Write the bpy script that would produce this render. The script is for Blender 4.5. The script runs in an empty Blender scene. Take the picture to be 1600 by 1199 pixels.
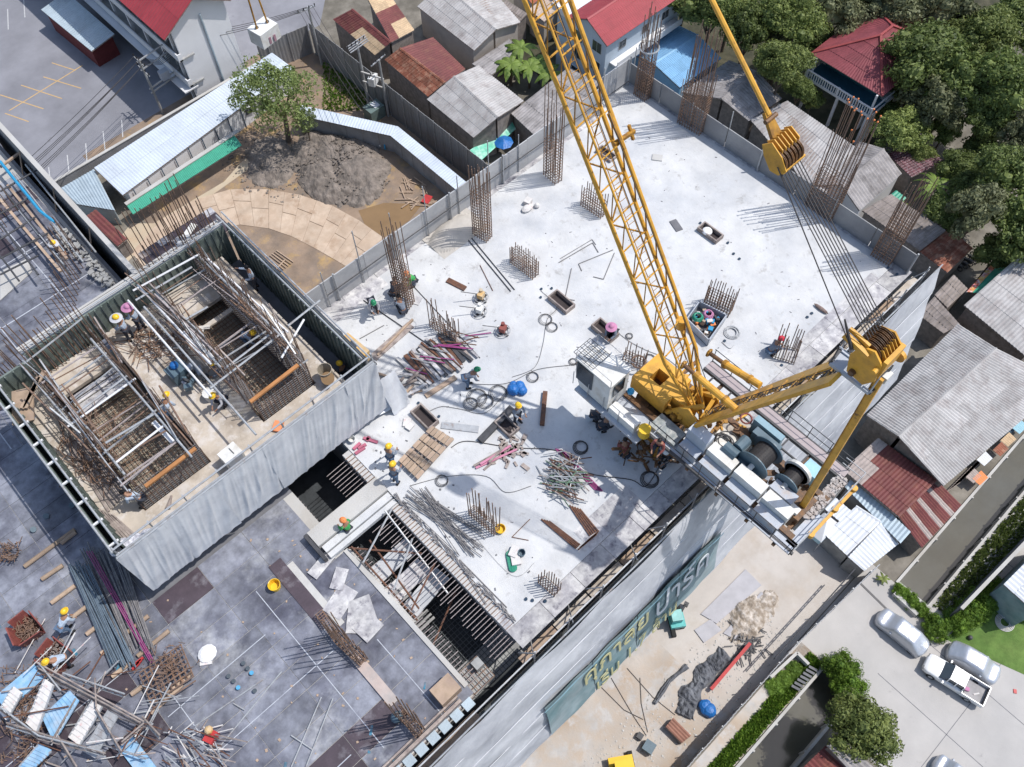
import bpy, math, random
from math import sin, cos, pi, radians, sqrt, atan2
from mathutils import Vector, Matrix
random.seed(7)
SC = bpy.context.scene
COL = SC.collection
# ---------------- camera, sky, sun, exposure ----------------
S = 41.5            # height of the working deck above the street
CAMZ = 79.0         # height of the drone above the street
FPX = 1400.0
_t = radians(29.9); _r = radians(-1.13); _y = radians(42.4)
def _rz(v, a): return Vector((cos(a)*v[0]-sin(a)*v[1], sin(a)*v[0]+cos(a)*v[1], v[2]))
_f = Vector((0, sin(_t), -cos(_t))); _rr = Vector((1, 0, 0)); _uu = Vector((0, cos(_t), sin(_t)))
CR = _rz(_rr*cos(_r)+_uu*sin(_r), -_y); CU = _rz(-_rr*sin(_r)+_uu*cos(_r), -_y); CF = _rz(_f, -_y)
cam = bpy.data.cameras.new('camera'); cam.sensor_width = 36; cam.lens = 36*FPX/1600; cam.clip_end = 3000; cam.clip_start = .5
co = bpy.data.objects.new('camera', cam); COL.objects.link(co)
m3 = Matrix((CR, CU, -CF)).transposed().to_4x4(); m3.translation = Vector((0, 0, CAMZ)); co.matrix_world = m3
SC.camera = co
w = bpy.data.worlds.new('World'); SC.world = w; w.use_nodes = True
SUN = Vector((.84, -.54, 1.84)).normalized()
nt = w.node_tree; sky = nt.nodes.new('ShaderNodeTexSky'); sky.sky_type = 'NISHITA'; sky.sun_disc = False
sky.sun_elevation = math.asin(SUN.z); sky.sun_rotation = atan2(SUN.x, SUN.y); sky.altitude = 50; sky.air_density = 1.2; sky.dust_density = 1.5
nt.links.new(sky.outputs[0], nt.nodes['Background'].inputs[0]); nt.nodes['Background'].inputs[1].default_value = .15
sl = bpy.data.lights.new('sun', 'SUN'); sl.energy = 3.6; sl.angle = radians(.5); sl.color = (1, .965, .92)
so = bpy.data.objects.new('sun', sl); COL.objects.link(so); so.rotation_euler = (-SUN).to_track_quat('-Z', 'Y').to_euler(); so.location = (30, -30, 120)
SC.view_settings.view_transform = 'Standard'; SC.view_settings.look = 'None'; SC.view_settings.exposure = .12
SC.view_settings.gamma = 1; SC.view_settings.use_curve_mapping = False
SC.cycles.max_bounces = 6; SC.cycles.diffuse_bounces = 3; SC.cycles.transparent_max_bounces = 8

def P(px, py, z):
    """point of the place at height z that the photo shows at (px,py)"""
    d = CF + CR*((px-800)/FPX) - CU*((py-600)/FPX); t = (z-CAMZ)/d.z
    return Vector((d.x*t, d.y*t, z))
def D(px, py, h=0): return P(px, py, S+h)
def G(px, py, z=0): return P(px, py, z)
def PX(px, py, x):
    d = CF + CR*((px-800)/FPX) - CU*((py-600)/FPX); t = x/d.x
    return Vector((x, d.y*t, CAMZ+d.z*t))
def PY(px, py, y):
    d = CF + CR*((px-800)/FPX) - CU*((py-600)/FPX); t = y/d.y
    return Vector((d.x*t, y, CAMZ+d.z*t))
V = Vector
# ---------------- helpers ----------------
def wloc(o):
    l = Vector(o.location)
    while o.parent: o = o.parent; l = l + Vector(o.location)
    return l
class MB:
    def __init__(s): s.v = []; s.f = []
    def quad(s, a, b, c, d):
        n = len(s.v); s.v += [V(a), V(b), V(c), V(d)]; s.f.append((n, n+1, n+2, n+3)); return s
    def tri(s, a, b, c):
        n = len(s.v); s.v += [V(a), V(b), V(c)]; s.f.append((n, n+1, n+2)); return s
    def box(s, c, sz, rz=0, rx=0, ry=0):
        R = Matrix.Rotation(rz, 3, 'Z') @ Matrix.Rotation(ry, 3, 'Y') @ Matrix.Rotation(rx, 3, 'X'); n = len(s.v); c = V(c)
        for x in (-.5, .5):
            for y in (-.5, .5):
                for z in (-.5, .5): s.v.append(c + R @ V((x*sz[0], y*sz[1], z*sz[2])))
        for q in ((0, 1, 3, 2), (4, 6, 7, 5), (0, 4, 5, 1), (2, 3, 7, 6), (0, 2, 6, 4), (1, 5, 7, 3)): s.f.append(tuple(n+i for i in q))
        return s
    def rect(s, x0, x1, y0, y1, z0, z1): return s.box(((x0+x1)/2, (y0+y1)/2, (z0+z1)/2), (abs(x1-x0), abs(y1-y0), abs(z1-z0)))
    def prism(s, pts, off):
        """solid between polygon pts and pts+off (off vector, or z value as float = flat bottom)"""
        pts = [V(p) for p in pts]
        q = [p+V(off) for p in pts] if not isinstance(off, (int, float)) else [V((p.x, p.y, off)) for p in pts]
        n = len(s.v); k = len(pts); s.v += pts+q
        s.f.append(tuple(range(n, n+k))); s.f.append(tuple(range(n+2*k-1, n+k-1, -1)))
        for i in range(k): j = (i+1) % k; s.f.append((n+i, n+k+i, n+k+j, n+j))
        return s
    def beam(s, a, b, w, h=None, up=V((0, 0, 1))):
        a = V(a); b = V(b); h = h or w; d = (b-a)
        if d.length < 1e-6: return s
        d.normalize(); x = d.cross(up)
        if x.length < 1e-3: x = d.cross(V((1, 0, 0)))
        x.normalize(); y = x.cross(d); n = len(s.v)
        for p in (a, b):
            for i, j in ((-1, -1), (1, -1), (1, 1), (-1, 1)): s.v.append(p + x*(i*w/2) + y*(j*h/2))
        s.f += [(n, n+3, n+2, n+1), (n+4, n+5, n+6, n+7)] + [(n+i, n+(i+1) % 4, n+4+(i+1) % 4, n+4+i) for i in range(4)]
        return s
    def tube(s, a, b, r, n=6, r2=None, cap=True):
        a = V(a); b = V(b); d = b-a
        if d.length < 1e-6: return s
        d.normalize(); x = d.orthogonal().normalized(); y = d.cross(x); k = len(s.v); r2 = r if r2 is None else r2
        for p, q in ((a, r), (b, r2)):
            for i in range(n): t = 2*pi*i/n; s.v.append(p + x*(cos(t)*q) + y*(sin(t)*q))
        for i in range(n): j = (i+1) % n; s.f.append((k+i, k+j, k+n+j, k+n+i))
        if cap: s.f.append(tuple(range(k+n-1, k-1, -1))); s.f.append(tuple(range(k+n, k+2*n)))
        return s
    def path(s, pts, r, n=5):
        for a, b in zip(pts[:-1], pts[1:]): s.tube(a, b, r, n, cap=True)
        return s
    def ball(s, c, r, nu=10, nv=6, sc=(1, 1, 1), top=False):
        c = V(c); k = len(s.v); v0 = 0 if not top else 0
        v1 = pi if not top else pi/2
        for i in range(nv+1):
            t = v1*i/nv
            for j in range(nu): u = 2*pi*j/nu; s.v.append(c + V((sin(t)*cos(u)*r*sc[0], sin(t)*sin(u)*r*sc[1], cos(t)*r*sc[2])))
        for i in range(nv):
            for j in range(nu): jj = (j+1) % nu; s.f.append((k+i*nu+j, k+(i+1)*nu+j, k+(i+1)*nu+jj, k+i*nu+jj))
        return s
    def loft(s, secs, cap=True, closed=True):
        k = len(s.v); m = len(secs[0])
        for c in secs: s.v += [V(p) for p in c]
        for i in range(len(secs)-1):
            for j in range(m if closed else m-1): jj = (j+1) % m; s.f.append((k+i*m+j, k+i*m+jj, k+(i+1)*m+jj, k+(i+1)*m+j))
        if cap: s.f.append(tuple(range(k+m-1, k-1, -1))); e = k+(len(secs)-1)*m; s.f.append(tuple(range(e, e+m)))
        return s
    def ring(s, c, r, t, n=16, m=5, ax='z'):
        c = V(c); pts = []
        for i in range(n+1):
            a = 2*pi*i/n
            pts.append(c + (V((cos(a)*r, sin(a)*r, 0)) if ax == 'z' else V((cos(a)*r, 0, sin(a)*r)) if ax == 'y' else V((0, cos(a)*r, sin(a)*r))))
        return s.path(pts, t, m)
    def build(s, name, mat, parent=None, smooth=False, **tags):
        if parent is not None: org = wloc(parent)
        else:
            xs = [p.x for p in s.v]; ys = [p.y for p in s.v]; zs = [p.z for p in s.v]
            org = V(((min(xs)+max(xs))/2, (min(ys)+max(ys))/2, min(zs)))
        me = bpy.data.meshes.new(name); me.from_pydata([tuple(p-org) for p in s.v], [], s.f); me.validate(); me.materials.append(mat)
        if smooth: me.polygons.foreach_set('use_smooth', [True]*len(me.polygons))
        o = bpy.data.objects.new(name, me); COL.objects.link(o)
        if parent is not None: o.parent = parent
        else: o.location = org
        for k, x in tags.items(): o[k] = x
        return o
def thing(name, label, cat, loc, group=None, kind=None):
    o = bpy.data.objects.new(name, None); COL.objects.link(o); o.location = V(loc); o['label'] = label; o['category'] = cat
    o.empty_display_size = .2
    if group: o['group'] = group
    if kind: o['kind'] = kind
    return o
def part(mb, name, mat, T, **k): return mb.build(name, mat, T, **k)
def struct(mb, name, mat, **k):
    o = mb.build(name, mat, None, **k); o['kind'] = 'structure'; return o
def solo(mb, name, mat, label, cat, group=None, kind=None, smooth=False):
    o = mb.build(name, mat, None, smooth=smooth); o['label'] = label; o['category'] = cat
    if group: o['group'] = group
    if kind: o['kind'] = kind
    return o
def dup(T, loc, rz=0, sc=1, label=None, group=None):
    c = T.copy(); COL.objects.link(c); c.location = V(loc); c.rotation_euler = (0, 0, rz)
    c.scale = (sc, sc, sc) if isinstance(sc, (int, float)) else sc
    if label: c['label'] = label
    if group: c['group'] = group
    for ch in T.children:
        d = ch.copy(); COL.objects.link(d); d.parent = c
        for g in ch.children: e = g.copy(); COL.objects.link(e); e.parent = d
    return c
def share(o, parent, loc, name=None, rot=None):
    """another piece with the same mesh, placed at world loc"""
    c = o.copy(); COL.objects.link(c); c.parent = parent
    c.location = V(loc) - (wloc(parent) if parent is not None else V((0, 0, 0)))
    if rot: c.rotation_euler = rot
    return c
def lerp(a, b, t): return V(a)*(1-t)+V(b)*t
# ---------------- materials ----------------
MC = {}
def M(name, c, rough=.8, var=.18, sc=1.5, c2=None, c2s=.4, c2t=.55, bump=.15, bs=12, metal=0, rnd=0, wave=None, c3=None, c3s=3, c3t=.62, soft=.12, emit=0, spec=.4):
    """noise-varied procedural surface; c2, c3 = stain colours with their own shape; rnd = piece to piece variation"""
    if name in MC: return MC[name]
    m = bpy.data.materials.new(name); MC[name] = m; m.use_nodes = True; n = m.node_tree.nodes; l = m.node_tree.links
    b = n['Principled BSDF']; b.inputs['Roughness'].default_value = rough; b.inputs['Metallic'].default_value = metal
    b.inputs['Specular IOR Level'].default_value = spec
    g = n.new('ShaderNodeNewGeometry')
    def noise(s, det=5, ro=.6):
        t = n.new('ShaderNodeTexNoise'); t.inputs['Scale'].default_value = s; t.inputs['Detail'].default_value = det; t.inputs['Roughness'].default_value = ro
        l.new(g.outputs['Position'], t.inputs['Vector']); return t.outputs['Fac']
    def mix(fac, a, bb, mode='MIX'):
        x = n.new('ShaderNodeMix'); x.data_type = 'RGBA'; x.blend_type = mode
        if isinstance(fac, float): x.inputs[0].default_value = fac
        else: l.new(fac, x.inputs[0])
        for i, q in ((6, a), (7, bb)):
            if isinstance(q, tuple): x.inputs[i].default_value = (*q, 1)
            else: l.new(q, x.inputs[i])
        return x.outputs[2]
    def ramp(src, lo, hi, a=0., bb=1.):
        r = n.new('ShaderNodeMapRange'); l.new(src, r.inputs[0]); r.inputs[1].default_value = lo; r.inputs[2].default_value = hi; r.inputs[3].default_value = a; r.inputs[4].default_value = bb; return r.outputs[0]
    nb = noise(sc)
    k = ramp(nb, .3, .7, 1-var, 1+var)
    if rnd:
        oi = n.new('ShaderNodeObjectInfo'); rr = ramp(oi.outputs['Random'], 0, 1, 1-rnd, 1+rnd)
        mm = n.new('ShaderNodeMath'); mm.operation = 'MULTIPLY'; l.new(k, mm.inputs[0]); l.new(rr, mm.inputs[1]); k = mm.outputs[0]
    cur = c
    if c2: cur = mix(ramp(noise(c2s, 8, .65), c2t-soft, c2t+soft), cur, c2)
    if c3: cur = mix(ramp(noise(c3s, 8, .7), c3t-soft*.5, c3t+soft*.5), cur, c3)
    if isinstance(cur, tuple): cur = mix(0.0, cur, cur)
    vm = n.new('ShaderNodeVectorMath'); vm.operation = 'SCALE'; l.new(cur, vm.inputs[0]); l.new(k, vm.inputs['Scale'])
    l.new(vm.outputs[0], b.inputs['Base Color'])
    if emit: b.inputs['Emission Strength'].default_value = emit
    if bump:
        bp = n.new('ShaderNodeBump'); bp.inputs['Strength'].default_value = bump; bp.inputs['Distance'].default_value = .05
        l.new(noise(bs, 6), bp.inputs['Height']); l.new(bp.outputs[0], b.inputs['Normal'])
    return m
WHITEC = M('pour_concrete', (.585, .585, .58), .9, .09, .8, c2=(.43, .445, .47), c2s=.3, c2t=.56, c3=(.37, .36, .35), c3s=1.8, c3t=.65, soft=.15, bump=.4, bs=7)
CONC = M('concrete', (.36, .36, .35), .9, .15, 1, c2=(.24, .24, .24), c2s=.6, bump=.3)
CONCL = M('concrete_light', (.50, .49, .47), .9, .12, 1, c2=(.38, .36, .33), c2s=.5, bump=.3)
CONCD = M('concrete_dark', (.16, .16, .17), .9, .2, 1, bump=.2)
PLY = M('film_ply', (.07, .072, .098), .6, .3, 2.5, c2=(.225, .235, .275), c2s=.5, c2t=.48, c3=(.33, .335, .35), c3s=.28, c3t=.62, soft=.15, rnd=.2, bump=.1)
PLYD = M('film_ply_clean', (.06, .045, .055), .5, .2, 2, c2=(.22, .21, .23), c2s=1.2, c2t=.66, rnd=.25, bump=.1)
PLYB = M('ply_dusty', (.38, .37, .39), .8, .2, 3, c2=(.52, .51, .5), c2s=1.5, c2t=.5, c3=(.20, .19, .22), c3s=2.5, c3t=.6, rnd=.15)
WOOD = M('timber', (.42, .31, .22), .8, .25, 4, c2=(.30, .22, .17), c2s=2, rnd=.2)
WOODG = M('timber_grey', (.33, .28, .25), .85, .25, 4, c2=(.2, .16, .15), c2s=3, rnd=.2)
RUST = M('rusty_steel', (.16, .075, .045), .85, .3, 8, c2=(.10, .06, .05), c2s=5)
RBAR = M('rebar_steel', (.17, .115, .09), .75, .3, 5, c2=(.26, .15, .09), c2s=2)
RBARL = M('pinkish_rebar', (.36, .31, .30), .7, .25, 6)
RBARG = M('rebar_grey', (.20, .19, .19), .6, .3, 5)
STEEL = M('galvanised_pipe', (.42, .43, .44), .45, .15, 4, metal=.3, c2=(.28, .2, .16), c2s=3, c2t=.66)
STEELD = M('dark_steel', (.06, .06, .065), .5, .3, 4)
YEL = M('crane_yellow', (.68, .36, .05), .5, .14, 2, c2=(.46, .24, .05), c2s=1.6, c2t=.58, c3=(.16, .08, .035), c3s=3, c3t=.66, bump=.05)
YELD = M('crane_yellow_greasy', (.42, .21, .025), .5, .25, 3, c2=(.16, .08, .03), c2s=2.5, c2t=.56)
GREASE = M('greasy_steel', (.10, .055, .03), .5, .4, 5, c2=(.22, .10, .03), c2s=4)
CWHITE = M('white_enamel', (.72, .72, .70), .45, .07, 2, c2=(.56, .53, .47), c2s=1.6, c2t=.58, c3=(.35, .22, .14), c3s=3, c3t=.72)
CGREY = M('crane_grey', (.42, .45, .5), .5, .1, 3, c2=(.4, .3, .22), c2s=1.5, c2t=.66)
BLUEG = M('machine_blue_grey', (.10, .15, .185), .45, .15, 3)
BLUEL = M('light_blue_enamel', (.30, .52, .62), .4, .1, 3)
ROPE = M('wire_rope', (.055, .05, .05), .6, .2, 10)
GLASS = M('dark_glass', (.04, .05, .06), .12, .1, 2, bump=0, spec=.8)
TARP = M('grey_tarp', (.63, .64, .66), .6, .08, 1.5, c2=(.53, .54, .57), c2s=.8, bump=.5, bs=2.2)
TARPD = M('grey_sheet_dark', (.27, .275, .29), .7, .12, 1.5, c2=(.33, .33, .34), c2s=.5, bump=.4, bs=2)
NET = M('dust_net', (.58, .59, .62), .75, .08, 1.2, c2=(.34, .35, .39), c2s=.22, c2t=.56, c3=(.56, .57, .6), c3s=.9, c3t=.6, bump=.6, bs=2)
BTEAL = M('banner_teal', (.15, .25, .27), .6, .15, 1, c2=(.33, .40, .42), c2s=.3, c2t=.5, bump=.3, bs=2)
BGOLD = M('gold_lettering', (.52, .49, .27), .6, .05, 2)
BWHITE = M('white_lettering', (.7, .72, .74), .6, .05, 2)
FC = M('fibre_cement', (.33, .31, .305), .9, .15, .7, c2=(.20, .185, .18), c2s=.9, c2t=.55, rnd=.13, bump=.2)
FCL = M('fibre_cement_light', (.43, .415, .405), .9, .12, .7, c2=(.30, .27, .26), c2s=.8, c2t=.58, rnd=.1, bump=.2)
FCB = M('fibre_cement_brown', (.30, .26, .24), .9, .2, .7, c2=(.2, .17, .15), c2s=1.1, c2t=.52, rnd=.16)
RED = M('maroon_sheet', (.155, .045, .042), .6, .15, .8, c2=(.21, .085, .06), c2s=1, c2t=.6, rnd=.12)
REDR = M('rusted_sheet', (.24, .085, .05), .75, .3, 1.2, c2=(.42, .25, .17), c2s=1.5, c2t=.6, rnd=.2)
TAN = M('tan_sheet', (.52, .38, .24), .8, .18, 2, rnd=.12)
TANG = M('faded_pink_sheet', (.40, .34, .31), .8, .15, 2, rnd=.1)
REDT = M('red_roof', (.33, .045, .055), .5, .1, 1.2, rnd=.06)
REDT2 = M('red_tile', (.25, .06, .07), .65, .15, 2, rnd=.12)
MARTILE = M('maroon_tile', (.12, .035, .045), .5, .3, 6, rnd=.35, c2=(.4, .35, .38), c2s=9, c2t=.62)
BLUR = M('blue_sheet', (.24, .45, .66), .55, .08, 1, rnd=.05)
WSH = M('white_sheet', (.62, .68, .75), .35, .05, .6, c2=(.55, .6, .66), c2s=.4, rnd=.05, metal=.15)
WSH2 = M('bright_white_sheet', (.64, .66, .69), .4, .05, .6, rnd=.04)
ZINC = M('zinc_sheet', (.42, .50, .55), .4, .1, 1, rnd=.06, metal=.2)
GREENS = M('green_sheet', (.06, .33, .22), .45, .1, 2, rnd=.06)
WPAINT = M('white_paint', (.72, .72, .73), .8, .05, .6, c2=(.62, .62, .63), c2s=.3)
LBLUE = M('pale_blue_paint', (.46, .54, .62), .8, .05, .6)
BEIGE = M('beige_paint', (.48, .43, .38), .85, .1, 1)
DWALL = M('dark_plank_wall', (.22, .19, .17), .9, .3, 2)
GWALL = M('grey_wall', (.27, .27, .28), .9, .15, .6, c2=(.20, .2, .2), c2s=.4, bump=.3)
FENCEG = M('fence_sheet', (.25, .25, .255), .7, .12, .5, c2=(.2, .19, .18), c2s=.5, rnd=.08)
ASPH = M('parking_asphalt', (.20, .20, .22), .9, .1, .25, c2=(.26, .26, .285), c2s=.10, c2t=.5, c3=(.12, .12, .13), c3s=.25, c3t=.68, bump=.2)
ROADC = M('road_concrete', (.40, .385, .37), .9, .06, .4, c2=(.45, .43, .41), c2s=.12, c2t=.5, c3=(.27, .26, .25), c3s=.45, c3t=.68, bump=.2)
YARDC = M('yard_concrete', (.50, .46, .42), .9, .08, .4, c2=(.42, .36, .30), c2s=.25, c2t=.6, bump=.2)
SAND = M('sandy_ground', (.48, .43, .38), .95, .12, .8, c2=(.36, .27, .19), c2s=.2, c2t=.56, c3=(.46, .44, .42), c3s=.5, c3t=.55, bump=.6, bs=3)
GROUND = M('bare_ground', (.15, .135, .11), .95, .25, .4, c2=(.22, .2, .17), c2s=.2, bump=.5, bs=2)
MUD = M('mud', (.28, .20, .14), .7, .2, .5, c2=(.20, .155, .12), c2s=.3, c2t=.52, c3=(.38, .25, .11), c3s=.35, c3t=.6, bump=.6, bs=3)
MUDG = M('grey_mud', (.17, .145, .125), .95, .3, 1.2, c2=(.25, .21, .18), c2s=1, bump=1, bs=3)
PUDDLE = M('muddy_water', (.24, .15, .07), .18, .1, .5, bump=.05, spec=.6)
BPLATE = M('dusty_board', (.45, .34, .25), .9, .12, .6, c2=(.54, .43, .33), c2s=.5, c3=(.38, .27, .19), c3s=.4, c3t=.6, rnd=.05, bump=.15)
WATER = M('canal_water', (.085, .08, .06), .08, .15, .2, c2=(.10, .10, .085), c2s=.15, bump=.12, bs=1.2, spec=.6)
GRASS = M('lawn', (.09, .16, .035), .95, .25, 1, c2=(.13, .2, .05), c2s=.4, bump=.8, bs=9)
YLINE = M('yellow_road_paint', (.55, .36, .16), .8, .15, 3)
WLINE = M('white_road_paint', (.5, .5, .5), .8, .15, 3)
HATY = M('yellow_plastic', (.80, .50, .03), .35, .03, 3, bump=0)
HATG = M('green_plastic', (.02, .22, .10), .35, .03, 3, bump=0)
HATO = M('orange_plastic', (.80, .25, .08), .4, .03, 3, bump=0)
HATW = M('white_plastic', (.8, .8, .8), .4, .03, 3, bump=0)
PINK = M('pink_cloth', (.50, .22, .36), .9, .08, 5)
SHB = M('pale_blue_cloth', (.40, .47, .56), .9, .12, 6, bump=.3)
SHG = M('grey_blue_cloth', (.20, .23, .28), .9, .15, 6)
SHGR = M('green_cloth', (.05, .33, .09), .9, .12, 6)
SHW = M('pale_cloth', (.5, .5, .52), .9, .12, 6)
TRD = M('dark_trousers', (.04, .045, .06), .9, .2, 6)
TRB = M('denim', (.10, .15, .23), .9, .15, 6)
SKIN = M('skin', (.33, .18, .115), .6, .05, 3, bump=0)
HAIR = M('black_hair', (.015, .012, .012), .6, .1, 9)
BTARP = M('blue_tarp', (.02, .14, .42), .4, .2, 4, bump=.8, bs=5)
BPIPE = M('blue_plastic', (.03, .28, .50), .4, .1, 4)
REDP = M('red_paint', (.45, .04, .04), .5, .15, 3)
REDB = M('red_oxide_steel', (.26, .075, .06), .6, .2, 3, c2=(.17, .05, .045), c2s=2)
PURP = M('magenta_pipe', (.32, .06, .20), .5, .1, 4)
GRNF = M('green_form', (.17, .20, .18), .7, .25, 2, c2=(.12, .15, .13), c2s=1.3)
DIRTC = M('dusty_platform', (.50, .44, .37), .9, .12, 1.2, c2=(.30, .25, .20), c2s=.7, c2t=.57, c3=(.56, .52, .48), c3s=1.6, c3t=.55, bump=.3)
MESHB = M('pit_floor_shade', (.045, .05, .055), .9, .3, 2)  # near-black so the colour itself carries the deep shade of the pit
SILV = M('silver_cover', (.50, .52, .56), .32, .04, 2, metal=.5, bump=.6, bs=3)
WCAR = M('white_car_paint', (.78, .78, .78), .25, .02, 2, bump=0, spec=.6)
RUBBER = M('rubber', (.02, .02, .02), .8, .1, 5)
TEALM = M('excavator_teal', (.10, .42, .40), .5, .15, 3)
BLACKT = M('shade_net_black', (.10, .105, .12), .8, .25, 1.5, c2=(.2, .21, .23), c2s=.8, bump=.8, bs=3)
BLUP = M('blue_painted_plate', (.22, .42, .62), .5, .2, 2, c2=(.4, .5, .6), c2s=1.5)
HOSEG = M('green_hose', (.04, .28, .18), .5, .1, 4)
ORNG = M('orange_cloth', (.75, .28, .13), .8, .1, 5)
YBOX = M('weathered_yellow_box', (.50, .46, .38), .6, .15, 3, c2=(.62, .34, .06), c2s=1.1, c2t=.53)
CARD = M('cement_bag', (.62, .60, .58), .9, .1, 4, c2=(.6, .2, .2), c2s=5, c2t=.68)
def LEAFM(name, a, b, tr=.25):
    m = bpy.data.materials.new(name); m.use_nodes = True; n = m.node_tree.nodes; l = m.node_tree.links; bs = n['Principled BSDF']
    g = n.new('ShaderNodeNewGeometry'); o = n.new('ShaderNodeObjectInfo'); t = n.new('ShaderNodeTexNoise'); t.inputs['Scale'].default_value = .5; t.inputs['Detail'].default_value = 4
    l.new(g.outputs['Position'], t.inputs['Vector'])
    ad = n.new('ShaderNodeMath'); ad.operation = 'ADD'; l.new(g.outputs['Random Per Island'], ad.inputs[0]); l.new(t.outputs['Fac'], ad.inputs[1])
    mr = n.new('ShaderNodeMapRange'); l.new(ad.outputs[0], mr.inputs[0]); mr.inputs[1].default_value = .35; mr.inputs[2].default_value = 1.35
    x = n.new('ShaderNodeMix'); x.data_type = 'RGBA'; l.new(mr.outputs[0], x.inputs[0]); x.inputs[6].default_value = (*a, 1); x.inputs[7].default_value = (*b, 1)
    r = n.new('ShaderNodeMapRange'); l.new(o.outputs['Random'], r.inputs[0]); r.inputs[3].default_value = .8; r.inputs[4].default_value = 1.2
    vm = n.new('ShaderNodeVectorMath'); vm.operation = 'SCALE'; l.new(x.outputs[2], vm.inputs[0]); l.new(r.outputs[0], vm.inputs['Scale'])
    l.new(vm.outputs[0], bs.inputs['Base Color']); bs.inputs['Roughness'].default_value = .55; bs.inputs['Specular IOR Level'].default_value = .3
    tl = n.new('ShaderNodeBsdfTranslucent'); l.new(vm.outputs[0], tl.inputs[0]); mx = n.new('ShaderNodeMixShader'); mx.inputs[0].default_value = tr
    l.new(bs.outputs[0], mx.inputs[1]); l.new(tl.outputs[0], mx.inputs[2]); l.new(mx.outputs[0], n['Material Output'].inputs[0]); return m
LEAF = LEAFM('leaf', (.045, .075, .022), (.20, .25, .075), .32); LEAF2 = LEAFM('leaf_light', (.08, .12, .035), (.28, .33, .10), .32); LEAF3 = LEAFM('leaf_grey', (.075, .09, .045), (.27, .285, .15), .32)
LEAFB = LEAFM('banana_leaf', (.06, .12, .02), (.20, .28, .06)); BARK = M('bark', (.13, .10, .075), .9, .3, 5)
HEDGE = LEAFM('hedge_leaf', (.05, .12, .015), (.19, .30, .04))
# ================= SETTING =================
mb = MB(); mb.quad((-700, -700, -.02), (900, -700, -.02), (900, 1100, -.02), (-700, 1100, -.02))
# canal cut-out: ground built as four sheets round the canal strip
g0 = MB()
CY0, CY1 = -8.5, -5.3
for x0, x1, y0, y1 in ((-700, 900, CY1, 1100), (-700, 900, -700, CY0), (31.2, 41.4, CY0, CY1)): g0.quad((x0, y0, 0), (x1, y0, 0), (x1, y1, 0), (x0, y1, 0))
struct(g0, 'ground', GROUND)
struct(MB().quad((-700, CY0-.5, -1.5), (31.4, CY0-.5, -1.5), (31.4, CY1+.5, -1.5), (-700, CY1+.5, -1.5)).quad((41.2, CY0-.5, -1.5), (900, CY0-.5, -1.5), (900, CY1+.5, -1.5), (41.2, CY1+.5, -1.5)), 'canal_water', WATER)
cw = MB()
for x0, x1 in ((-60, 31.2), (41.4, 130)):
    for y in (CY0, CY1): cw.rect(x0, x1, y-.12, y+.12, -3, .16)
    for i in range(int((x1-x0)/3)):
        for y in (CY0+.14, CY1-.14): cw.rect(x0+3*i, x0+3*i+.16, y-.1, y+.1, -3, .1)
for x in (31.2, 41.4): cw.rect(x-.14, x+.14, CY0+.13, CY1-.13, -3, .35)
struct(cw, 'canal_wall', CONCL)
def flat(name, mat, pts, z, th=0):
    m = MB(); pts = [G(*p[:2], 0) for p in pts]; pts = [V((p.x, p.y, z)) for p in pts]
    m.v = pts; m.f = [tuple(range(len(pts)))]
    return struct(m, name, mat)
flat('parking_lot', ASPH, [(-260, 120), (-60, -320), (560, -260), (500, 40), (395, 92), (100, 300), (-120, 330)], .008)
struct(MB().rect(27.5, 120, -60, CY0-.12, -.2, .02).rect(31.34, 41.26, CY0-.12, CY1+.12, -.2, .02).rect(27.5, 41.3, CY1+.12, -2.5, -.2, .02), 'road', ROADC)
struct(MB().quad((22, -2.4, .012), (40.5, -2.4, .012), (40.5, 8, .012), (22, 8, .012)), 'yard_pavement', YARDC)
struct(MB().quad((-30, -2.4, .012), (22, -2.4, .012), (22, 9, .012), (-30, 9, .012)), 'sandy_yard', SAND)
struct(MB().quad((15, 51, .012), (46, 51, .012), (46, 92, .012), (15, 92, .012)), 'mud_yard', MUD)
struct(MB().quad((-20, CY1+.2, .02), (31, CY1+.2, .02), (31, -2.7, .02), (-20, -2.7, .02)), 'canal_verge', SAND)
# road joints
rj = MB()
for x in (33.6, 38.9, 44.5, 50.2): rj.rect(x-.03, x+.03, -40, -8.8, .021, .025)
rj.rect(28, 120, -15.6, -15.55, .021, .025)
struct(rj, 'road_joint', CONCD)
yl = MB()
def stroke(m, a, b, wd, z=.016):
    a = G(*a); b = G(*b); a.z = b.z = z; d = (b-a).normalized(); s_ = V((-d.y, d.x, 0))*wd/2; m.quad(a-s_, b-s_, b+s_, a+s_)
stroke(yl, (14, 174), (129, 103), .14)
for a, b in (((81, 99), (118, 111)), ((68, 121), (127, 139)), ((33, 134), (97, 155)), ((0, 149), (68, 171)), ((8, 178), (45, 191))): stroke(yl, a, b, .13, .02)
struct(yl, 'parking_marking', YLINE)
wl = MB()
for a, b in (((12, 15), (13, 47)), ((76, 262), (78, 278)), ((105, 243), (108, 271)), ((134, 225), (136, 254)), ((161, 206), (165, 241)), ((190, 188), (192, 215)), ((37, 0), (39, 28))): stroke(wl, a, b, .12)
struct(wl, 'parking_marking', WLINE)
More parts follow.
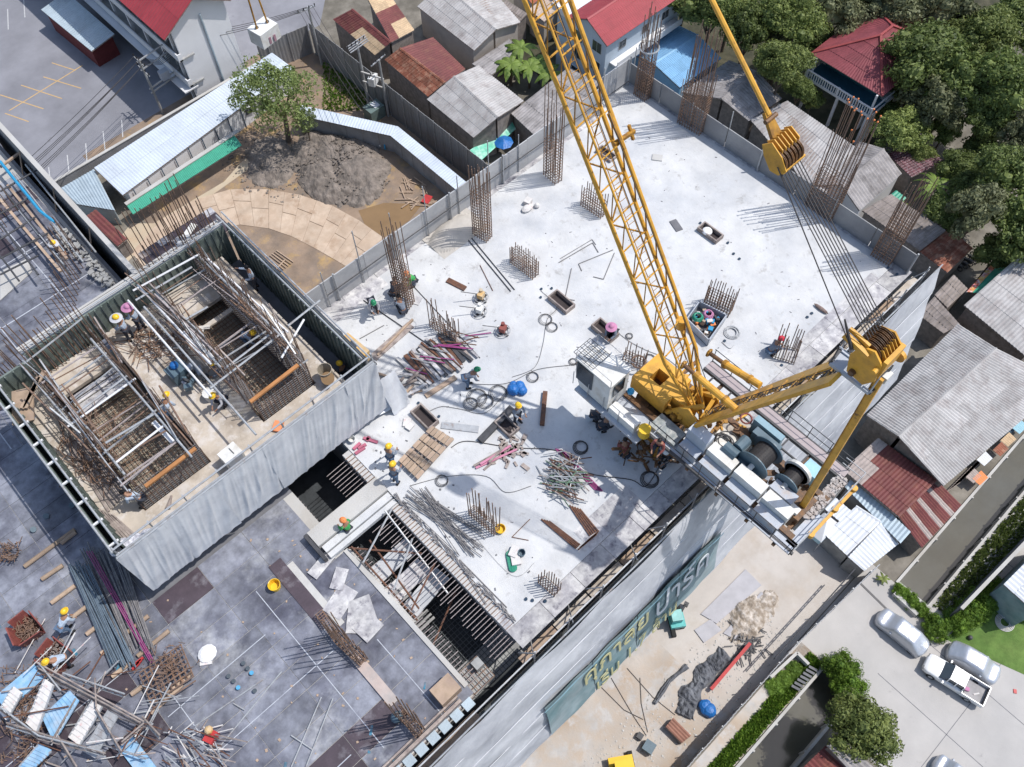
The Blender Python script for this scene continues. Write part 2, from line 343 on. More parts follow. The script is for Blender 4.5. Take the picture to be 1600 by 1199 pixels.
# mud yard: heap, boards, puddles
def heap(cx, cy, rx, ry, h, n=40, seed=1, rough=.25):
    rnd = random.Random(seed); m = MB(); k = []
    import mathutils
    for i in range(n+1):
        for j in range(n+1):
            u = i/n*2-1; v = j/n*2-1; x = cx+u*rx; y = cy+v*ry
            d = max(0, sqrt(u*u+v*v)+.18*mathutils.noise.noise(V((x*.3+seed, y*.3, 0))))
            z = h*max(0, 1-d**2.2)*(1+.3*mathutils.noise.noise(V((x*.5, y*.5, seed)))) + (rough*mathutils.noise.fractal(V((x*.8, y*.8, seed*3.3)), 1, 2, 5) if d < 1 else 0) - .06
            k.append(V((x, y, z)))
    m.v = k; m.f = [(i*(n+1)+j, (i+1)*(n+1)+j, (i+1)*(n+1)+j+1, i*(n+1)+j+1) for i in range(n) for j in range(n)]
    return m
c1 = G(530, 262); struct(heap(c1.x, c1.y, 5.2, 7.2, 1.7, 110, 3, .32), 'grey_earth_heap', MUDG)
c1 = G(425, 255); struct(heap(c1.x, c1.y, 3.6, 4.5, .6, 50, 5, .35), 'small_earth_heap', MUDG)
flat('muddy_water', PUDDLE, [(560, 330), (600, 318), (660, 320), (640, 345), (600, 372), (570, 352)], .03)
flat('muddy_water_pool', PUDDLE, [(535, 418), (556, 412), (552, 432), (535, 430)], .03)
m = MB(); rn0 = random.Random(2)
for i in range(900):
    c0 = rn0.choice((G(530, 262), G(530, 262), G(425, 255))); a = rn0.uniform(0, 6.28); d0 = rn0.random()**.6*5.6; x_, y_ = c0.x+cos(a)*d0*.95, c0.y+sin(a)*d0*1.25; s0 = rn0.uniform(.05, .22)
    m.ball((x_, y_, max(.03, 1.5*(1-(d0/5.3)**2.2))+.05 if c0.x == G(530, 262).x else .05), s0, 5, 3, (1, rn0.uniform(.6, 1.2), .7))
solo(m, 'clods', MUDG, 'lumps of earth scattered over and around the grey heap', 'earth clods', kind='stuff')
m = MB()
for i in range(1100): x_ = rn0.uniform(-2, 31); y_ = rn0.uniform(-2.2, 3.5); s0 = rn0.uniform(.03, .12); m.ball((x_, y_, .02), s0, 5, 3, (1, rn0.uniform(.6, 1.2), .6))
solo(m, 'stones', CONCL, 'small stones littering the sandy yard below the banner', 'stones', kind='stuff')
# curved track of boards
BT = thing('board_track', 'curved temporary track of dusty brown boards round the mud heap', 'track', G(430, 330))
top_ = [(205, 395), (250, 345), (305, 312), (360, 296), (420, 296), (470, 305), (520, 322), (562, 345), (600, 372), (626, 398)]
bot_ = [(235, 430), (285, 385), (330, 360), (375, 352), (420, 358), (455, 370), (490, 388), (520, 405), (545, 420), (560, 432)]
k = 0
for i in range(9):
    for sI in (0, .5):
        a = lerp((*top_[i], 0), (*top_[i+1], 0), sI); b = lerp((*top_[i], 0), (*top_[i+1], 0), sI+.491)
        c = lerp((*bot_[i], 0), (*bot_[i+1], 0), sI+.491); d = lerp((*bot_[i], 0), (*bot_[i+1], 0), sI)
        cuts = [0, .5, 1] if (k % 2) else [0, .33, 1]
        for t0, t1 in zip(cuts[:-1], cuts[1:]):
            q = [lerp(a, d, t0+.007), lerp(b, c, t0+.007), lerp(b, c, t1-.007), lerp(a, d, t1-.007)]
            zz = .05+.02*random.random()
            part(MB().prism([G(p.x, p.y, zz) for p in q], V((0, 0, -.05))), 'board', BPLATE, BT)
        k += 1
# earth path along the shed
flat('shed_path', M('path_dust', (.50, .42, .31), .95, .12, 1, c2=(.42, .32, .22), c2s=.5), [(170, 395), (205, 350), (240, 350), (350, 285), (390, 240), (410, 250), (340, 300), (250, 360), (200, 410)], .03)
# debris in the mud corner
DB = thing('timber_scrap', 'scattered timber offcuts and red board in the orange mud corner', 'scrap wood', G(660, 305), kind='stuff')
d_ = MB()
for i in range(26):
    px = 655+random.uniform(-26, 24); py = 305+random.uniform(-22, 22); a = random.uniform(0, pi)
    d_.box(G(px, py, .1+.1*random.random()), (random.uniform(.8, 2.2), .12, .1), a)
part(d_, 'offcut', WOOD, DB); part(MB().box(G(667, 312, .25), (1.2, .9, .1), .4), 'red_board', REDP, DB)
for nm, c0, lb in (('wooden_frame', (431, 410), 'nailed timber frame lying on the mud below the board track'),):
    T = thing(nm, lb, 'frame', G(*c0)); 
    for i in range(2): part(MB().beam(G(416+30*i, 396+10*i, .1), G(440+18*i-30, 428-10*i+ (8 if i else 0), .1), .12), 'rail', WOOD, T)
    for i in range(9): t = i/8; part(MB().beam(lerp(G(404, 412, .15), G(432, 392, .15), t), lerp(G(428, 434, .15), G(458, 410, .15), t), .09), 'slat', WOOD, T)
flat('garden_lawn', GRASS, [(1478, 1000), (1512, 962), (1600, 900), (1760, 980), (1680, 1120), (1600, 1055)], .03)
gv = MB().rect(-25, 30.9, CY1+.35, CY1+1.5, 0, .06); struct(gv, 'grass_verge', GRASS)
def tufts(name, label, reg, n, mat, h=.35, s=.16):
    m = MB()
    for i in range(n):
        p = reg(); a = random.uniform(0, 2*pi); d = V((cos(a), sin(a), 0))*s*random.uniform(.5, 1.2); l = V((random.uniform(-.2, .2), random.uniform(-.2, .2), h*random.uniform(.4, 1.3)))
        m.tri(p-d, p+d, p+l)
    return solo(m, name, mat, label, 'grass', kind='stuff')
tufts('grass', 'bright green weeds growing along the verge beside the lower canal', lambda: V((random.uniform(4, 30.8), random.uniform(CY1+.3, CY1+1.6), .03)), 9000, HEDGE, .3)
tufts('weeds', 'weeds in the shaded corner behind the transformer poles', lambda: (lambda q: V((q.x, q.y, 0)))(G(random.uniform(505, 575), random.uniform(100, 175))), 1500, HEDGE, .4)
tufts('canal_bank_weeds', 'dark weeds on the far bank of the upper canal', lambda: V((random.uniform(42, 66), random.uniform(CY0-2.6, CY0-.2), 0)), 5000, LEAF, .5)

# ================= ROOFS AND HOUSES =================
def corr(mb, a, b, c, d, pitch=.2, amp=.05):
    """corrugated quad: ribs run from edge ab to edge dc"""
    a, b, c, d = map(V, (a, b, c, d)); L = ((b-a).length+(c-d).length)/2; n = max(2, int(L/pitch)); nrm = (b-a).cross(d-a).normalized()
    if nrm.z < 0: nrm = -nrm
    k = len(mb.v); m = 2*n
    for i in range(m+1):
        t = i/m; o = nrm*(amp if i % 2 else 0); mb.v += [lerp(a, b, t)+o, lerp(d, c, t)+o]
    for i in range(m): mb.f.append((k+2*i, k+2*i+2, k+2*i+3, k+2*i+1))
    # lip to give the sheet thickness at its lower edge
    for i in range(m):
        p, q = k+2*i, k+2*i+2; j = len(mb.v); mb.v += [mb.v[p]-nrm*.02, mb.v[q]-nrm*.02]; mb.f.append((p, j, j+1, q))
    return mb
def roof(T, quad, mat, sheetw=1.6, rows=3, pitch=.3, amp=.075, alt=None, flatp=False, name='roof_sheet'):
    """quad: eave a, eave b, ridge b side, ridge a side (world points)"""
    a, b, c, d = map(V, quad); n = max(1, round((b-a).length/sheetw))
    nrm = (b-a).cross(d-a).normalized(); nrm = nrm if nrm.z > 0 else -nrm
    for i in range(n):
        for j in range(rows):
            t0, t1 = i/n, (i+1)/n; r0, r1 = j/rows, min(1, (j+1)/rows+.012)
            f = lambda t, r: lerp(lerp(a, b, t), lerp(d, c, t), r) + nrm*(.012*(rows-j)*0)
            lift0 = nrm*.035; e = (f(t0, r0)+lift0, f(t1, r0)+lift0, f(t1, r1), f(t0, r1))
            mm = mat
            if alt:
                q = alt(i, j, n, rows)
                if q: mm = q
            m = MB()
            if flatp: m.prism(list(e), -nrm*.04)
            else: corr(m, *e, pitch, amp)
            part(m, name, mm, T)
    # battens/deck beneath
    part(MB().prism([a-nrm*.06, b-nrm*.06, c-nrm*.06, d-nrm*.06], -nrm*.08), 'roof_deck', WOODG, T)
def qz(pts): return [G(*p) for p in pts]
def wallsunder(T, quads, mat, inset=.07, zb=0, drop=.16):
    m = MB()
    for q in quads:
        c = sum(q, V((0, 0, 0)))/len(q)
        m.prism([lerp(p, c, inset)-V((0, 0, drop)) for p in q], zb)
    part(m, 'wall', mat, T)
def ridgecap(T, a, b, mat, w=.35):
    a = V(a)+V((0, 0, .05)); b = V(b)+V((0, 0, .05)); d = (b-a).normalized(); s = V((-d.y, d.x, 0)).normalized()*w/2
    part(MB().prism([a-s-V((0, 0, .06)), b-s-V((0, 0, .06)), b+V((0, 0, .05)), a+V((0, 0, .05))], V((0, 0, -.05))).prism([a+V((0, 0, .05)), b+V((0, 0, .05)), b+s-V((0, 0, .06)), a+s-V((0, 0, .06))], V((0, 0, -.05))), 'ridge_cap', mat, T)
def house(name, label, slopes, wmat=DWALL, cap=True, rows=3, sheetw=1.4, zb=0, inset=.07, pitch=.34, cat='house', **kw):
    """slopes: list of (4 x (px,py,z), material[, alt])"""
    qs = [qz(s[0]) for s in slopes]; c = sum((sum(q, V((0, 0, 0)))/4 for q in qs), V((0, 0, 0)))/len(qs)
    T = thing(name, label, cat, (c.x, c.y, 0))
    for s, q in zip(slopes, qs): roof(T, q, s[1], sheetw, rows, pitch, alt=s[2] if len(s) > 2 else None, **kw)
    wallsunder(T, qs, wmat, inset, zb)
    if cap and len(qs) > 1: ridgecap(T, qs[0][3], qs[0][2], slopes[0][1])
    return T
def win(T, c, u, w, h, fm=WPAINT, gm=GLASS, nrm=None):
    """window centred c, horizontal direction u, outward normal nrm"""
    u = V(u).normalized(); z = V((0, 0, 1)); n = V(nrm).normalized(); c = V(c)
    f = part(MB().prism([c-u*w/2-z*h/2+n*.04, c+u*w/2-z*h/2+n*.04, c+u*w/2+z*h/2+n*.04, c-u*w/2+z*h/2+n*.04], -n*.12), 'window', fm, T)
    g = MB()
    for k in (0, 1):
        a = c + u*(-w/2+.06+k*(w/2-.03)); b = a+u*(w/2-.09)
        g.prism([a-z*(h/2-.07)+n*.06, b-z*(h/2-.07)+n*.06, b+z*(h/2-.07)+n*.06, a+z*(h/2-.07)+n*.06], -n*.03)
    o = g.build('pane', gm, f); return f
e, r = 4.2, 5.6
house('maroon_roof_house', 'house with patched maroon and tan sheet roof behind the transformer pole', [
    ([(586, 87, e), (520, 31, e), (550, 15, r), (611, 67, r)], RED, lambda i, j, n, rr: TAN if i < n*.45 and j < 2 else None),
    ([(605, -12, e), (647, 48, e), (611, 67, r), (575, 0, r)], RED, lambda i, j, n, rr: TAN if i < n*.25 or (i > n*.6 and j < 2) else None)], sheetw=1.3)
house('rusty_roof_house', 'house with rust streaked maroon sheet roof between tan patched and grey roofs', [
    ([(669, 152, e), (601, 94, e), (625, 76, r), (695, 130, r)], REDR), ([(676, 59, e), (727, 109, e), (695, 130, r), (625, 76, r)], RED)], sheetw=1.3)
T = house('grey_gable_house', 'grey gabled house beside the green awning and blue umbrella', [
    ([(740, 216, e), (667, 156, e), (709, 120, r+.3), (778, 184, r+.3)], FCL), ([(747, 103, e), (818, 159, e), (778, 184, r+.3), (709, 120, r+.3)], FCL)], wmat=DWALL)
for px, py in ((757, 204), (787, 186)): win(T, G(px, py, 3.3)+V((0, -.1, 0)), (1, 0, 0), 1.2, 1.1, nrm=(0, -1, 0))
house('upper_grey_house', 'large grey gabled house at the top edge with rusty plank side wall', [
    ([(741, 80, e), (652, 11, e), (690, -25, r), (775, 47, r)], FCL), ([(740, -48, e), (813, 36, e), (775, 47, r), (690, -25, r)], FCL)], wmat=BEIGE)
house('grey_lean_to', 'small grey lean-to roof beside the upper grey house', [([(768, 118, 3), (737, 101, 3), (795, 62, 3.5), (818, 82, 3.5)], FC)], cap=False)
house('jib_side_house', 'wide grey ribbed roof seen behind the crane boom', [([(846, 223, 4), (798, 178, 4), (888, 106, 5), (938, 130, 5)], FC)], cap=False, sheetw=1.5, rows=4)
house('corner_shed', 'small brownish shed roof left of the blue house near the top edge', [([(800, 46, 3.2), (772, 25, 3.2), (790, 0, 3.8), (824, 22, 3.8)], FCB)], cap=False)
house('terracotta_house', 'orange roofed house at the top edge behind the crane boom', [([(832, 8, 4), (800, -30, 4), (830, -50, 5), (862, -16, 5)], M('terracotta', (.42, .13, .07), .7, .15, 2, rnd=.1)), ([(850, 35, 3.6), (826, 16, 3.6), (858, -14, 4.2), (890, 2, 4.2)], M('pale_render', (.5, .4, .33), .9))], wmat=BEIGE, cap=False)
house('tiled_roof_house', 'house with orange red tiles left of the blue and white house', [([(880, 20, 4.5), (852, -18, 4.5), (880, -38, 5.5), (915, -6, 5.5)], M('terracotta', (.42, .13, .07), .7))], wmat=BEIGE, cap=False)
# blue-white house, three floors
e, r = 9.0, 10.8
BH = thing('pale_blue_house', 'tall pale blue house with bright red gabled roof', 'house', G(950, 110))
q1 = qz([(952, 72, e), (1058, 0, e), (1015, -50, r), (912, 27, r)]); q2 = qz([(985, -70, e), (893, 25, e), (912, 27, r), (1015, -50, r)])
a0 = q1[0]; w0 = 3.6
xa, xb, ya = 66.0, 79.5, 54.6
Q1 = [V((xa-.3, ya, e)), V((xb+.4, ya, e)), V((xb+.4, ya+3.4, r)), V((xa-.3, ya+3.4, r))]; Q2 = [V((xb+.4, ya+6.8, e)), V((xa-.3, ya+6.8, e)), Q1[3], Q1[2]]
roof(BH, Q1, REDT, 1.5, 3, .3, .05); roof(BH, Q2, REDT, 1.5, 3, .3, .05); ridgecap(BH, Q1[3], Q1[2], REDT)
part(MB().prism([V((xa+.15, ya+.5, e-.25)), V((xa+.15, ya+3.4, r-.3)), V((xa+.15, ya+6.3, e-.25)), V((xa+.15, ya+8.5, e-.25)), V((xa+.15, ya+8.5, 0)), V((xa+.15, ya+.5, 0))], V((xb-xa-.3, 0, 0))), 'wall', LBLUE, BH)
part(MB().rect(xa+.05, xb, ya+7.0, ya+9.3, e-.3, e-.1).rect(xa-.1, xa+.1, ya+7, ya+9.4, e-.1, e+.7).rect(xa+.1, xb, ya+9.2, ya+9.4, e-.1, e+.7), 'parapet', WPAINT, BH)
for y, z in ((1.9, 2.0), (1.9, 4.9), (5.0, 2.0), (5.0, 4.9), (1.9, 7.6), (5.0, 7.4)): win(BH, (xa+.13, ya+y, z), (0, 1, 0), 1.5, 1.5, M('window_surround', (.55, .6, .62), .7), nrm=(-1, 0, 0))
for x, z in ((3, 7.2), (7, 7.2), (10.5, 7.2), (3, 4.2), (7, 4.2), (10.5, 4.2)): win(BH, (xa+x, ya+.48, z), (1, 0, 0), 1.3, 1.2, nrm=(0, -1, 0))
part(MB().rect(xa+1, xb-1, ya-.8, ya+.47, 5.5, 5.7).rect(xa+1, xb-1, ya-.8, ya-.7, 5.7, 6.4), 'balcony', WPAINT, BH)
e, r = 3.6, 4.9
house('blue_roof_house', 'house with bright blue ribbed roof beyond the far slab corner', [
    ([(1062, 138, e), (1127, 92, e), (1091, 55, r), (1021, 100, r)], BLUR), ([(1051, 36, e), (985, 84, e), (1021, 100, r), (1091, 55, r)], BLUR)], wmat=BLUR, sheetw=1.6, pitch=.25)
house('grey_roof_house', 'grey gabled roof just right of the bright blue roof', [
    ([(1170, 190, e), (1222, 155, e), (1184, 112, r), (1127, 155, r)], FC), ([(1140, 95, e), (1065, 145, e), (1127, 155, r), (1184, 112, r)], FC)])
house('broad_grey_roof_house', 'broad pale grey single slope roof behind the hanging sheave block', [([(1285, 318, e), (1172, 188, e), (1230, 158, r), (1336, 230, r)][::1], FCL)], cap=False, rows=4)
house('ridge_white_capped_house', 'grey gabled roof with pale ridge right of the broad grey roof', [
    ([(1343, 330, e), (1409, 272, e), (1381, 233, r), (1315, 290, r)], FC), ([(1345, 222, e), (1262, 290, e), (1315, 290, r), (1381, 233, r)], FC)], wmat=WPAINT)
house('brown_patched_house', 'low brown stained roof below the small palm', [([(1437, 393, 3.2), (1347, 330, 3.2), (1392, 304, 3.8), (1478, 361, 3.8)], FCB)], cap=False)
house('rust_red_shed', 'rust red sheet shed roof at the end of the brown roof', [([(1480, 427, 3), (1436, 394, 3), (1482, 356, 3.5), (1520, 389, 3.5)], REDR)], cap=False)
house('tiny_green_lean_to', 'small green roof between grey roof and palm', [([(1408, 318, 3), (1392, 305, 3), (1400, 298, 3.2), (1416, 310, 3.2)], GREENS)], cap=False, rows=1)
house('maroon_tile_house', 'small roof of glossy maroon tiles below the bushes', [([(1424, 278, 3), (1386, 242, 3), (1432, 222, 4), (1476, 253, 4)], MARTILE)], cap=False, rows=8, sheetw=.7, pitch=.35)
e, r = 4.5, 5.8
house('far_right_grey_house', 'grey roof cut by the right edge behind the floral awning', [([(1605, 560, e), (1506, 478, e), (1595, 398, r), (1700, 470, r)], FCL)], cap=False, rows=4)
house('small_brown_shed', 'small brownish grey shed roof beside the big right roof', [([(1474, 522, 3), (1434, 492, 3), (1460, 464, 3.6), (1500, 508, 3.6)], FCB)], cap=False)
house('pale_patio_roof', 'flat pale roof between brown shed and floral awning', [([(1480, 482, 2.8), (1460, 462, 2.8), (1490, 430, 3), (1512, 452, 3)], FCB)], cap=False)
e, r = 5.0, 7.0
T = house('warehouse', 'largest grey ribbed warehouse roof at the right with long pale ridge', [
    ([(1354, 650, e), (1497, 507, e), (1557, 545, r), (1404, 683, r)], FCL), ([(1665, 600, e), (1474, 760, e), (1404, 683, r), (1557, 545, r)], FCL)], rows=4, sheetw=1.5, pitch=.26)
house('striped_red_roof_house', 'maroon sheet roof with faded pink patches beside the warehouse', [([(1405, 809, 4), (1317, 735, 4), (1372, 685, 4.5), (1464, 752, 4.5)][::1], RED, lambda i, j, n, rr: TANG if (i > n*.62 and j < 2) or (i > n*.75 and j > 1) else None)], cap=False, rows=4, sheetw=1.0)
house('striped_annex', 'lean-to striped in maroon and pale sheets above the canal', [([(1440, 857, 2.8), (1502, 790, 2.8), (1464, 752, 3.6), (1405, 809, 3.6)], RED, lambda i, j, n, rr: TANG if i % 3 == 2 else None)], cap=False, rows=2, sheetw=.55)
house('zinc_walkway_roof', 'long bluish zinc walkway roof in front of the maroon roof', [([(1320, 762, 3), (1407, 850, 3), (1423, 832, 3.3), (1332, 745, 3.3)], ZINC)], cap=False, rows=1, sheetw=1.2, wmat=CONC)
e, r = 2.5, 3.1
house('white_shed', 'white ribbed site shed beside the small peaked tent', [
    ([(1325, 871, e), (1288, 836, e), (1337, 792, r), (1376, 817, r)], WSH2), ([(1350, 893, e), (1404, 850, e), (1376, 817, r), (1325, 871, r)][::1], WSH2)], wmat=CONC, sheetw=1.5)
house('white_porch_roof', 'small white ribbed roof between crane platform and white shed', [([(1312, 816, 2.8), (1287, 795, 2.8), (1305, 778, 3), (1330, 799, 3)], WSH2)], cap=False, rows=1)
# tent
T = thing('peaked_tent', 'small white peaked tent with blue valance under the crane platform', 'tent', G(1285, 830)); c = [G(1259, 829, 2.4), G(1289, 800, 2.4), G(1313, 818, 2.4), G(1283, 848, 2.4)]; ap = sum(c, V((0, 0, 0)))/4+V((0, 0, 1.1))
m = MB(); m2 = MB()
for i in range(4): m.prism([c[i], c[(i+1) % 4], ap], V((0, 0, -.03))); m2.prism([c[i], c[(i+1) % 4], c[(i+1) % 4]-V((0, 0, .6)), c[i]-V((0, 0, .6))], (c[i]-ap).normalized()*.02)
part(m, 'canopy', WPAINT, T); part(m2, 'valance', BLUEL, T)
for p in c: part(MB().tube(V((p.x, p.y, 0)), p, .04), 'leg', STEEL, T)
# floral awning + green awning + umbrella
T = thing('floral_awning', 'green awning with orange and pink floral band above parked motorcycles', 'awning', G(1555, 440)); q = qz([(1510, 457, 3), (1556, 406, 3), (1592, 402, 3.4), (1533, 459, 3.4)])
part(MB().prism(q, V((0, 0, -.04))), 'canopy', GREENS, T); part(MB().prism([lerp(q[0], q[3], .0)+V((0, 0, .03)), lerp(q[1], q[2], 0)+V((0, 0, .03)), lerp(q[1], q[2], .35)+V((0, 0, .03)), lerp(q[0], q[3], .4)+V((0, 0, .03))], V((0, 0, -.03))), 'floral_band', M('floral_print', (.7, .12, .15), .7, .2, 3, c2=(.75, .5, .1), c2s=1.5, c2t=.52, c3=(.7, .6, .65), c3s=2.5, c3t=.55), T)
for p in q: part(MB().tube(V((p.x, p.y, 0)), p, .04), 'leg', STEEL, T)
T = thing('green_awning', 'light green awning sagging in front of the grey gabled house', 'awning', G(770, 215)); q = qz([(733, 236, 2.4), (800, 190, 2.4), (806, 202, 2.2), (750, 253, 2.0)])
corr_ = MB().prism(q, V((0, 0, -.03))); part(corr_, 'canopy', M('pale_green_cloth', (.12, .50, .35), .6, .2, 1.5, c2=(.5, .72, .62), c2s=.8), T)
for p in q: part(MB().tube(V((p.x, p.y, 0)), p, .03), 'leg', STEEL, T)
T = thing('parasol', 'bright blue parasol beside the light green awning', 'parasol', G(787, 226)); m = MB(); c = G(787, 222, 2.3)
for i in range(8):
    a, b = 2*pi*i/8, 2*pi*(i+1)/8; m.tri(c+V((0, 0, .35)), c+V((cos(a)*1.15, sin(a)*1.15, -.1)), c+V((cos(b)*1.15, sin(b)*1.15, -.1))); m.tri(c+V((0, 0, .32)), c+V((cos(b)*1.12, sin(b)*1.12, -.13)), c+V((cos(a)*1.12, sin(a)*1.12, -.13)))
part(m, 'canopy', BTARP, T); part(MB().tube(V((c.x, c.y, 0)), c+V((0, 0, .35)), .03), 'pole', STEEL, T)
# hip-roof house on stilts
T = thing('hip_roof_house', 'raised house with red hipped roof and white balustrade among the trees', 'house', G(1360, 110)); e, r = 7.6, 10.3
x0, x1, y0, y1 = 83.1, 95.2, 28.6, 38.5
zc = [V((x0, y1, e)), V((x0, y0, e)), V((x1, y0, e)), V((x1, y1, e))]
rA = V((x0+4.9, (y0+y1)/2-.2, r)); rB = V((x1-4.9, (y0+y1)/2-.2, r))
for q in ([zc[0], zc[1], rA, rA], [zc[1], zc[2], rB, rA], [zc[2], zc[3], rB, rB], [zc[3], zc[0], rA, rB]): roof(T, q, REDT2, 1.5, 4, .28, .045)
m = MB(); 
for a, b in ((zc[0], rA), (zc[1], rA), (zc[2], rB), (zc[3], rB), (rA, rB)): m.beam(a+V((0, 0, .08)), b+V((0, 0, .08)), .28, .14)
part(m, 'ridge_cap', M('ridge_red', (.3, .06, .06), .7), T)
fx0, fx1, fy0, fy1 = x0-.6, x1-1, y0+.1, y1-.5
part(MB().rect(fx0, fx1, fy0, fy1, 4.7, 5.0), 'floor', WPAINT, T); part(MB().rect(fx0+3.2, fx1-.5, fy0+1, fy1-.6, 5.0, e-.1), 'wall', M('teal_wall', (.03, .12, .15), .7), T)
part(MB().rect(fx0+.1, fx0+3.2, fy0+.1, fy1-.1, 5.0, 5.03), 'terrace', M('teal_floor', (.03, .10, .15), .6), T)
m = MB(); m.rect(fx0, fx0+.16, fy0, fy1, 5.86, 6.0).rect(fx0+.16, fx1, fy0, fy0+.16, 5.86, 6.0).rect(fx0-.03, fx0+.19, fy0-.03, fy0+.19, 5.0, 6.05).rect(fx0-.03, fx0+.19, fy1-.19, fy1+.03, 5.0, 6.05).rect(fx0-.03, fx0+.19, (fy0+fy1)/2, (fy0+fy1)/2+.25, 5.0, 6.05); part(m, 'balustrade_rail', WPAINT, T)
o = part(MB().tube((fx0+.08, fy0+.4, 5.0), (fx0+.08, fy0+.4, 5.86), .07, 6), 'baluster', WPAINT, T)
for i in range(1, 30): share(o, T, (T.location.x, T.location.y+i*.31, 0))
for x in (fx0+.5, fx1-.5):
    for y in (fy0+.5, (fy0+fy1)/2, fy1-.5): part(MB().rect(x-.15, x+.15, y-.15, y+.15, 0, 4.7), 'stilt', WPAINT, T)
for y in (fy0+.4, fy1-.5): part(MB().rect(fx0+.3, fx0+.5, y-.1, y+.1, 5.0, e), 'post', WPAINT, T)
part(MB().rect(fx0+.4, fx0+2.4, fy0+.2, fy0+.35, 0, 3.9).rect(fx0+.4, fx0+2.4, fy0+1.0, fy0+1.1, 2, 3.9), 'stair', WPAINT, T)
struct(MB().quad((73, 26, .02), (82, 26, .02), (82, 40, .02), (73, 40, .02)), 'house_forecourt', CONC)
# white school-like building with red roof at top left
A = V((29.9, 88.9, 0)); wx = 7.2; L = 36; ez = 11.7
T = thing('white_apartment_building', 'three storey white building with red ribbed roof beside the parking lot', 'building', A)
part(MB().rect(A.x, A.x+wx, A.y, A.y+.3, 0, ez).prism([V((A.x, A.y, ez)), V((A.x+wx, A.y, ez)), V((A.x+wx/2, A.y, ez+2.2))], V((0, .3, 0))).rect(A.x+1.6, A.x+wx, A.y+.3, A.y+L, 0, ez), 'wall', WPAINT, T)
roof(T, [V((A.x-1.3, A.y+L, ez-.5)), V((A.x-1.3, A.y-.7, ez-.5)), V((A.x+wx/2, A.y-.7, ez+2.4)), V((A.x+wx/2, A.y+L, ez+2.4))], REDT, 2.4, 2, .45, .06)
roof(T, [V((A.x+wx+.7, A.y-.7, ez-.1)), V((A.x+wx+.7, A.y+L, ez-.1)), V((A.x+wx/2, A.y+L, ez+2.4)), V((A.x+wx/2, A.y-.7, ez+2.4))], REDT, 2.4, 2, .45, .06)
for z in (3.6, 7.3):
    part(MB().rect(A.x-.4, A.x+1.6, A.y-.25, A.y+L, z, z+.2), 'balcony_floor', CONC, T); part(MB().rect(A.x-.5, A.x-.35, A.y-.25, A.y+L, z, z+1.0).rect(A.x-.35, A.x, A.y-.25, A.y-.1, z, z+1.0), 'parapet', WPAINT, T)
part(MB().rect(A.x-1.3, A.x+.6, A.y-.3, A.y+L, 3.2, 3.35), 'ledge', WPAINT, T)
for i in range(9):
    part(MB().rect(A.x-.1, A.x+.15, A.y+1+i*4, A.y+1.3+i*4, 0, ez-.5), 'column', WPAINT, T)
    for z in (1.2, 4.9, 8.6): win(T, (A.x+1.58, A.y+3.2+i*4, z+.6), (0, 1, 0), 1.6, 1.3, nrm=(-1, 0, 0))
part(MB().path([V((A.x+3.9, A.y-.12, ez-.2)), V((A.x+3.9, A.y-.12, 0))], .13, 8), 'downpipe', ZINC, T)
part(MB().rect(A.x-.34, A.x-.3, A.y+3, A.y+7, 7.5, 8.15), 'banner', M('purple_banner', (.3, .15, .2), .7, .3, 3, c2=(.5, .5, .6), c2s=3), T)
# blue awning in the parking lot
house('blue_metal_canopy', 'light blue metal canopy standing in the shaded parking lot', [([(143, 81, 3.0), (64, 16, 3.0), (103, -12, 3.4), (179, 54, 3.4)], ZINC)], cap=False, wmat=M('dark_red_wall', (.15, .03, .03), .8), inset=.12, sheetw=2, rows=1)
# site office shed
T = house('long_site_shed', 'long white metal roof shed with green awning beside the mud yard', [([(192, 306, 3.0), (459, 108, 3.0), (425, 83, 3.5), (147, 263, 3.5)], WSH)], cap=False, wmat=WPAINT, sheetw=2.2, rows=2, pitch=.36, inset=.05, amp=.035)
q = qz([(208, 336, 2.2), (378, 228, 2.2), (366, 212, 2.5), (198, 322, 2.5)]); roof(T, q, GREENS, 1.6, 1, .2, .03, name='awning_sheet')
part(MB().beam(G(196, 320, 2.6), G(372, 205, 2.6), .5, .12), 'ledge', CONCL, T)
for i in range(13):
    p = V((16+2.0*i, 80.12+.27*i, 0)); part(MB().rect(p.x-.05, p.x+.05, p.y-.06, p.y-.0, 0, 2.85), 'frame_strip', M('navy_trim', (.03, .08, .14), .6), T)
for i in (8, 9): p = V((17+2.0*i, 80.2+.27*i, 0)); win(T, (p.x, p.y-.02, 1.9), (1, 0, 0), 1.1, 1, nrm=(0, -1, 0))
house('red_gutter_shed', 'low red metal roof between the left wall and the site shed', [([(184, 386, 2.4), (199, 374, 2.5), (150, 328, 2.5), (134, 339, 2.4)], RED)], cap=False, rows=1, sheetw=1)
house('grey_metal_store', 'bluish metal clad store between the left wall and the white shed', [([(180, 330, 2.6), (120, 320, 2.6), (95, 295, 2.9), (147, 265, 2.9)], ZINC)], cap=False, rows=1, wmat=ZINC, pitch=.3)
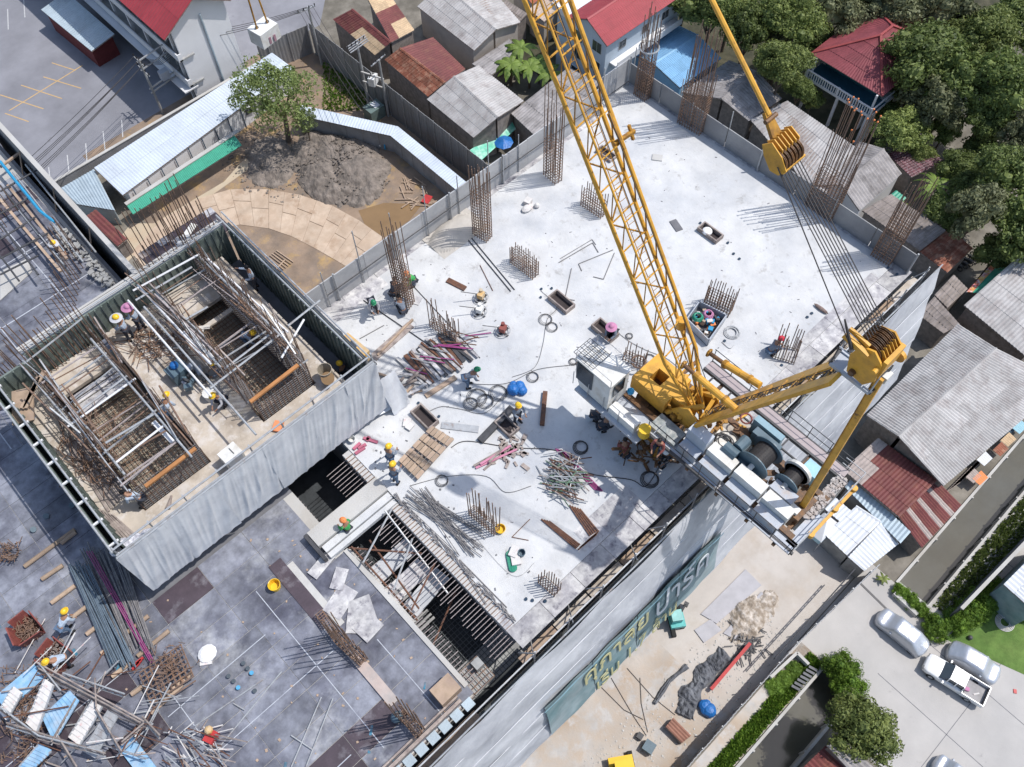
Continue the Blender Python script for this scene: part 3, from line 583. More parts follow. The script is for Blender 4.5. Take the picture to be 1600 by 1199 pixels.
# bottom right roofs and sign
T = house('white_roof_showroom', 'white ribbed roof building with dark green sign wall at the right edge', [([(1568, 914, 4), (1640, 842, 4), (1700, 880, 4.5), (1620, 960, 4.5)], WSH2)], cap=False, wmat=BTEAL, inset=.02)
SIGNT = T
house('dark_roof_house', 'dark maroon and grey roof cut by the bottom edge below the round tree', [([(1250, 1205, 4), (1290, 1166, 4), (1345, 1215, 5), (1300, 1260, 5)], RED), ([(1292, 1166, 5.2), (1317, 1157, 5.2), (1390, 1222, 5.2), (1360, 1240, 5.2)], FC)], cap=False)
T = thing('slatted_screen_wall', 'tall dark slatted screen wall along the canal near the parked cars', 'wall', G(1500, 960))
a, b = G(1478, 968, 0), G(1640, 800, 0)
for i in range(16): part(MB().beam(lerp(a, b, i/15.), lerp(a, b, i/15.)+V((0, 0, 3.2)), .12), 'post', STEELD, T)
for i in range(12): part(MB().beam(a+V((0, .06, .2+i*.26)), b+V((0, .06, .2+i*.26)), .05, .2), 'slat', CONCD, T)
part(MB().beam(a+V((0, 0, 3.25)), b+V((0, 0, 3.25)), .3, .08), 'cap_rail', CONCL, T)
# ================= TREES =================
def crown_mesh(seed, n=5200, mat=LEAF, leaf=.085, flat=.75, clumps=46, core=True, nm='crown'):
    """unit crown (radius 1): leaves gathered in clumps through the volume"""
    rnd = random.Random(seed); cl = []
    for i in range(clumps):
        a = rnd.uniform(0, 2*pi); z = rnd.uniform(-.35, 1); rr = sqrt(max(0, 1-z*z))*rnd.uniform(.42, .92) if z > 0 else rnd.uniform(.45, .88)
        cl.append((V((cos(a)*rr, sin(a)*rr, z*.78*flat*rnd.uniform(.6, 1.15))), rnd.uniform(.14, .36)))
    m = MB()
    for i in range(n):
        c, r = cl[i % clumps]; d = V((rnd.gauss(0, 1), rnd.gauss(0, 1), abs(rnd.gauss(0, 1))*.9-.25)).normalized()
        p = c + d*r*rnd.uniform(.75, 1.08)
        nn = (d+V((rnd.gauss(0, .5), rnd.gauss(0, .5), rnd.gauss(0, .5)))).normalized(); x = nn.orthogonal().normalized(); x = Matrix.Rotation(rnd.uniform(0, 6.28), 3, nn) @ x; y = nn.cross(x)
        s = leaf*rnd.uniform(.5, 1.1); k = len(m.v); m.v += [p-x*s, p-y*s*.5, p+x*s, p+y*s*.5]; m.f.append((k, k+1, k+2, k+3))
    if core:
        for c, r in cl: m.ball(c, r*.55, 6, 4)
        m.ball((0, 0, .02), .52, 10, 6, (1, 1, .6))
    me = bpy.data.meshes.new(nm); me.from_pydata([tuple(p) for p in m.v], [], m.f); me.materials.append(mat); return me
CRN = [crown_mesh(1, 9500, leaf=.07), crown_mesh(2, 9500, leaf=.06, clumps=70), crown_mesh(3, 10000, LEAF2, .055, .75, 64), crown_mesh(4, 8500, LEAF3, .07, .85, 38), crown_mesh(5, 9000, LEAF2, .055, .9, 70)]
OPEN = crown_mesh(8, 7500, LEAFM('leaf_pale', (.12, .17, .05), (.27, .33, .12), .35), .042, .8, 60, core=False)
BUSH = crown_mesh(9, 9000, HEDGE, .05, .7, 60)
def tree(px, py, rpx, h, var, label, cat='tree', name='tree', group=None, sq=1, zs=1, trunk=True):
    """(px,py): middle of the crown in the photo, rpx its radius there, h height of the crown's middle"""
    c = G(px, py, h); e = G(px+rpx, py, h); R = (e-c).length
    T = thing(name, label, cat, (c.x, c.y, 0), group)
    me = var if not isinstance(var, int) else CRN[var]
    o = bpy.data.objects.new('crown', me); COL.objects.link(o); o.parent = T; o.location = (0, 0, h-.1*R); o.scale = (R*sq, R/sq, R*zs); o.rotation_euler = (0, 0, random.uniform(0, 6.3))
    if trunk:
        m = MB(); b = V((c.x, c.y, 0)); top = V((c.x+.1*R, c.y, h*.55)); m.tube(b, top, R*.07, 8, R*.05)
        for i in range(5): a = i*1.26; m.tube(top-V((0, 0, .3)), V((c.x+cos(a)*R*.55, c.y+sin(a)*R*.55, h+.1*R)), R*.04, 5, R*.015)
        part(m, 'trunk', BARK, T)
    return T
NT = [(1112, 12, 44, 9, 1, 'dark green tree at the upper edge left of the crane pendant bar'), (1168, 45, 40, 9, 0, 'dark tree just behind the crane pendant bar'),
 (1235, 30, 52, 10, 2, 'bright leafy tree at the top edge left of the red hipped roof'), (1225, 95, 46, 9, 2, 'tall pale green tree touching the left eave of the hipped roof'),
 (1300, 18, 46, 9, 3, 'grey green tree at the top edge above the hipped roof ridge'), (1208, 98, 26, 6, 0, 'dark low tree between blue roof and hipped roof house'),
 (1250, 138, 24, 5, 1, 'low dark tree at the balustrade corner'), (1395, 15, 50, 9, 3, 'olive tree at the top edge behind the hipped roof'),
 (1440, 85, 62, 10, 1, 'big round dark tree overlapping the right side of the hipped roof'), (1470, 20, 50, 9, 3, 'grey leaved tree at the top edge right of the hipped roof'),
 (1535, 55, 55, 9, 2, 'pale green tree near the upper right corner'), (1590, 20, 46, 9, 1, 'dark tree in the upper right corner'),
 (1500, 120, 55, 9, 0, 'dark tree in the middle of the grove at the right'), (1570, 130, 55, 10, 1, 'tall dark tree at the right edge above the shaded clearing'),
 (1460, 160, 45, 7, 3, 'mottled tree below the round dark tree'), (1410, 205, 46, 5, 2, 'bright bushy tree below the balustrade'),
 (1385, 170, 22, 4, 0, 'small dark tree at the end of the balustrade'), (1545, 190, 40, 7, 0, 'dark tree left of the shaded clearing'),
 (1600, 200, 38, 8, 3, 'grey green tree at the right edge beside the shaded clearing'), (1575, 270, 55, 9, 1, 'dark tree at the right edge below the clearing'),
 (1530, 330, 50, 8, 3, 'dusty grey green tree above the floral awning'), (1600, 350, 55, 8, 0, 'dark tree at the right edge above the grey roof'),
 (1440, 240, 24, 3.5, 2, 'small bush tree beside the maroon tiles'), (1500, 260, 34, 5, 1, 'low dark tree right of the small palm'), (1560, 395, 34, 5, 1, 'low dark tree just above the floral awning'),
 (1660, 60, 60, 9, 0, 'tree mostly outside the upper right corner'), (1350, -20, 50, 9, 1, 'tree cut by the top edge above the hipped roof'), (1150, -15, 45, 9, 2, 'tree cut by the top edge left of the grove'), (1275, 60, 34, 6, 1, 'dark tree in the gap left of the hipped roof'), (1212, 62, 34, 7, 3, 'greyish tree in the left part of the grove'), (1480, 200, 30, 4, 1, 'low dark tree between clearing and bright bushy tree'), (1425, 140, 34, 6, 0, 'dark tree under the right eave of the hipped roof'), (1540, 235, 32, 4, 0, 'low dark tree below the shaded clearing'), (1480, 330, 36, 4, 0, 'low dark tree right of the young palm'), (1515, 290, 36, 5, 1, 'low dark tree behind the dusty grey green tree'), (1070, -5, 40, 8, 0, 'dark tree at the top edge behind the blue house'), (1270, 155, 20, 3, 2, 'small bright bush at the left end of the forecourt')]
struct(MB().quad((64, 27, .01), (140, 27, .01), (140, 75, .01), (64, 75, .01)), 'grove_floor', M('grove_ground_shade', (.05, .05, .03), .95, .35, 1, c2=(.09, .08, .05), c2s=.6, bump=.6))  # dark sheet: the shade between the trees is painted into the ground colour
for px, py, rp, h, v, lb in NT: tree(px, py, rp, h, v, lb, group='grove in the upper right', sq=random.uniform(.85, 1.18), zs=random.uniform(.85, 1.2))
tree(428, 146, 68, 7.5, OPEN, 'sparse pale green tree standing at the end of the white shed roof', sq=1.12)
tree(475, 190, 22, 4, OPEN, 'small leafy shoot of the sparse tree above its leaning trunk')
tree(1345, 1140, 58, 5, 4, 'round dense tree beside the road at the bottom edge')
def hedge(pts, h, label, wd=1.2, name='hedge'):
    T = thing(name, label, 'hedge', G(*pts[0])); T['group'] = 'hedges along the road'
    for i in range(len(pts)-1):
        a = G(*pts[i]); b = G(*pts[i+1]); n = max(1, int((b-a).length/1.0))
        for j in range(n+1):
            c = lerp(a, b, j/n); o = bpy.data.objects.new('clump', BUSH); COL.objects.link(o); o.parent = T; o.location = V((c.x, c.y, h*.35))-T.location; s = random.uniform(.85, 1.15); o.scale = (wd*s, wd*s, h*s); o.rotation_euler = (0, 0, random.uniform(0, 6))
    return T
hedge([(1310, 1050), (1322, 1080)], 2.0, 'tall bright hedge bush beside the lower canal end', 1.7)
hedge([(1405, 928), (1436, 955)], 1.0, 'box hedge across the end of the upper canal', .9)
hedge([(1458, 985), (1490, 975), (1530, 945), (1560, 925)], 1.5, 'hedge at the foot of the slatted screen wall', 1.3)
hedge([(1570, 938), (1600, 955), (1630, 970)], 1.3, 'hedge below the dark green sign wall', 1.0)
m = MB(); 
for a, b in (((1396, 928), (1432, 962)), ((1450, 985), (1462, 1000))): m.beam(G(*a, .3), G(*b, .3), .35, .6)
solo(m, 'planter_wall', CONCL, 'low pale planter walls in front of the box hedges', 'planter')
hedge([(1240, 1048), (1225, 1062), (1210, 1075)], .5, 'low green creeper beside the small canal steps', .8)
def fronds(px, py, h, n, L, label, cat='palm', name='palm', wd=.35, mat=LEAFB, stems=1, sp=1.5):
    T = thing(name, label, cat, G(px, py))
    for s_ in range(stems):
        c = G(px, py, h)+V((random.uniform(-sp, sp), random.uniform(-sp, sp), random.uniform(-.6, .4)))*(1 if stems > 1 else 0)
        part(MB().tube(V((c.x, c.y, 0)), c, .14, 7, .1), 'trunk', BARK, T)
        for i in range(n):
            a = 2*pi*i/n+random.uniform(-.3, .3); l = L*random.uniform(.75, 1.1); d = V((cos(a), sin(a), 0)); sd = V((-sin(a), cos(a), 0)); k = 7; m = MB(); up = random.uniform(.3, .8)
            prev = None
            for j in range(k+1):
                t = j/k; p = c+d*l*t*.9+V((0, 0, up*l*t*(1-t*1.35))); ww = wd*sin(pi*min(1, t*.85+.12))
                q = (p-sd*ww-V((0, 0, ww*.3)), p, p+sd*ww-V((0, 0, ww*.3)))
                if prev: m.quad(prev[0], prev[1], q[1], q[0]); m.quad(prev[1], prev[2], q[2], q[1])
                prev = q
            part(m, 'frond', mat, T)
    return T
fronds(815, 110, 3.5, 9, 2.6, 'clump of banana plants behind the crane boom', 'plants', 'banana_plant', .38, LEAFB, 6, 3.2)
fronds(1462, 292, 4.5, 13, 3.0, 'small palm with arching pale fronds beside the maroon tiles', wd=.22)
fronds(1410, 325, 3, 9, 1.8, 'yellowish young palm in front of the brown stained roof', wd=.2, mat=LEAF2)
fronds(1380, 905, .5, 7, .8, 'small weed plant at the canal bank below the striped roof', 'plant', 'plant', .12, LEAF2)
# ================= PERIMETER FENCES (ground) =================
def sheetfence(name, label, pts, h, mat=FENCEG, w=1.2, posts=True, base=0, th=.06, cat='fence', capm=None, rib=True):
    T = thing(name, label, cat, pts[0])
    for a, b in zip(pts[:-1], pts[1:]):
        a = V(a); b = V(b); L = (b-a).length; n = max(1, round(L/w)); d = (b-a)/n
        nn = V((-d.y, d.x, 0)).normalized(); prev = None
        for i in range(n):
            p = a+d*i; q = a+d*(i+.985); o = nn*(.02*(i % 2)); m = MB(); k = 6
            # ribbed sheet
            secs = []
            for j in range(k+1):
                s = lerp(p, q, j/k)+o+(nn*.035 if j % 2 and rib else V((0, 0, 0))); secs.append(s)
            for j in range(k): m.quad(secs[j], secs[j+1], secs[j+1]+V((0, 0, h)), secs[j]+V((0, 0, h)))
            for j in range(k): m.quad(secs[j]+nn*th, secs[j]+nn*th+V((0, 0, h)), secs[j+1]+nn*th+V((0, 0, h)), secs[j+1]+nn*th); m.quad(secs[j]+V((0, 0, h)), secs[j+1]+V((0, 0, h)), secs[j+1]+nn*th+V((0, 0, h)), secs[j]+nn*th+V((0, 0, h)))
            part(m, 'sheet', mat, T)
            if posts and i % 2 == 0: part(MB().tube(p+nn*.15, p+nn*.15+V((0, 0, h+.25)), .05, 6), 'post', STEEL, T)
    return T
Fz = 4.7
sheetfence('boundary_fence', 'long tall grey sheet fence between the muddy yard and the houses', [V((46.2, 46, 0)), V((46.2, 87, 0))], Fz, FENCEG, 1.4)
sheetfence('rear_boundary_fence', 'tall grey sheet fence behind the sparse tree beside the parking lot', [V((46, 87.3, 0)), V((39.2, 88.5, 0))], 4.2, FENCEG, 1.4)
T = thing('boundary_wall', 'low grey wall along the back of the white shed roof', 'wall', (15, 88, 0)); part(MB().rect(8, 39, 88.0, 88.25, 0, 2.2), 'wall', GWALL, T); part(MB().rect(8, 39, 87.95, 88.3, 2.2, 2.3), 'coping', CONCL, T)
# covered walkway
T = thing('covered_walkway', 'grey block walkway with bent white sheet roof behind the mud heap', 'walkway', (41, 66, 0))
wp = [V((37.6, 77.6, 3)), V((43.7, 66.8, 3)), V((43.7, 53, 3))]
for a, b in zip(wp[:-1], wp[1:]):
    d = (b-a).normalized(); s = V((d.y, -d.x, 0)); s = s if s.x < 0 else -s
    roof(T, [a+s*1.5-V((0, 0, .2)), b+s*1.5-V((0, 0, .2)), b, a], WSH, 1.8, 1, .3, .03)
    n = int((b-a).length/1.9)
    for i in range(n):
        p = lerp(a, b, i/n)+s*1.3; q = lerp(a, b, (i+.97)/n)+s*1.3; part(MB().prism([V((p.x, p.y, 0)), V((q.x, q.y, 0)), V((q.x, q.y, 2.7)), V((p.x, p.y, 2.7))], -s*.1), 'wall_panel', GWALL, T)
T = thing('cable_drum', 'small blue edged cable drum lying by the walkway wall', 'cable drum', G(599, 226)); part(MB().tube(G(593, 226, .5), G(601, 227, .5), .3, 12), 'core', CWHITE, T); part(MB().tube(G(601, 227, .5), G(603, 227, .5), .6, 14), 'flange', BPIPE, T)
# transformer poles
def pole(T, px, py, h, r=.16): b = G(px, py); part(MB().tube(b, b+V((0, 0, h)), r, 8, r*.8), 'pole', CONC, T); return b
def insul(T, a, b, n, z=.22):
    o = None
    for i in range(n):
        p = lerp(a, b, i/(max(1, n-1)))
        if o is None: o = part(MB().tube(p, p+V((0, 0, z)), .06, 6).ball(p+V((0, 0, z)), .09, 6, 4), 'insulator', HAIR, T); p0 = p
        else: share(o, T, T.location+(p-p0))
T = thing('transformer_poles', 'pair of concrete poles carrying a grey transformer beside the boundary fence', 'utility poles', G(592, 172))
b1 = pole(T, 577, 168, 9.5); b2 = pole(T, 607, 182, 8.5)
for z in (4.2, 5.6): part(MB().beam(b1+V((-.2, 0, z)), b2+V((.2, 0, z)), .15, .15), 'crossbeam', CONCL, T)
for k in range(4): part(MB().beam(b1+V((-1.4+.1*k, -.5+.35*k, 9.3)), b1+V((1.4+.1*k, -.5+.35*k+.2, 9.3)), .1), 'crossarm', STEEL, T)
part(MB().beam(b2+V((-1.2, 0, 8.3)), b2+V((1.2, .4, 8.3)), .12), 'crossarm', STEEL, T)
mid = (b1+b2)/2; part(MB().box(mid+V((0, 0, 4.95)), (1.2, .8, 1.1), .5), 'transformer', CWHITE, T); insul(T, mid+V((-.4, 0, 5.5)), mid+V((.4, .2, 5.5)), 4, .4); insul(T, b1+V((-1.2, .2, 9.4)), b1+V((1.2, .3, 9.4)), 5); insul(T, b2+V((-1, 0, 8.4)), b2+V((1, .3, 8.4)), 4)
T = thing('utility_pole', 'concrete pole with stacked crossarms at the corner of the sheet fence', 'utility pole', G(503, 102)); b = pole(T, 503, 102, 8.6)
for k in range(3): part(MB().beam(b+V((-1.5, .1+.3*k, 8.4-.15*k)), b+V((.9, -.2+.3*k, 8.4-.15*k)), .1), 'crossarm', STEEL, T)
insul(T, b+V((-1.4, .1, 8.5)), b+V((.8, -.2, 8.5)), 4)
T = thing('switch_cabinet', 'green grey switchgear cabinet at the foot of the transformer poles', 'cabinet', G(588, 180)); part(MB().rect(*(lambda p: (p.x-1.2, p.x+.9, p.y-.8, p.y+.8, 0, 1.7))(G(588, 182))), 'housing', M('green_grey_paint', (.13, .18, .17), .5), T); part(MB().rect(*(lambda p: (p.x-.3, p.x+.5, p.y-.5, p.y+.5, 1.7, 1.8))(G(588, 182))), 'lid', WSH2, T)
T = thing('substation_frame', 'twin pole frame with transformer and tangled lines beside the white building', 'utility poles', G(275, 165))
b1 = pole(T, 255, 178, 8.2); b2 = pole(T, 297, 146, 8.2)
for z in (8, 6.8, 4, 3.4): part(MB().beam(b1+V((-.3, 0, z)), b2+V((.3, 0, z)), .14), 'crossbeam', STEEL if z > 5 else CONCL, T)
for z, q in ((7.9, b1), (7.9, b2), (6.6, b1), (6.6, b2)): part(MB().beam(q+V((0, -1.3, z)), q+V((0, 1.3, z)), .1), 'crossarm', STEEL, T)
mid = (b1+b2)/2; part(MB().box(mid+V((0, 0, 4.5)), (1.1, .8, 1.1)), 'transformer', CGREY, T)
for q in (b1, b2): insul(T, q+V((0, -1.2, 8)), q+V((0, 1.2, 8)), 5); insul(T, q+V((0, -1.2, 6.7)), q+V((0, 1.2, 6.7)), 4)
for i in range(6): part(MB().path([b1+V((0, -1+.4*i, 8)), mid+V((0, -.4+.2*i, 6.2)), b2+V((0, -1+.4*i, 6.7))], .025, 4), 'jumper_cable', ROPE, T)
def wire(name, label, pts, r=.025, mat=ROPE, sag=.6, cat='cable', group=None, n=10):
    m = MB(); q = []
    for a, b in zip(pts[:-1], pts[1:]):
        for i in range(n): t = i/n; q.append(lerp(a, b, t)-V((0, 0, sag*4*t*(1-t))))
    q.append(V(pts[-1])); m.path(q, r, 4)
    return solo(m, name, mat, label, cat, group)
for i in range(7):
    wire('power_line', 'overhead line running above the parking lot towards the left wall', [b1+V((-.1, -1+.33*i, 8.1-.3*(i % 3))), G(20, 300, 7)+V((-8, -3+.5*i, 0))], .03, group='overhead lines above the parking lot')
for i in range(4):
    wire('power_line', 'overhead line along the back of the white shed to the fence corner pole', [b2+V((0, -.8+.5*i, 8.1)), b+V((-1.2+.6*i, 0, 8.5))], .03, group='overhead lines to the fence corner pole')
    wire('power_line', 'overhead line between fence corner pole and transformer poles', [b+V((-1.2+.6*i, 0, 8.5)), G(577, 168, 9.4)+V((-1+.6*i, 0, 0))], .03, group='overhead lines along the boundary fence')
# concrete counter block hanging at upper left with its wires
cb = thing('concrete_block', 'white painted concrete block hanging from yellow slings at the top edge', 'concrete block', D(412, 62, -12))
c = D(413, 52, -10); part(MB().box(c, (1.9, 1.5, 1.3), .15), 'block', CWHITE, cb)
m = MB(); 
for i in range(3): m.box(c+V((-.5+.45*i, -.78, -.25)), (.22, .03, .6), .15)
part(m, 'red_stripe', M('faded_red', (.35, .2, .24), .8), cb)
for dx in (-.5, .5): part(MB().tube(c+V((dx, 0, .65)), c+V((dx*.5, .4, 7)), .07, 6), 'sling', YELD, cb)
for dx in (-.5, .5): part(MB().ring(c+V((dx, 0, .75)), .14, .04, 10, 4, 'y'), 'lifting_ring', STEELD, cb)
# ================= THE BUILDING UNDER CONSTRUCTION =================
B = thing('building_under_construction', 'tall concrete building under construction with white poured deck and dark formwork decks', 'building', (14, 16, 0))
def R(m, x0, x1, y0, y1, h0, h1): return m.rect(x0, x1, y0, y1, S+h0, S+h1)
part(R(R(R(MB(), 9.3, 33.7, 7.4, 25.35, -.35, 0), 6.65, 9.3, 7.4, 19.1, -.35, 0), 31, 33.7, 25.35, 26.3, -.35, 0), 'floor_slab', WHITEC, B)
part(R(R(R(MB(), 6.6, 33.6, 8.4, 25.3, -41.5, -.36), -40, 3.5, 8.4, 29.5, -41.5, -.47), -40, 4.2, 29.5, 60, -41.5, -.47), 'storeys', CONCD, B)
part(R(MB(), 4.2, 9.3, 25.3, 32.4, -41.5, -.5), 'stair_core', CONCD, B)
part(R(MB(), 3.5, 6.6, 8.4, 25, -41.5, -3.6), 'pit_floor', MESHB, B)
for k in range(1, 12): part(R(MB(), -40, 33.9, 6.9, 8.4, -3.5*k-.25, -3.5*k), 'floor_edge', CONC, B)
o = part(MB().rect(-.2, .2, 7.2, 7.6, 0, S-.5), 'edge_column', CONC, B)
for i in range(1, 9): share(o, B, (B.location.x + (-12+5.5*i), B.location.y, 0))
# dark formwork panels of the lower decks
def panels(x0, x1, y0, y1, h, mat, wx=2.44, wy=1.22, skip=None, name='formwork_panel', jit=.006, off=0):
    nx = max(1, round((x1-x0)/wx)); ny = max(1, round((y1-y0)/wy)); dx = (x1-x0)/nx; dy = (y1-y0)/ny; base = {}
    for j in range(ny):
        for i in range(nx):
            cx = x0+(i+.5)*dx; cy = y0+(j+.5)*dy
            if skip and skip(cx, cy): continue
            mt = mat(cx, cy) if callable(mat) else mat
            z = S+h+random.uniform(-jit, jit)
            if mt not in base: base[mt] = (part(MB().box((cx, cy, z-.02), (dx-.022, dy-.022, .04)), name, mt, B), V((cx, cy, z)))
            else: o0, p0 = base[mt]; share(o0, B, B.location+(V((cx, cy, z))-p0))
dk = lambda x, y: PLYD if (random.random() < .10) else PLY
panels(-13.5, 3.6, 6.6, 15.0, -.4, dk, skip=lambda x, y: G and (x < -9 and y < 8))
panels(-15.5, 3.0, 15.0, 18.9, -.4, dk)
panels(-13, -4.0, 18.9, 29.6, -.4, dk)
panels(-7, 3.8, 29.6, 45.5, -.4, dk)
panels(-19, -7, 29.6, 34.5, -.4, dk)
# support below decks outside panels
part(R(MB(), -40, 3.55, 6.5, 8.4, -.7, -.47), 'deck_joist', WOODG, B)
part(R(R(R(MB(), -40, 3.5, 6.55, 18.9, -.465, -.432), -40, -4.0, 18.9, 29.6, -.465, -.432), -40, 4, 29.6, 55, -.465, -.432), 'joint_dust', CONCL, B)
# border panels round the white pour
panels(6.2, 34.1, 6.45, 7.4, -.03, PLYB, 1.9, .95, name='border_panel')
panels(33.7, 34.25, 7.4, 26.3, -.03, PLYB, .55, 1.9, name='border_panel')
panels(9.6, 31, 25.35, 25.75, -.03, PLYB, 2.2, .4, name='border_panel')
panels(6.2, 8.0, 7.4, 8.3, -.02, PLYB, 1.8, .9, name='border_panel')
panels(11.3, 14.6, 7.4, 8.6, .012, PLYB, 1.1, 1.2, name='border_panel')
panels(24.5, 32.5, 7.4, 7.9, .012, PLYB, 2.0, .5, name='border_panel')
panels(9.6, 14, 24.6, 25.35, .01, PLYB, 2.2, .75, name='border_panel')
panels(9.35, 10.2, 20, 24.6, .012, PLYB, .85, 1.5, name='border_panel')
# catwalk beyond the slab edge + scaffold in the gap behind the net
for i in range(14):
    x = 5.9+2.05*i; part(R(MB(), x, x+1.98, 6.05, 6.42, -.75-.05*(i % 2), -.70-.05*(i % 2)), 'catwalk_board', DIRTC if i % 3 else WOOD, B)
o = part(MB().tube((6.2, 5.75, S-9), (6.2, 5.75, S+1.6), .035, 6), 'scaffold_pole', STEEL, B); o2 = part(MB().tube((6.2, 5.75, S+.2), (7.0, 6.9, S-.9), .03, 6), 'scaffold_brace', STEEL, B); o3 = part(MB().tube((6.2, 5.75, S+1.3), (6.0, 6.5, S-.3), .03, 6), 'scaffold_brace', STEEL, B)
for i in range(1, 15):
    share(o, B, B.location+V((1.95*i, 0, 0)))
    if i % 2: share(o2, B, B.location+V((1.95*i+.3, 0, -.2*(i % 3))))
    else: share(o3, B, B.location+V((1.95*i, 0, 0)))
part(MB().beam((-20, 5.8, S-2), (34, 5.8, S-2), .08).beam((-20, 5.8, S+.9), (34, 5.8, S+.9), .06).beam((-20, 5.8, S-4.5), (34, 5.8, S-4.5), .08), 'scaffold_ledger', STEEL, B)
# lower left deck's south-east edge
part(R(MB(), -20, 3.2, 5.7, 6.2, -1.1, -1.04), 'outer_catwalk', WOOD, B)
for i in range(24): part(R(MB(), 2.9-i*.62, 3.35-i*.62, 6.22, 6.62, -.42, -.33), 'edge_tray', ZINC, B)
part(R(R(MB(), -14, 3.0, 6.66, 6.8, -.4, -.15), -14, 3.0, 6.9, 6.98, -.4, -.2), 'edge_timber', WOODG, B)
part(R(MB(), 2.3, 3.3, 7.0, 7.8, -.4, .25), 'timber_box', WOOD, B)
# channel in the deck: clean strip, precast strip and two cages
part(R(MB(), .62, 1.25, 12.9, 16.7, -.39, -.36), 'clean_strip', PLYD, B); part(R(MB(), 1.25, 1.55, 12.5, 16.2, -.39, -.35), 'dusty_strip', CONCL, B)
part(R(MB(), .75, 1.2, 8.5, 11.2, -.39, -.30), 'poured_strip', M('pinkish_concrete', (.47, .38, .34), .9, .12, 2, c2=(.4, .36, .34), c2s=1.2), B)
part(R(MB(), -8, -7.55, 7, 12, -.39, -.33), 'poured_strip', CONCL, B)
# concrete beam form between the pits
part(R(MB(), 2.75, 6.65, 15.75, 16.6, -.3, .12), 'beam', CONCL, B); part(R(R(MB(), 2.85, 6.6, 15.35, 15.7, -.3, -.02), 2.85, 6.6, 15.05, 15.3, -.35, -.1), 'beam_form', WHITEC, B)
part(R(MB(), 2.55, 2.72, 15.1, 16.6, -.35, .1), 'beam_end_plate', STEELD, B)
# slab edge strip along the stair pit with stirrups and starter bars
part(R(R(MB(), 6.2, 6.66, 7.4, 15.0, -.4, -.06), 6.25, 6.66, 16.7, 18.6, -.4, -.06), 'edge_strip', M('edge_strip_tan', (.48, .47, .46), .9, .1, 2), B)
part(R(MB(), 3.45, 3.66, 7.0, 15.0, -.44, -.33), 'edge_strip', CONCL, B)
o = part(MB().tube((6.3, 7.0, S-.22), (5.1, 7.0, S-.3), .017, 5), 'starter_bar', RBARL, B)
o2 = part(MB().tube((3.6, 7.0, S-.5), (4.15, 7.0, S-.55), .017, 5), 'starter_bar', RBARL, B)
o3 = part(MB().tube((6.2, 7.5, S-.03), (6.66, 7.5, S-.03), .02, 5), 'stirrup', RBAR, B)
for i in range(1, 42):
    share(o, B, B.location+V((random.uniform(-.22, .18), i*.19+random.uniform(-.04, .04), random.uniform(-.04, .04)))); share(o2, B, B.location+V((random.uniform(-.1, .1), i*.19, random.uniform(-.03, .03)))); share(o3, B, B.location+V((0, i*.18, 0)))
for i in range(9): share(o, B, B.location+V((0, 9.75+i*.2, 0))); share(o3, B, B.location+V((0, 9.2+i*.2, 0))); share(o2, B, B.location+V((-.6, 9.9+i*.2, 0)))
m = MB()
for i in range(130):
    y = 7.4+random.random()*7.8; a = random.uniform(0, 6.3); m.tube((6.72+random.uniform(-.06, .06), y, S+.03), (6.72+cos(a)*.12, y+random.uniform(.1, .5), S+.06+.05*random.random()), .02, 4)
part(m, 'wire_offcuts', RBARG, B, kind='stuff')
# rebar mesh on the pit floor, stair slabs and scaffold inside the pit
m = MB()
for i in range(15): m.tube((3.6+i*.2, 6.9, S-3.5), (3.6+i*.2, 15, S-3.5), .02, 4)
for i in range(40): m.tube((3.6, 6.9+i*.2, S-3.46), (6.5, 6.9+i*.2, S-3.46), .02, 4)
part(m, 'rebar_mesh', M('dim_steel', (.10, .11, .115), .7), B, kind='stuff')
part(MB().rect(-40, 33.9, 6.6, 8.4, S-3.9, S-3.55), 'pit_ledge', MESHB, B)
for k, (x, y, h, r) in enumerate(((4.9, 13.5, -1.3, .32), (4.7, 12.4, -1.5, .3), (5.1, 11.5, -1.7, .34))):
    part(MB().box((x, y, S+h), (2.2, .85, .08), r-.3+.05*k), 'stair_board', WHITEC if k != 1 else PLYB, B)
for i in range(10): part(MB().box((4.1+.02*i, 12.3-.18*i, S-1.4-.15*i), (.9, .12, .05)), 'stair_tread', CONC, B)
for a, b in (((3.8, 14.8, 0), (3.9, 10.6, -1)), ((5.9, 15, .2), (5.6, 10.5, -.8)), ((3.7, 13.8, .2), (6.2, 14.9, .1)), ((3.9, 12.0, .1), (6, 13.3, -.2)), ((3.9, 10.9, -.2), (6.0, 11.8, -.3)), ((4.6, 14.6, -.3), (4.3, 11, -1.2)), ((3.7, 14.9, -.2), (5.9, 12.6, -.5)), ((3.8, 9.6, -2), (6.2, 10.7, -1.8))):
    part(MB().tube(V((a[0], a[1], S+a[2])), V((b[0], b[1], S+b[2])), .045, 6), 'scaffold_pipe', STEEL if a[2] > 0 else RUST, B)
part(R(MB(), 3.6, 3.75, 10.5, 15.0, -3, -.5), 'pit_wall', CONCL, B)
o = thing('rebar_tray', 'small square basket of rebar mesh at the pit end beside the net', 'rebar mesh', D(744, 1058, -1.2)); m = MB(); c = D(744, 1058, -1.2)
part(MB().box(c, (1.1, 1.1, .3), .05), 'base', CONC, o)
for i in range(6): m.tube(c+V((-.55+i*.22, -.55, .3)), c+V((-.55+i*.22, .55, .3)), .02, 4); m.tube(c+V((-.55, -.55+i*.22, .33)), c+V((.55, -.55+i*.22, .33)), .02, 4)
part(m, 'mesh', RBAR, o)
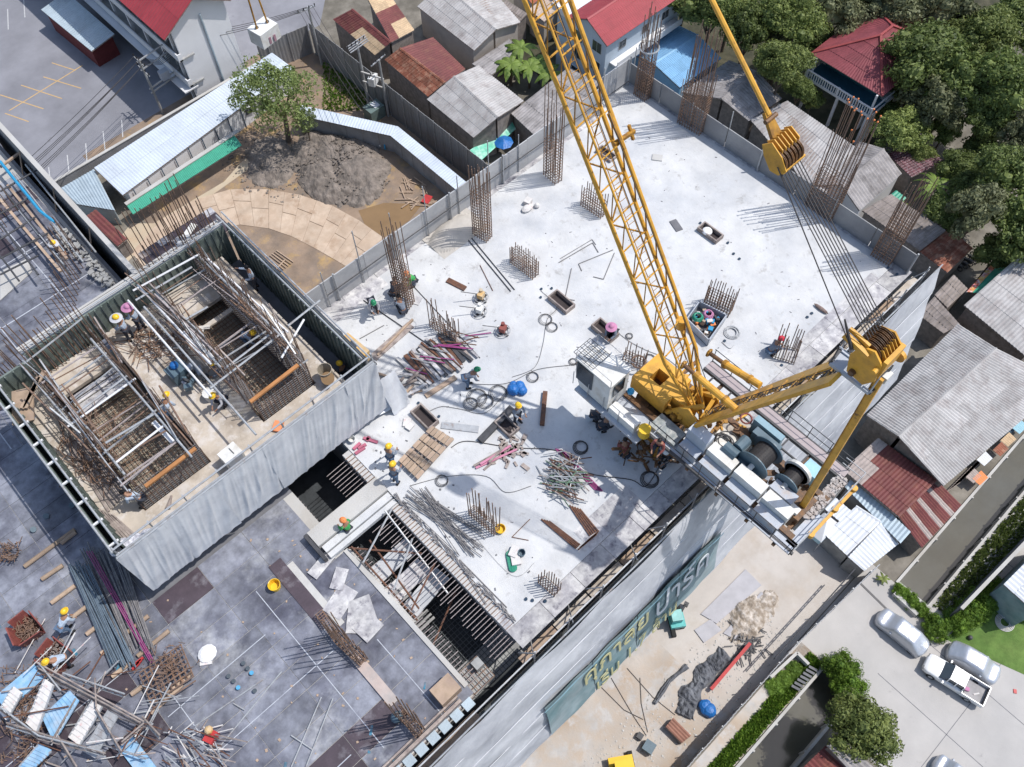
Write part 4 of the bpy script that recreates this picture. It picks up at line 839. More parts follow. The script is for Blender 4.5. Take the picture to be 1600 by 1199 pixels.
# left wall of the site (stands between deck and the white shed)
T = thing('site_wall', 'long grey wall with leaning props along the upper left deck', 'wall', (4.9, 40, S-12))
for i in range(11):
    y = 32.2+i*1.9; part(MB().rect(4.65, 4.8, y, y+1.86, S-14, S+1.15+.05*random.random()), 'wall_panel', GWALL, T)
    if i % 2: part(MB().tube((4.6, y, S+.8), (3.9, y-.3, S-.7), .04, 6), 'prop', WOOD, T)
part(MB().rect(4.6, 4.86, 32, 53.5, S+1.2, S+1.28), 'coping', CONCL, T)
# parapet sheets round the slab
sheetfence('parapet_sheets', 'pale sheet parapet along the upper left side of the white deck', [V((33.6, 26.2, S-.6)), V((31.3, 26.2, S-.6)), V((30.6, 25.7, S-.6)), V((9.7, 25.75, S-.6))], 2.5, M('pale_sheet', (.45, .45, .455), .6, .08, .6, c2=(.34, .34, .35), c2s=.7, rnd=.04), 1.9, rib=False)
sheetfence('parapet_boards', 'dark grey board parapet along the right side of the white deck', [V((33.95, 6.6, S-.9)), V((33.95, 26.3, S-.9))], 2.25, M('grey_board', (.23, .23, .24), .7, .1, .6, c2=(.3, .3, .3), c2s=.5, rnd=.1), 2.4, rib=False)
for i in range(6):
    y = 8+i*3.6; part(MB().tube((33.9, y, S-.2), (34.3, y+.3, S+2.2), .03, 6), 'standard', STEEL, bpy.data.objects['parapet_boards'])
for i in range(10):
    x = 11+i*2.2; part(MB().tube((x, 25.6, S), (x, 25.6, S+2.6+random.random()*1.5), .03, 6), 'standard', STEEL, bpy.data.objects['parapet_sheets'])
    part(MB().tube((x, 25.55, S+1), (x+2.2, 25.55, S+1), .03, 6), 'rail', STEELD, bpy.data.objects['parapet_sheets'])
# dust net on the south-east face
NK = -.143; NZ = 9.4   # the net is tied out below like a skirt
def ynet(z): return 5.4+(S+1.5-z)*NK
def PN(px, py, off=0):
    d = CF + CR*((px-800)/FPX) - CU*((py-600)/FPX); t = (5.4+off+NK*(S+1.5-CAMZ))/(d.y+NK*d.z)
    return V((d.x*t, d.y*t, CAMZ+d.z*t))
import mathutils
NT_ = thing('dust_net', 'grey dust netting in long lapped strips hanging down the street face of the building', 'netting', (10, 5.4, 0))
nst = 5; hs = NZ/nst
for k in range(nst):
    m = MB(); z1 = S+1.5-k*hs; z0 = z1-hs-.25; nx = 150; nz = 5
    for i in range(nx+1):
        x = -26+60.2*i/nx
        for j in range(nz+1):
            t = j/nz; z = z1+(z0-z1)*t; f = mathutils.noise.noise(V((x*.35+z*.22, z*.5, 3)))*.13+mathutils.noise.noise(V((x*1.1-z*.8, z*.9, k*7)))*.04
            sag = .12*sin(x*1.6+k) if k == 0 and j == 0 else 0
            m.v.append(V((x, ynet(z)+f-.02-.07*t*(.6+.4*sin(x*.5+k*1.7)), z-abs(sag))))
    w_ = nz+1; m.f = [(i*w_+j, (i+1)*w_+j, (i+1)*w_+j+1, i*w_+j+1) for i in range(nx) for j in range(nz)]
    part(m, 'net_strip', NET, NT_, smooth=True)
    if k: part(MB().path([V((-26+2*i, ynet(z1)-.09, z1+.04*sin(i*1.3))) for i in range(31)], .014, 4), 'seam_cord', TARP, NT_)
part(MB().tube((-26, 5.42, S+1.5), (34.2, 5.42, S+1.5), .035, 6), 'top_pipe', STEEL, NT_)
m = MB(); 
for k in range(nst):
    z1 = S-1.2-k*hs; z0 = z1-hs-.25; m.quad((34.4, 5.4, z1), (34.8, 26.8, z1), (34.8, 26.8, z0), (34.4, 5.4, z0))
part(m, 'side_net', NET, NT_)
# banner with its lettering
BN = thing('sales_banner', 'large teal banner with gold and white Thai lettering on the dust net', 'banner', PN(960, 1020))
def bq(pts, off, mat, name, nn=24):
    a, b, c, d = pts; m = MB()
    for i in range(nn+1):
        for j in range(7):
            p = lerp(lerp(a, b, i/nn), lerp(d, c, i/nn), j/6); m.v.append(p+V((0, -off-.05*mathutils.noise.noise(p*.4)-.02*sin(p.x*3+p.z*2), 0)))
    m.f = [(i*7+j, (i+1)*7+j, (i+1)*7+j+1, i*7+j+1) for i in range(nn) for j in range(6)]
    return part(m, name, mat, BN, smooth=True)
x0, x1 = PN(850, 1120).x, PN(1118, 846).x
def bz(x, z): return V((x, ynet(z), z))
zt, zb_ = PN(1000, 948).z, PN(960, 1040).z
ww = (x1-x0)/4
for i in range(4): bq((bz(x0+ww*i+.05, zt), bz(x0+ww*(i+1), zt), bz(x0+ww*(i+1), zb_), bz(x0+ww*i+.05, zb_)), .2, BTEAL, 'banner_sheet', 10)
bq((bz(x0-.1, zt+.15), bz(x1, zt+.15), bz(x1, zt), bz(x0-.1, zt)), .36, BLUEL, 'banner_hem')
def text(s, x, z, h, mat, name, off=.34, sx=1, T=BN, rot=None, loc=None):
    c = bpy.data.curves.new(name, 'FONT'); c.body = s; c.size = h; c.extrude = .01; c.materials.append(mat)
    o = bpy.data.objects.new(name, c); COL.objects.link(o); dg = bpy.context.evaluated_depsgraph_get(); me = bpy.data.meshes.new_from_object(o.evaluated_get(dg)); bpy.data.objects.remove(o)
    if not me.materials: me.materials.append(mat)
    o = bpy.data.objects.new(name, me); COL.objects.link(o); o.parent = T
    o.location = (loc if loc is not None else V((x, ynet(z)-off, z)))-wloc(T); o.rotation_euler = rot or (pi/2, 0, 0); o.scale = (sx, 1, 1); return o
HB = zt-zb_; XW = x1-x0
def fit(o, x0_, x1_, z0_, z1_, off):
    vs = [v.co for v in o.data.vertices]; ax, bx = min(v.x for v in vs), max(v.x for v in vs); az, bz_ = min(v.y for v in vs), max(v.y for v in vs)
    sx = (x1_-x0_)/(bx-ax); sz = (z1_-z0_)/(bz_-az); R_ = V((0, ynet(z1_)-ynet(z0_), z1_-z0_)).normalized()
    for v in o.data.vertices: p = v.co.copy(); v.co = V((x0_+(p.x-ax)*sx, 0, 0)) + R_*((p.y-az)*sz) + V((0, -off-p.z, 0)) + V((0, ynet(z0_), z0_)) - wloc(BN)
    o.location = (0, 0, 0); o.rotation_euler = (0, 0, 0); o.scale = (1, 1, 1)
for s_, u0, u1, v0, v1, mt in (('ศุภาลัย', .20, .56, .42, .97, BGOLD), ('ปาร์ค', .61, .93, .42, .97, BWHITE), ('เริ่ม 1.7 ล้าน', .26, .74, .03, .40, BGOLD)):
    fit(text(s_, 0, 0, 1, mt, 'lettering'), x0+XW*u0, x0+XW*u1, zb_+HB*v0, zb_+HB*v1, .29)
# sign wall lettering of the showroom
qs_ = G(1575, 935, 2.2); text('ศุภ', 0, 0, 2.2, BGOLD, 'sign_lettering', T=SIGNT, loc=qs_+V((-.6, -.4, 0)), rot=(pi/2, 0, 0))
# ================= RAISED CORE WITH TWO SHAFTS =================
K = thing('core_formwork', 'raised concrete core platform with green form walls and two caged shafts', 'formwork', (2.7, 24.5, S))
X0, X1, Y0, Y1 = -3.45, 9.1, 19.3, 30.0
fl = 2.5
m = MB(); R(m, X0+.35, -1.75, 21.0, Y1, fl-.25, fl); R(m, 1.55, 4.3, 21.0, Y1, fl-.25, fl); R(m, 7.2, 8.2, 21.0, Y1, fl-.25, fl); R(m, X0+.35, 8.2, 19.5, 21.0, fl-.25, fl)
part(m, 'platform', DIRTC, K)
part(R(R(MB(), -1.75, 1.55, 21, Y1, 1.0, 1.2), 4.3, 7.2, 21, Y1, 1.0, 1.2), 'shaft_floor', M('shaft_concrete', (.30, .265, .21), .9, .2, 1, c2=(.5, .46, .4), c2s=.8, c2t=.6), K)
part(R(MB(), 8.2, 8.95, 19.5, Y1, -.3, 1.6), 'trench', CONCD, K)
part(R(MB(), -1.4, 1.15, 28.3, Y1-.1, 2.3, 2.5), 'landing', DIRTC, K); part(R(MB(), 4.65, 6.8, 28.0, Y1-.1, 2.3, 2.5), 'landing', DIRTC, K); part(R(MB(), 4.7, 6.8, 27.0, 27.25, 2.3, 2.4), 'landing_beam', DIRTC, K)
for i in range(4): part(R(MB(), -1.3, 1.1, 27.0+.3*i, 27.22+.3*i, 2.35, 2.4), 'landing_plank', PLYB, K)
part(R(R(R(MB(), X0+.3, 8.2, 19.5, 20.95, -.36, fl-.25), X0+.3, -1.8, 20.95, Y1, -.36, fl-.25), 1.6, 4.25, 20.95, Y1, -.36, fl-.25), 'platform_mass', CONCD, K)
part(R(MB(), 7.25, 8.18, 20.95, Y1, -.36, fl-.25), 'platform_mass', CONCD, K)
def form(x0, x1, y0, y1, h0, h1, n, ax, side, mat=GRNF):
    """form wall made of single boards with ribs"""
    for i in range(n):
        if ax == 'x': a = x0+(x1-x0)*i/n; b = x0+(x1-x0)*(i+.97)/n; part(R(MB(), a, b, y0, y1, h0, h1), 'form_board', mat, K); part(R(MB(), a, a+.06, y0-.07*(side < 0), y1+.07*(side > 0), h0, h1-.03), 'form_rib', GRNF, K)
        else: a = y0+(y1-y0)*i/n; b = y0+(y1-y0)*(i+.97)/n; part(R(MB(), x0, x1, a, b, h0, h1), 'form_board', mat, K); part(R(MB(), x0-.07*(side < 0), x1+.07*(side > 0), a, a+.06, h0, h1-.03), 'form_rib', GRNF, K)
form(8.98, 9.08, 19.6, 30, 1.6, 4.2, 26, 'y', -1); part(R(MB(), 9.1, 9.2, 19.4, 30, -.3, 4.25), 'outer_form', M('form_back', (.27, .27, .26), .8, .15, 1), K)
form(X0+.22, X0+.3, 19.6, 29.6, 1.8, 4.2, 22, 'y', 1); part(R(MB(), X0-.08, X0, 19.4, 29.6, 1.5, 4.2), 'outer_form', GRNF, K)
form(-1.6, 4.6, Y1, Y1+.1, 2.2, 4.2, 18, 'x', -1); form(4.6, 8.9, Y1+.05, Y1+.15, 1.2, 4.2, 12, 'x', -1); form(-3.6, -1.6, Y1-.3, Y1-.2, 1.8, 4.1, 5, 'x', -1)
part(R(R(MB(), -1.7, 8.9, Y1+.1, Y1+.4, 4.1, 4.22), -1.7, 8.9, Y1+.5, Y1+.62, 4.05, 4.15), 'walkboard', CONCL, K)
for i in range(8):
    for j in range(4):
        if (i, j) != (0, 3): part(R(MB(), 5.2+.53*i, 5.71+.53*i, 30.65+.46*j, 31.09+.46*j, 3.05, 3.1+.01*((i+j) % 2)), 'form_deck_panel', PLYD if (i+j) % 5 else PLYB, K)
part(R(MB(), 5.2, 9.4, 30.6, 32.5, 2.7, 3.04), 'form_deck_base', WOODG, K)
for i in range(8): part(R(MB(), 9.22, 9.65, 25.0+.68*i, 25.64+.68*i, 2.6, 2.66), 'form_deck_panel', PLYD, K)
# rails
for a, b in (((X0-.05, 19.2), (X0-.05, 29.9)), ((X0+.3, 19.3), (X0+.3, 29.8)), ((X0, 19.0), (9.2, 19.0)), ((X0, 19.3), (9.2, 19.3)), ((9.25, 19.2), (9.25, 30.6)), ((8.95, 19.4), (8.95, 30.6)), ((-1.7, Y1+.05), (9, Y1+.05))):
    part(MB().tube(V((*a, S+4.45)), V((*b, S+4.45)), .045, 6), 'rail', STEEL, K)
for i in range(9):
    part(MB().beam((X0-.1, 19.6+i*1.2, S+4.3), (X0+.4, 19.6+i*1.2, S+4.3), .08), 'tie', WPAINT, K)
o = part(R(MB(), X0, X0+.06, 19.3, 19.4, -.3, 4.5), 'standard', STEEL, K)
for i in range(1, 9): share(o, K, K.location+V((i*1.6, 0, 0)))
# tarpaulin
TP = thing('tarpaulin', 'long grey tarpaulin draped with deep folds down the street side of the raised core', 'tarpaulin', (2.7, 19.1, S))
def cloth(T, x0, x1, y, h1, h0, nx=110, nz=14, name='sheet', amp=.10, mat=TARP, seed=0, flare=.15):
    m = MB()
    for i in range(nx+1):
        x = x0+(x1-x0)*i/nx
        for j in range(nz+1):
            t = j/nz; z = S+h1+(h0-h1)*t
            c1_ = abs(mathutils.noise.noise(V((x*1.3+t*1.3, t*.3, seed)))); c2_ = abs(mathutils.noise.noise(V((x*3.6+t*2.3, t*.6, seed+5))))
            f = amp*(.25+.75*sin(pi*min(1, t*.9)))*((1-min(1, c1_*4))*.8+(1-min(1, c2_*4))*.35)
            m.v.append(V((x, y-flare*t-f, z)))
    w_ = nz+1; m.f = [(i*w_+j, (i+1)*w_+j, (i+1)*w_+j+1, i*w_+j+1) for i in range(nx) for j in range(nz)]
    return part(m, name, mat, T, smooth=True)
xs = [X0-.05, -1.4, .9, 3.3, 5.6, 7.6, 9.2]
for i in range(6): cloth(TP, xs[i]-.03, xs[i+1]+.04, 18.85-.015*(i % 2), 4.5, .5, 80, 20, 'tarpaulin_sheet', .12, TARP, i*3.1, .0)
part(MB().tube((X0-.05, 18.87, S+4.5), (9.2, 18.87, S+4.5), .05, 6), 'top_pipe', STEEL, TP)
T = thing('side_tarpaulin', 'folded pale sheeting at the slab corner of the raised core', 'tarpaulin', (9.5, 19.5, S)); cloth(T, 9.3, 10.3, 19.3, 2.2, .05, 12, 8, 'sheet', .25, TARP, 9, .8)
T = thing('pale_ribbed_sheet', 'loose white ribbed sheets lying beside the core corner', 'sheet', D(610, 625, .1)); q = [D(583, 605, .35), D(592, 650, .3), D(636, 628, .05), D(612, 590, .08)]; m = corr(MB(), q[0], q[1], q[2], q[3], .2, .03); part(m, 'sheet', WSH2, T)
# ---- rebar cages round the shafts
def rebarwall(name, label, x0, x1, y0, y1, h0, h1, h2, sp=.19, tall=.5, seed=0, lean=.25, ang=0):
    """double layer wall reinforcement; a share 'tall' of the bars reaches up to h2"""
    rnd = random.Random(seed); T = thing(name, label, 'rebar cage', ((x0+x1)/2, (y0+y1)/2, S+h0)); T['group'] = 'rebar walls of the raised core'
    ly = (y1-y0) > (x1-x0); L = (y1-y0) if ly else (x1-x0); n = int(L/sp); m = MB(); mt = MB(); mh = MB()
    for k in range(2):
        for i in range(n+1):
            t = i/n; x = (x0 if k == 0 else x1) if ly else x0+L*t; y = y0+L*t if ly else (y0 if k == 0 else y1)
            hh = h1+rnd.uniform(-.15, .15); tl = rnd.random() < tall
            dx, dy = rnd.uniform(-lean, lean)*.4, rnd.uniform(-lean, lean)*.4
            b = V((x, y, S+h0))
            (mt if tl else m).tube(b, b+V((dx if tl else 0, dy if tl else 0, (rnd.uniform(h1+.2, h2) if tl else hh)-h0)), .022, 4, cap=False)
        nh = int((h1-h0)/.16)
        for j in range(nh):
            z = S+h0+.12+.16*j; x = x0 if k == 0 else x1; y = y0 if k == 0 else y1
            mh.tube((x, y0, z) if ly else (x0, y, z), (x, y1, z) if ly else (x1, y, z), .018, 4, cap=False)
    part(m, 'vertical_bars', RBAR, T, kind='stuff'); part(mt, 'starter_bars', RBAR, T, kind='stuff'); part(mh, 'horizontal_bars', RBARG, T, kind='stuff')
    return T
rebarwall('rebar_cage', 'outer long rebar wall of the left shaft beside the green form', -1.72, -1.42, 21.5, 29.6, 1.2, 4.2, 6.6, seed=1, tall=.42)
rebarwall('rebar_cage', 'inner long rebar wall of the left shaft next to the middle walkway', 1.2, 1.5, 21.5, 29.6, 1.2, 4.2, 6.0, seed=2, tall=.35)
rebarwall('rebar_cage', 'short rebar wall across the street end of the left shaft', -1.7, 1.5, 21.1, 21.4, 1.2, 3.9, 4.4, seed=3, tall=.1)
rebarwall('rebar_cage', 'long rebar wall of the right shaft next to the middle walkway', 4.3, 4.6, 21.5, 29.8, 1.2, 4.3, 6.2, seed=4, tall=.4)
rebarwall('rebar_cage', 'thick outer rebar wall of the right shaft beside the dark trench', 6.85, 7.25, 21.5, 29.8, 1.2, 4.4, 6.4, seed=5, tall=.4, sp=.14)
rebarwall('rebar_cage', 'short rebar wall across the street end of the right shaft', 4.4, 7.1, 21.1, 21.4, 1.2, 3.9, 4.4, seed=6, tall=.1)
def starters(name, label, x0, x1, y0, y1, n, h0, h1, lean=(0, 0), seed=0, jit=.12, r=.024, mat=RBAR, group='starter bars on the decks'):
    rnd = random.Random(seed); T = thing(name, label, 'rebar', ((x0+x1)/2, (y0+y1)/2, S+h0)); T['group'] = group
    for i in range(n):
        t = i/max(1, n-1); b = V((x0+(x1-x0)*t+rnd.uniform(-.05, .05), y0+(y1-y0)*t+rnd.uniform(-.05, .05), S+h0)); h = (h1-h0)*rnd.uniform(.65, 1)
        part(MB().tube(b, b+V((lean[0]*h+rnd.uniform(-jit, jit), lean[1]*h+rnd.uniform(-jit, jit), h)), r, 5), 'bar', mat, T)
    return T
starters('starter_bars', 'row of long bars rising at the far end of the left shaft', -1.6, 1.3, 29.8, 29.8, 16, 1.5, 7.0, seed=1)
starters('starter_bars', 'row of long bars rising behind the far form of the right shaft', 4.7, 8.6, 30.2, 30.3, 16, 1.5, 6.8, seed=2)
starters('starter_bars', 'long bars standing at the left wall corner over the brown formwork', 4.9, 8.6, 32.3, 32.4, 14, 2.4, 6.2, seed=3)
starters('starter_bars', 'bars rising through the brown formwork beyond the right shaft', 6.6, 8.6, 31.9, 30.9, 13, 3.0, 6.6, seed=4)
starters('starter_bars', 'row of bars on the deck left of the raised core', -3.6, 1.2, 31.6, 31.9, 15, -.4, 3.8, seed=5)
starters('starter_bars', 'tight row of bars at the left picture edge above the deck', -5.9, -3.9, 35.4, 36.6, 15, -.4, 4.0, seed=6)
starters('starter_bars', 'second tight row of bars behind the left edge row', -6.2, -4.0, 36.0, 37.2, 12, -.4, 4.2, seed=7)
starters('starter_bars', 'row of bars crossing the upper left deck beside the crouching worker', 1.2, 3.5, 34.5, 37.5, 12, -.4, 3.6, seed=8)
starters('starter_bars', 'bars leaning over the upper left deck near the blue pipe', -2.5, 2.5, 39.8, 43.0, 16, -.4, 3.6, seed=9)
starters('starter_bars', 'bars at the outer left corner of the raised core', -3.4, -2.0, 29.9, 31.0, 10, 1.0, 5.4, seed=10)
# mesh mats on shaft floors
for nm, x0, x1, lb in (('rebar_mat', -1.4, 1.2, 'rebar mat on the floor of the left shaft'), ('rebar_mat', 4.6, 6.9, 'rebar mat on the floor of the right shaft')):
    m = MB()
    for i in range(14): x = x0+(x1-x0)*i/13; m.tube((x, 21.6, S+1.35), (x, 29.6, S+1.35+.1*random.random()), .02, 4, cap=False)
    for i in range(34): y = 21.7+i*.235; m.tube((x0, y, S+1.42), (x1, y, S+1.42), .02, 4, cap=False)
    solo(m, nm, RBAR, lb, 'rebar mat', kind='stuff')
# scaffold pipes and timbers over the core
C_ = lambda x, y, h: V((x, y, S+h))
PIP = [((105, 668), (212, 592)), ((120, 646), (199, 588)), ((165, 693), (240, 648)), ((182, 723), (257, 665)), ((351, 577), (435, 513)), ((329, 607), (443, 519)), ((215, 446), (330, 570)), ((245, 459), (345, 575)), ((312, 402), (459, 545)),
       ((325, 405), (450, 520)), ((71, 588), (195, 742)), ((142, 530), (300, 715)), ((200, 470), (330, 620)), ((225, 480), (400, 680)), ((450, 510), (500, 470)), ((440, 560), (475, 500)), ((290, 500), (325, 480)), ((212, 470), (300, 418)), ((208, 455), (312, 398))]
for i, (a, b) in enumerate(PIP): part(MB().tube(D(*a, 4.5+.05*(i % 3)), D(*b, 4.5+.05*(i % 3)), .05, 6), 'scaffold_pipe', STEEL if i % 3 else WPAINT, K)
for a, b in (((391, 629), (466, 571)), ((227, 761), (306, 701))): part(MB().beam(D(*a, 4.3), D(*b, 4.3), .16, .1), 'orange_waler', M('rusty_orange_timber', (.42, .19, .07), .8, .2, 2), K)
for a, b in (((285, 520), (345, 590)), ((292, 515), (350, 582)), ((240, 660), (283, 705)), ((60, 590), (30, 660)), ((70, 580), (18, 665))): part(MB().beam(D(*a, 4.1), lerp(D(*a, 4.1), D(*b, 4.1), .7), .2, .06), 'white_board', WPAINT if a[0] > 100 else WOOD, K)
part(MB().box(D(36, 635, 3.9), (1.7, .9, .08), 1.1), 'corner_board', WOOD, K)
rn4 = random.Random(44)
for i in range(54):
    x = rn4.choice((-1.55, 1.35, 4.45, 7.0))+rn4.uniform(-.35, .35); y = rn4.uniform(21, 27.5); l = rn4.uniform(1.5, 5); h = rn4.uniform(3.6, 5.0)
    part(MB().tube(C_(x, y, h), C_(x+rn4.uniform(-.5, .5), min(30.5, y+l), h+rn4.uniform(-.4, .9)), rn4.choice((.022, .03, .045)), 5), 'leaning_bar', rn4.choice((RBAR, RBAR, STEEL, WOODG, RBARL)), K)
for i in range(26):
    x0_ = rn4.choice((-1.8, 4.2)); y = rn4.uniform(21.2, 29.5); h = rn4.uniform(3.2, 4.6)
    part(MB().tube(C_(x0_, y, h), C_(x0_+rn4.uniform(2.6, 3.3), y+rn4.uniform(-.4, .4), h+rn4.uniform(-.1, .1)), rn4.choice((.022, .03, .04)), 5), 'cross_bar', rn4.choice((RBAR, STEEL, RBARL)), K)
T = thing('striped_timber_stack', 'stack of grey battens lying by the tarpaulin corner of the core', 'timber', D(185, 850, 2.6))
for i in range(6): part(MB().beam(D(150+i*5, 795+i*2, 2.6), D(190+i*5, 850-i*2, 2.6), .09), 'batten', WOODG, T)
T = thing('frosted_bag', 'bundle of white plastic sheeting on the core corner', 'sheeting', D(210, 850, 3.2)); m = MB(); p0, p1 = D(185, 858, 3.2), D(238, 838, 3.2)
for i in range(9): m.ball(lerp(p0, p1, i/8)+V((0, .1*sin(i*2), 0)), .38, 9, 6, (1, .8, .5))
part(m, 'sheeting', M('frosted_plastic', (.42, .42, .47), .5, .3, 6, c2=(.65, .65, .68), c2s=6, bump=.8), T)
# left upper deck: lattice frame of scaffold pipes, blue hose, kerb
T = thing('scaffold_grid', 'grid of scaffold pipes over rusty bars at the upper left edge', 'scaffolding', D(40, 360))
for a, b in (((0, 300), (60, 265)), ((0, 335), (45, 310)), ((0, 375), (55, 340)), ((0, 405), (75, 365)), ((0, 430), (60, 400)), ((0, 290), (110, 430)), ((20, 270), (130, 410)), ((40, 258), (150, 395)), ((0, 350), (60, 430)), ((0, 400), (30, 440)), ((30, 330), (100, 415))): part(MB().tube(D(*a, .5), D(*b, .5), .05, 6), 'pipe', STEEL if a[0] else STEELD, T)
for a, b in (((0, 312), (95, 425)), ((12, 290), (105, 405)), ((0, 262), (30, 240))): part(MB().beam(D(*a, .3), D(*b, .3), .14, .1), 'joist', WOOD, T)
m = MB(); m.path([D(0, 253, .6), D(15, 272, .6), D(28, 288, .6), D(42, 305, .6), D(62, 330, .6), D(85, 348, .5)], .09, 6); solo(m, 'blue_hose', BPIPE, 'thick blue pipe lying beside the left wall', 'pipe')
T = thing('rubble_ledge', 'ledge of broken concrete and sacks between the deck and left wall', 'rubble', D(130, 400), kind='stuff'); m = MB()
for i in range(130): t = random.random(); c = lerp(D(90, 355, -.2), D(205, 480, -.2), t); m.box(c+V((random.uniform(-.4, .2), random.uniform(-.3, .3), random.uniform(0, .15))), (random.uniform(.05, .34), random.uniform(.05, .25), .1), random.uniform(0, 3))
part(m, 'chunk', CONC, T)
T = thing('pale_pour', 'pale fresh concrete patch on the upper left deck', 'concrete'  , D(30, 440)); part(MB().prism([D(0, 425, -.36), D(42, 405, -.36), D(50, 425, -.36), D(0, 470, -.36)], V((0, 0, -.03))), 'patch', CONCL, T)
# ================= LUFFING TOWER CRANE =================
CRX = 17.9
CRN = thing('tower_crane', 'yellow luffing tower crane with lattice boom, white cab and rope drums at the deck corner', 'crane', (CRX, 7.5, S))
def C(x, y, h): return V((x, y, S+h))
# mast section and slewing ring
m = MB(); mx, my = 17.4, 9.3
for dx in (-.85, .85):
    for dy in (-.85, .85): m.beam(C(mx+dx, my+dy, .0), C(mx+dx, my+dy, 2.4), .2)
for a in (0, 1.2):
    for s_ in (-.85, .85): m.beam(C(mx-.85, my+s_, a), C(mx+.85, my+s_, a+1.2), .1); m.beam(C(mx+s_, my-.85, a), C(mx+s_, my+.85, a+1.2), .1); m.beam(C(mx+s_, my-.85, a+1.2), C(mx+s_, my+.85, a+1.2), .1)
part(m, 'mast', YELD, CRN)
part(MB().tube(C(mx, my, 2.4), C(mx, my, 2.8), 1.25, 24), 'slewing_ring', GREASE, CRN)
# base frame under the deck
m = MB(); m.beam(C(16.6, 11.3, 2.95), C(16.6, 1.6, 2.95), .25, .4); m.beam(C(18.9, 10.6, 2.95), C(18.9, 1.6, 2.95), .25, .4)
for y in (9.8, 8.2, 6.6, 5.0, 3.4, 2.0): m.beam(C(15.9, y, 2.8), C(20.4, y, 2.8), .14, .18)
part(m, 'base_frame', GREASE, CRN)
# yellow jib foot frame with square opening
m = MB(); m.rect(17.0, 17.5, 9.0, 10.9, S+3.1, S+4.0).rect(18.15, 18.7, 9.0, 10.9, S+3.1, S+4.0).rect(17.5, 18.15, 10.35, 10.9, S+3.1, S+4.0).rect(17.5, 18.15, 8.2, 9.75, S+3.1, S+4.0)
part(m, 'slew_housing', YEL, CRN); part(MB().rect(17.5, 18.15, 9.75, 10.35, S+3.0, S+3.15), 'housing_hollow', GREASE, CRN)
m = MB()
for x in (17.2, 18.6): m.prism([C(x, 8.6, 3.2), C(x, 7.2, 3.2), C(x, 7.5, 4.3), C(x, 8.0, 4.6), C(x, 8.4, 4.2)], V((.08, 0, 0)))
part(m, 'foot_lugs', YEL, CRN)
for i, (a, b) in enumerate((((17.1, 8.9, 3.3), (17.6, 7.6, 4.9)), ((18.7, 8.9, 3.3), (18.3, 7.6, 4.9)), ((17.0, 7.4, 3.4), (18.7, 7.7, 4.2)), ((17.2, 6.9, 3.3), (18.6, 8.4, 3.5)), ((18.8, 8.9, 3.3), (18.9, 7.2, 4.4)), ((17.1, 8.2, 3.6), (18.7, 9.3, 4.1)))): part(MB().beam(C(*a), C(*b), .16), 'bracket', YEL, CRN)
m = MB(); rr_ = random.Random(5)
for i in range(60): m.box(C(17.1+rr_.random()*1.6, 6.8+rr_.random()*2.2, 3.2+rr_.random()*.5), (rr_.uniform(.08, .35), rr_.uniform(.08, .3), rr_.uniform(.05, .25)), rr_.random()*3)
part(m, 'fittings', YELD, CRN)
# lattice boom
F0 = C(18.0, 7.9, 3.5); U = V((0, .553, .833)); N = V((0, -.833, .553)); Xv = V((1, 0, 0)); LB = 34
CH = {'ll': (-.70, 0, .085), 'lr': (.66, 0, .085), 'ur': (.60, .55, .085), 'ul': (-.50, .55, .045)}
def J(k, t):
    dx, dn, _ = CH[k]; s = min(1, max(.28, (t)/3.2)) if t < 3.2 else 1
    return F0 + U*t + Xv*dx*s + N*(dn*s)
for k in CH: part(MB().tube(J(k, .1), J(k, 3.2), CH[k][2], 8).tube(J(k, 3.2), J(k, LB), CH[k][2], 8), 'chord', YEL, CRN)
st = 1.28; n = int((LB-1)/st)
for i in range(n):
    t = .9+i*st; t2 = t+st
    part(MB().tube(J('ll', t), J('lr', t+.15), .035, 5), 'cross_brace', YEL, CRN); 
    part(MB().tube(J('ll', t), J('lr', t2), .035, 5) if i % 2 else MB().tube(J('lr', t), J('ll', t2), .035, 5), 'diagonal_brace', YELD, CRN)
    part(MB().tube(J('ul', t), J('ur', t+.1), .028, 5), 'upper_brace', YEL, CRN)
    part(MB().tube(J('ll', t), J('ul', t2), .024, 5).tube(J('lr', t), J('ur', t2), .03, 5), 'side_brace', YELD, CRN)
m = MB(); lad = lambda s_, t: F0+U*t+Xv*(-.12+s_*.17)+N*.42
for s_ in (-1, 1): m.tube(lad(s_, 3), lad(s_, LB), .016, 4)
for i in range(90): t = 3+i*.33; m.tube(lad(-1, t), lad(1, t), .012, 4)
part(m, 'ladder', YELD, CRN)
for a, b in ((.35, .3), (-.2, -.1)): part(MB().tube(F0+U*1+Xv*a+N*.8, F0+U*LB+Xv*b+N*.75, .018, 5), 'hoist_rope', ROPE, CRN)
part(MB().beam(F0+U*12.6+Xv*.3+N*.5, F0+U*12.6+Xv*1.25+N*.6, .14).beam(F0+U*12.9+Xv*1.1+N*.6, F0+U*12.3+Xv*1.15+N*.5, .1).beam(F0+U*12.3+Xv*.5+N*.7, F0+U*13.7+Xv*.45+N*.6, .1), 'rope_guide', YELD, CRN)
part(MB().tube(J('lr', 4.1), J('lr', 4.5)+N*.2, .22, 12), 'boom_stop_pad', YEL, CRN)
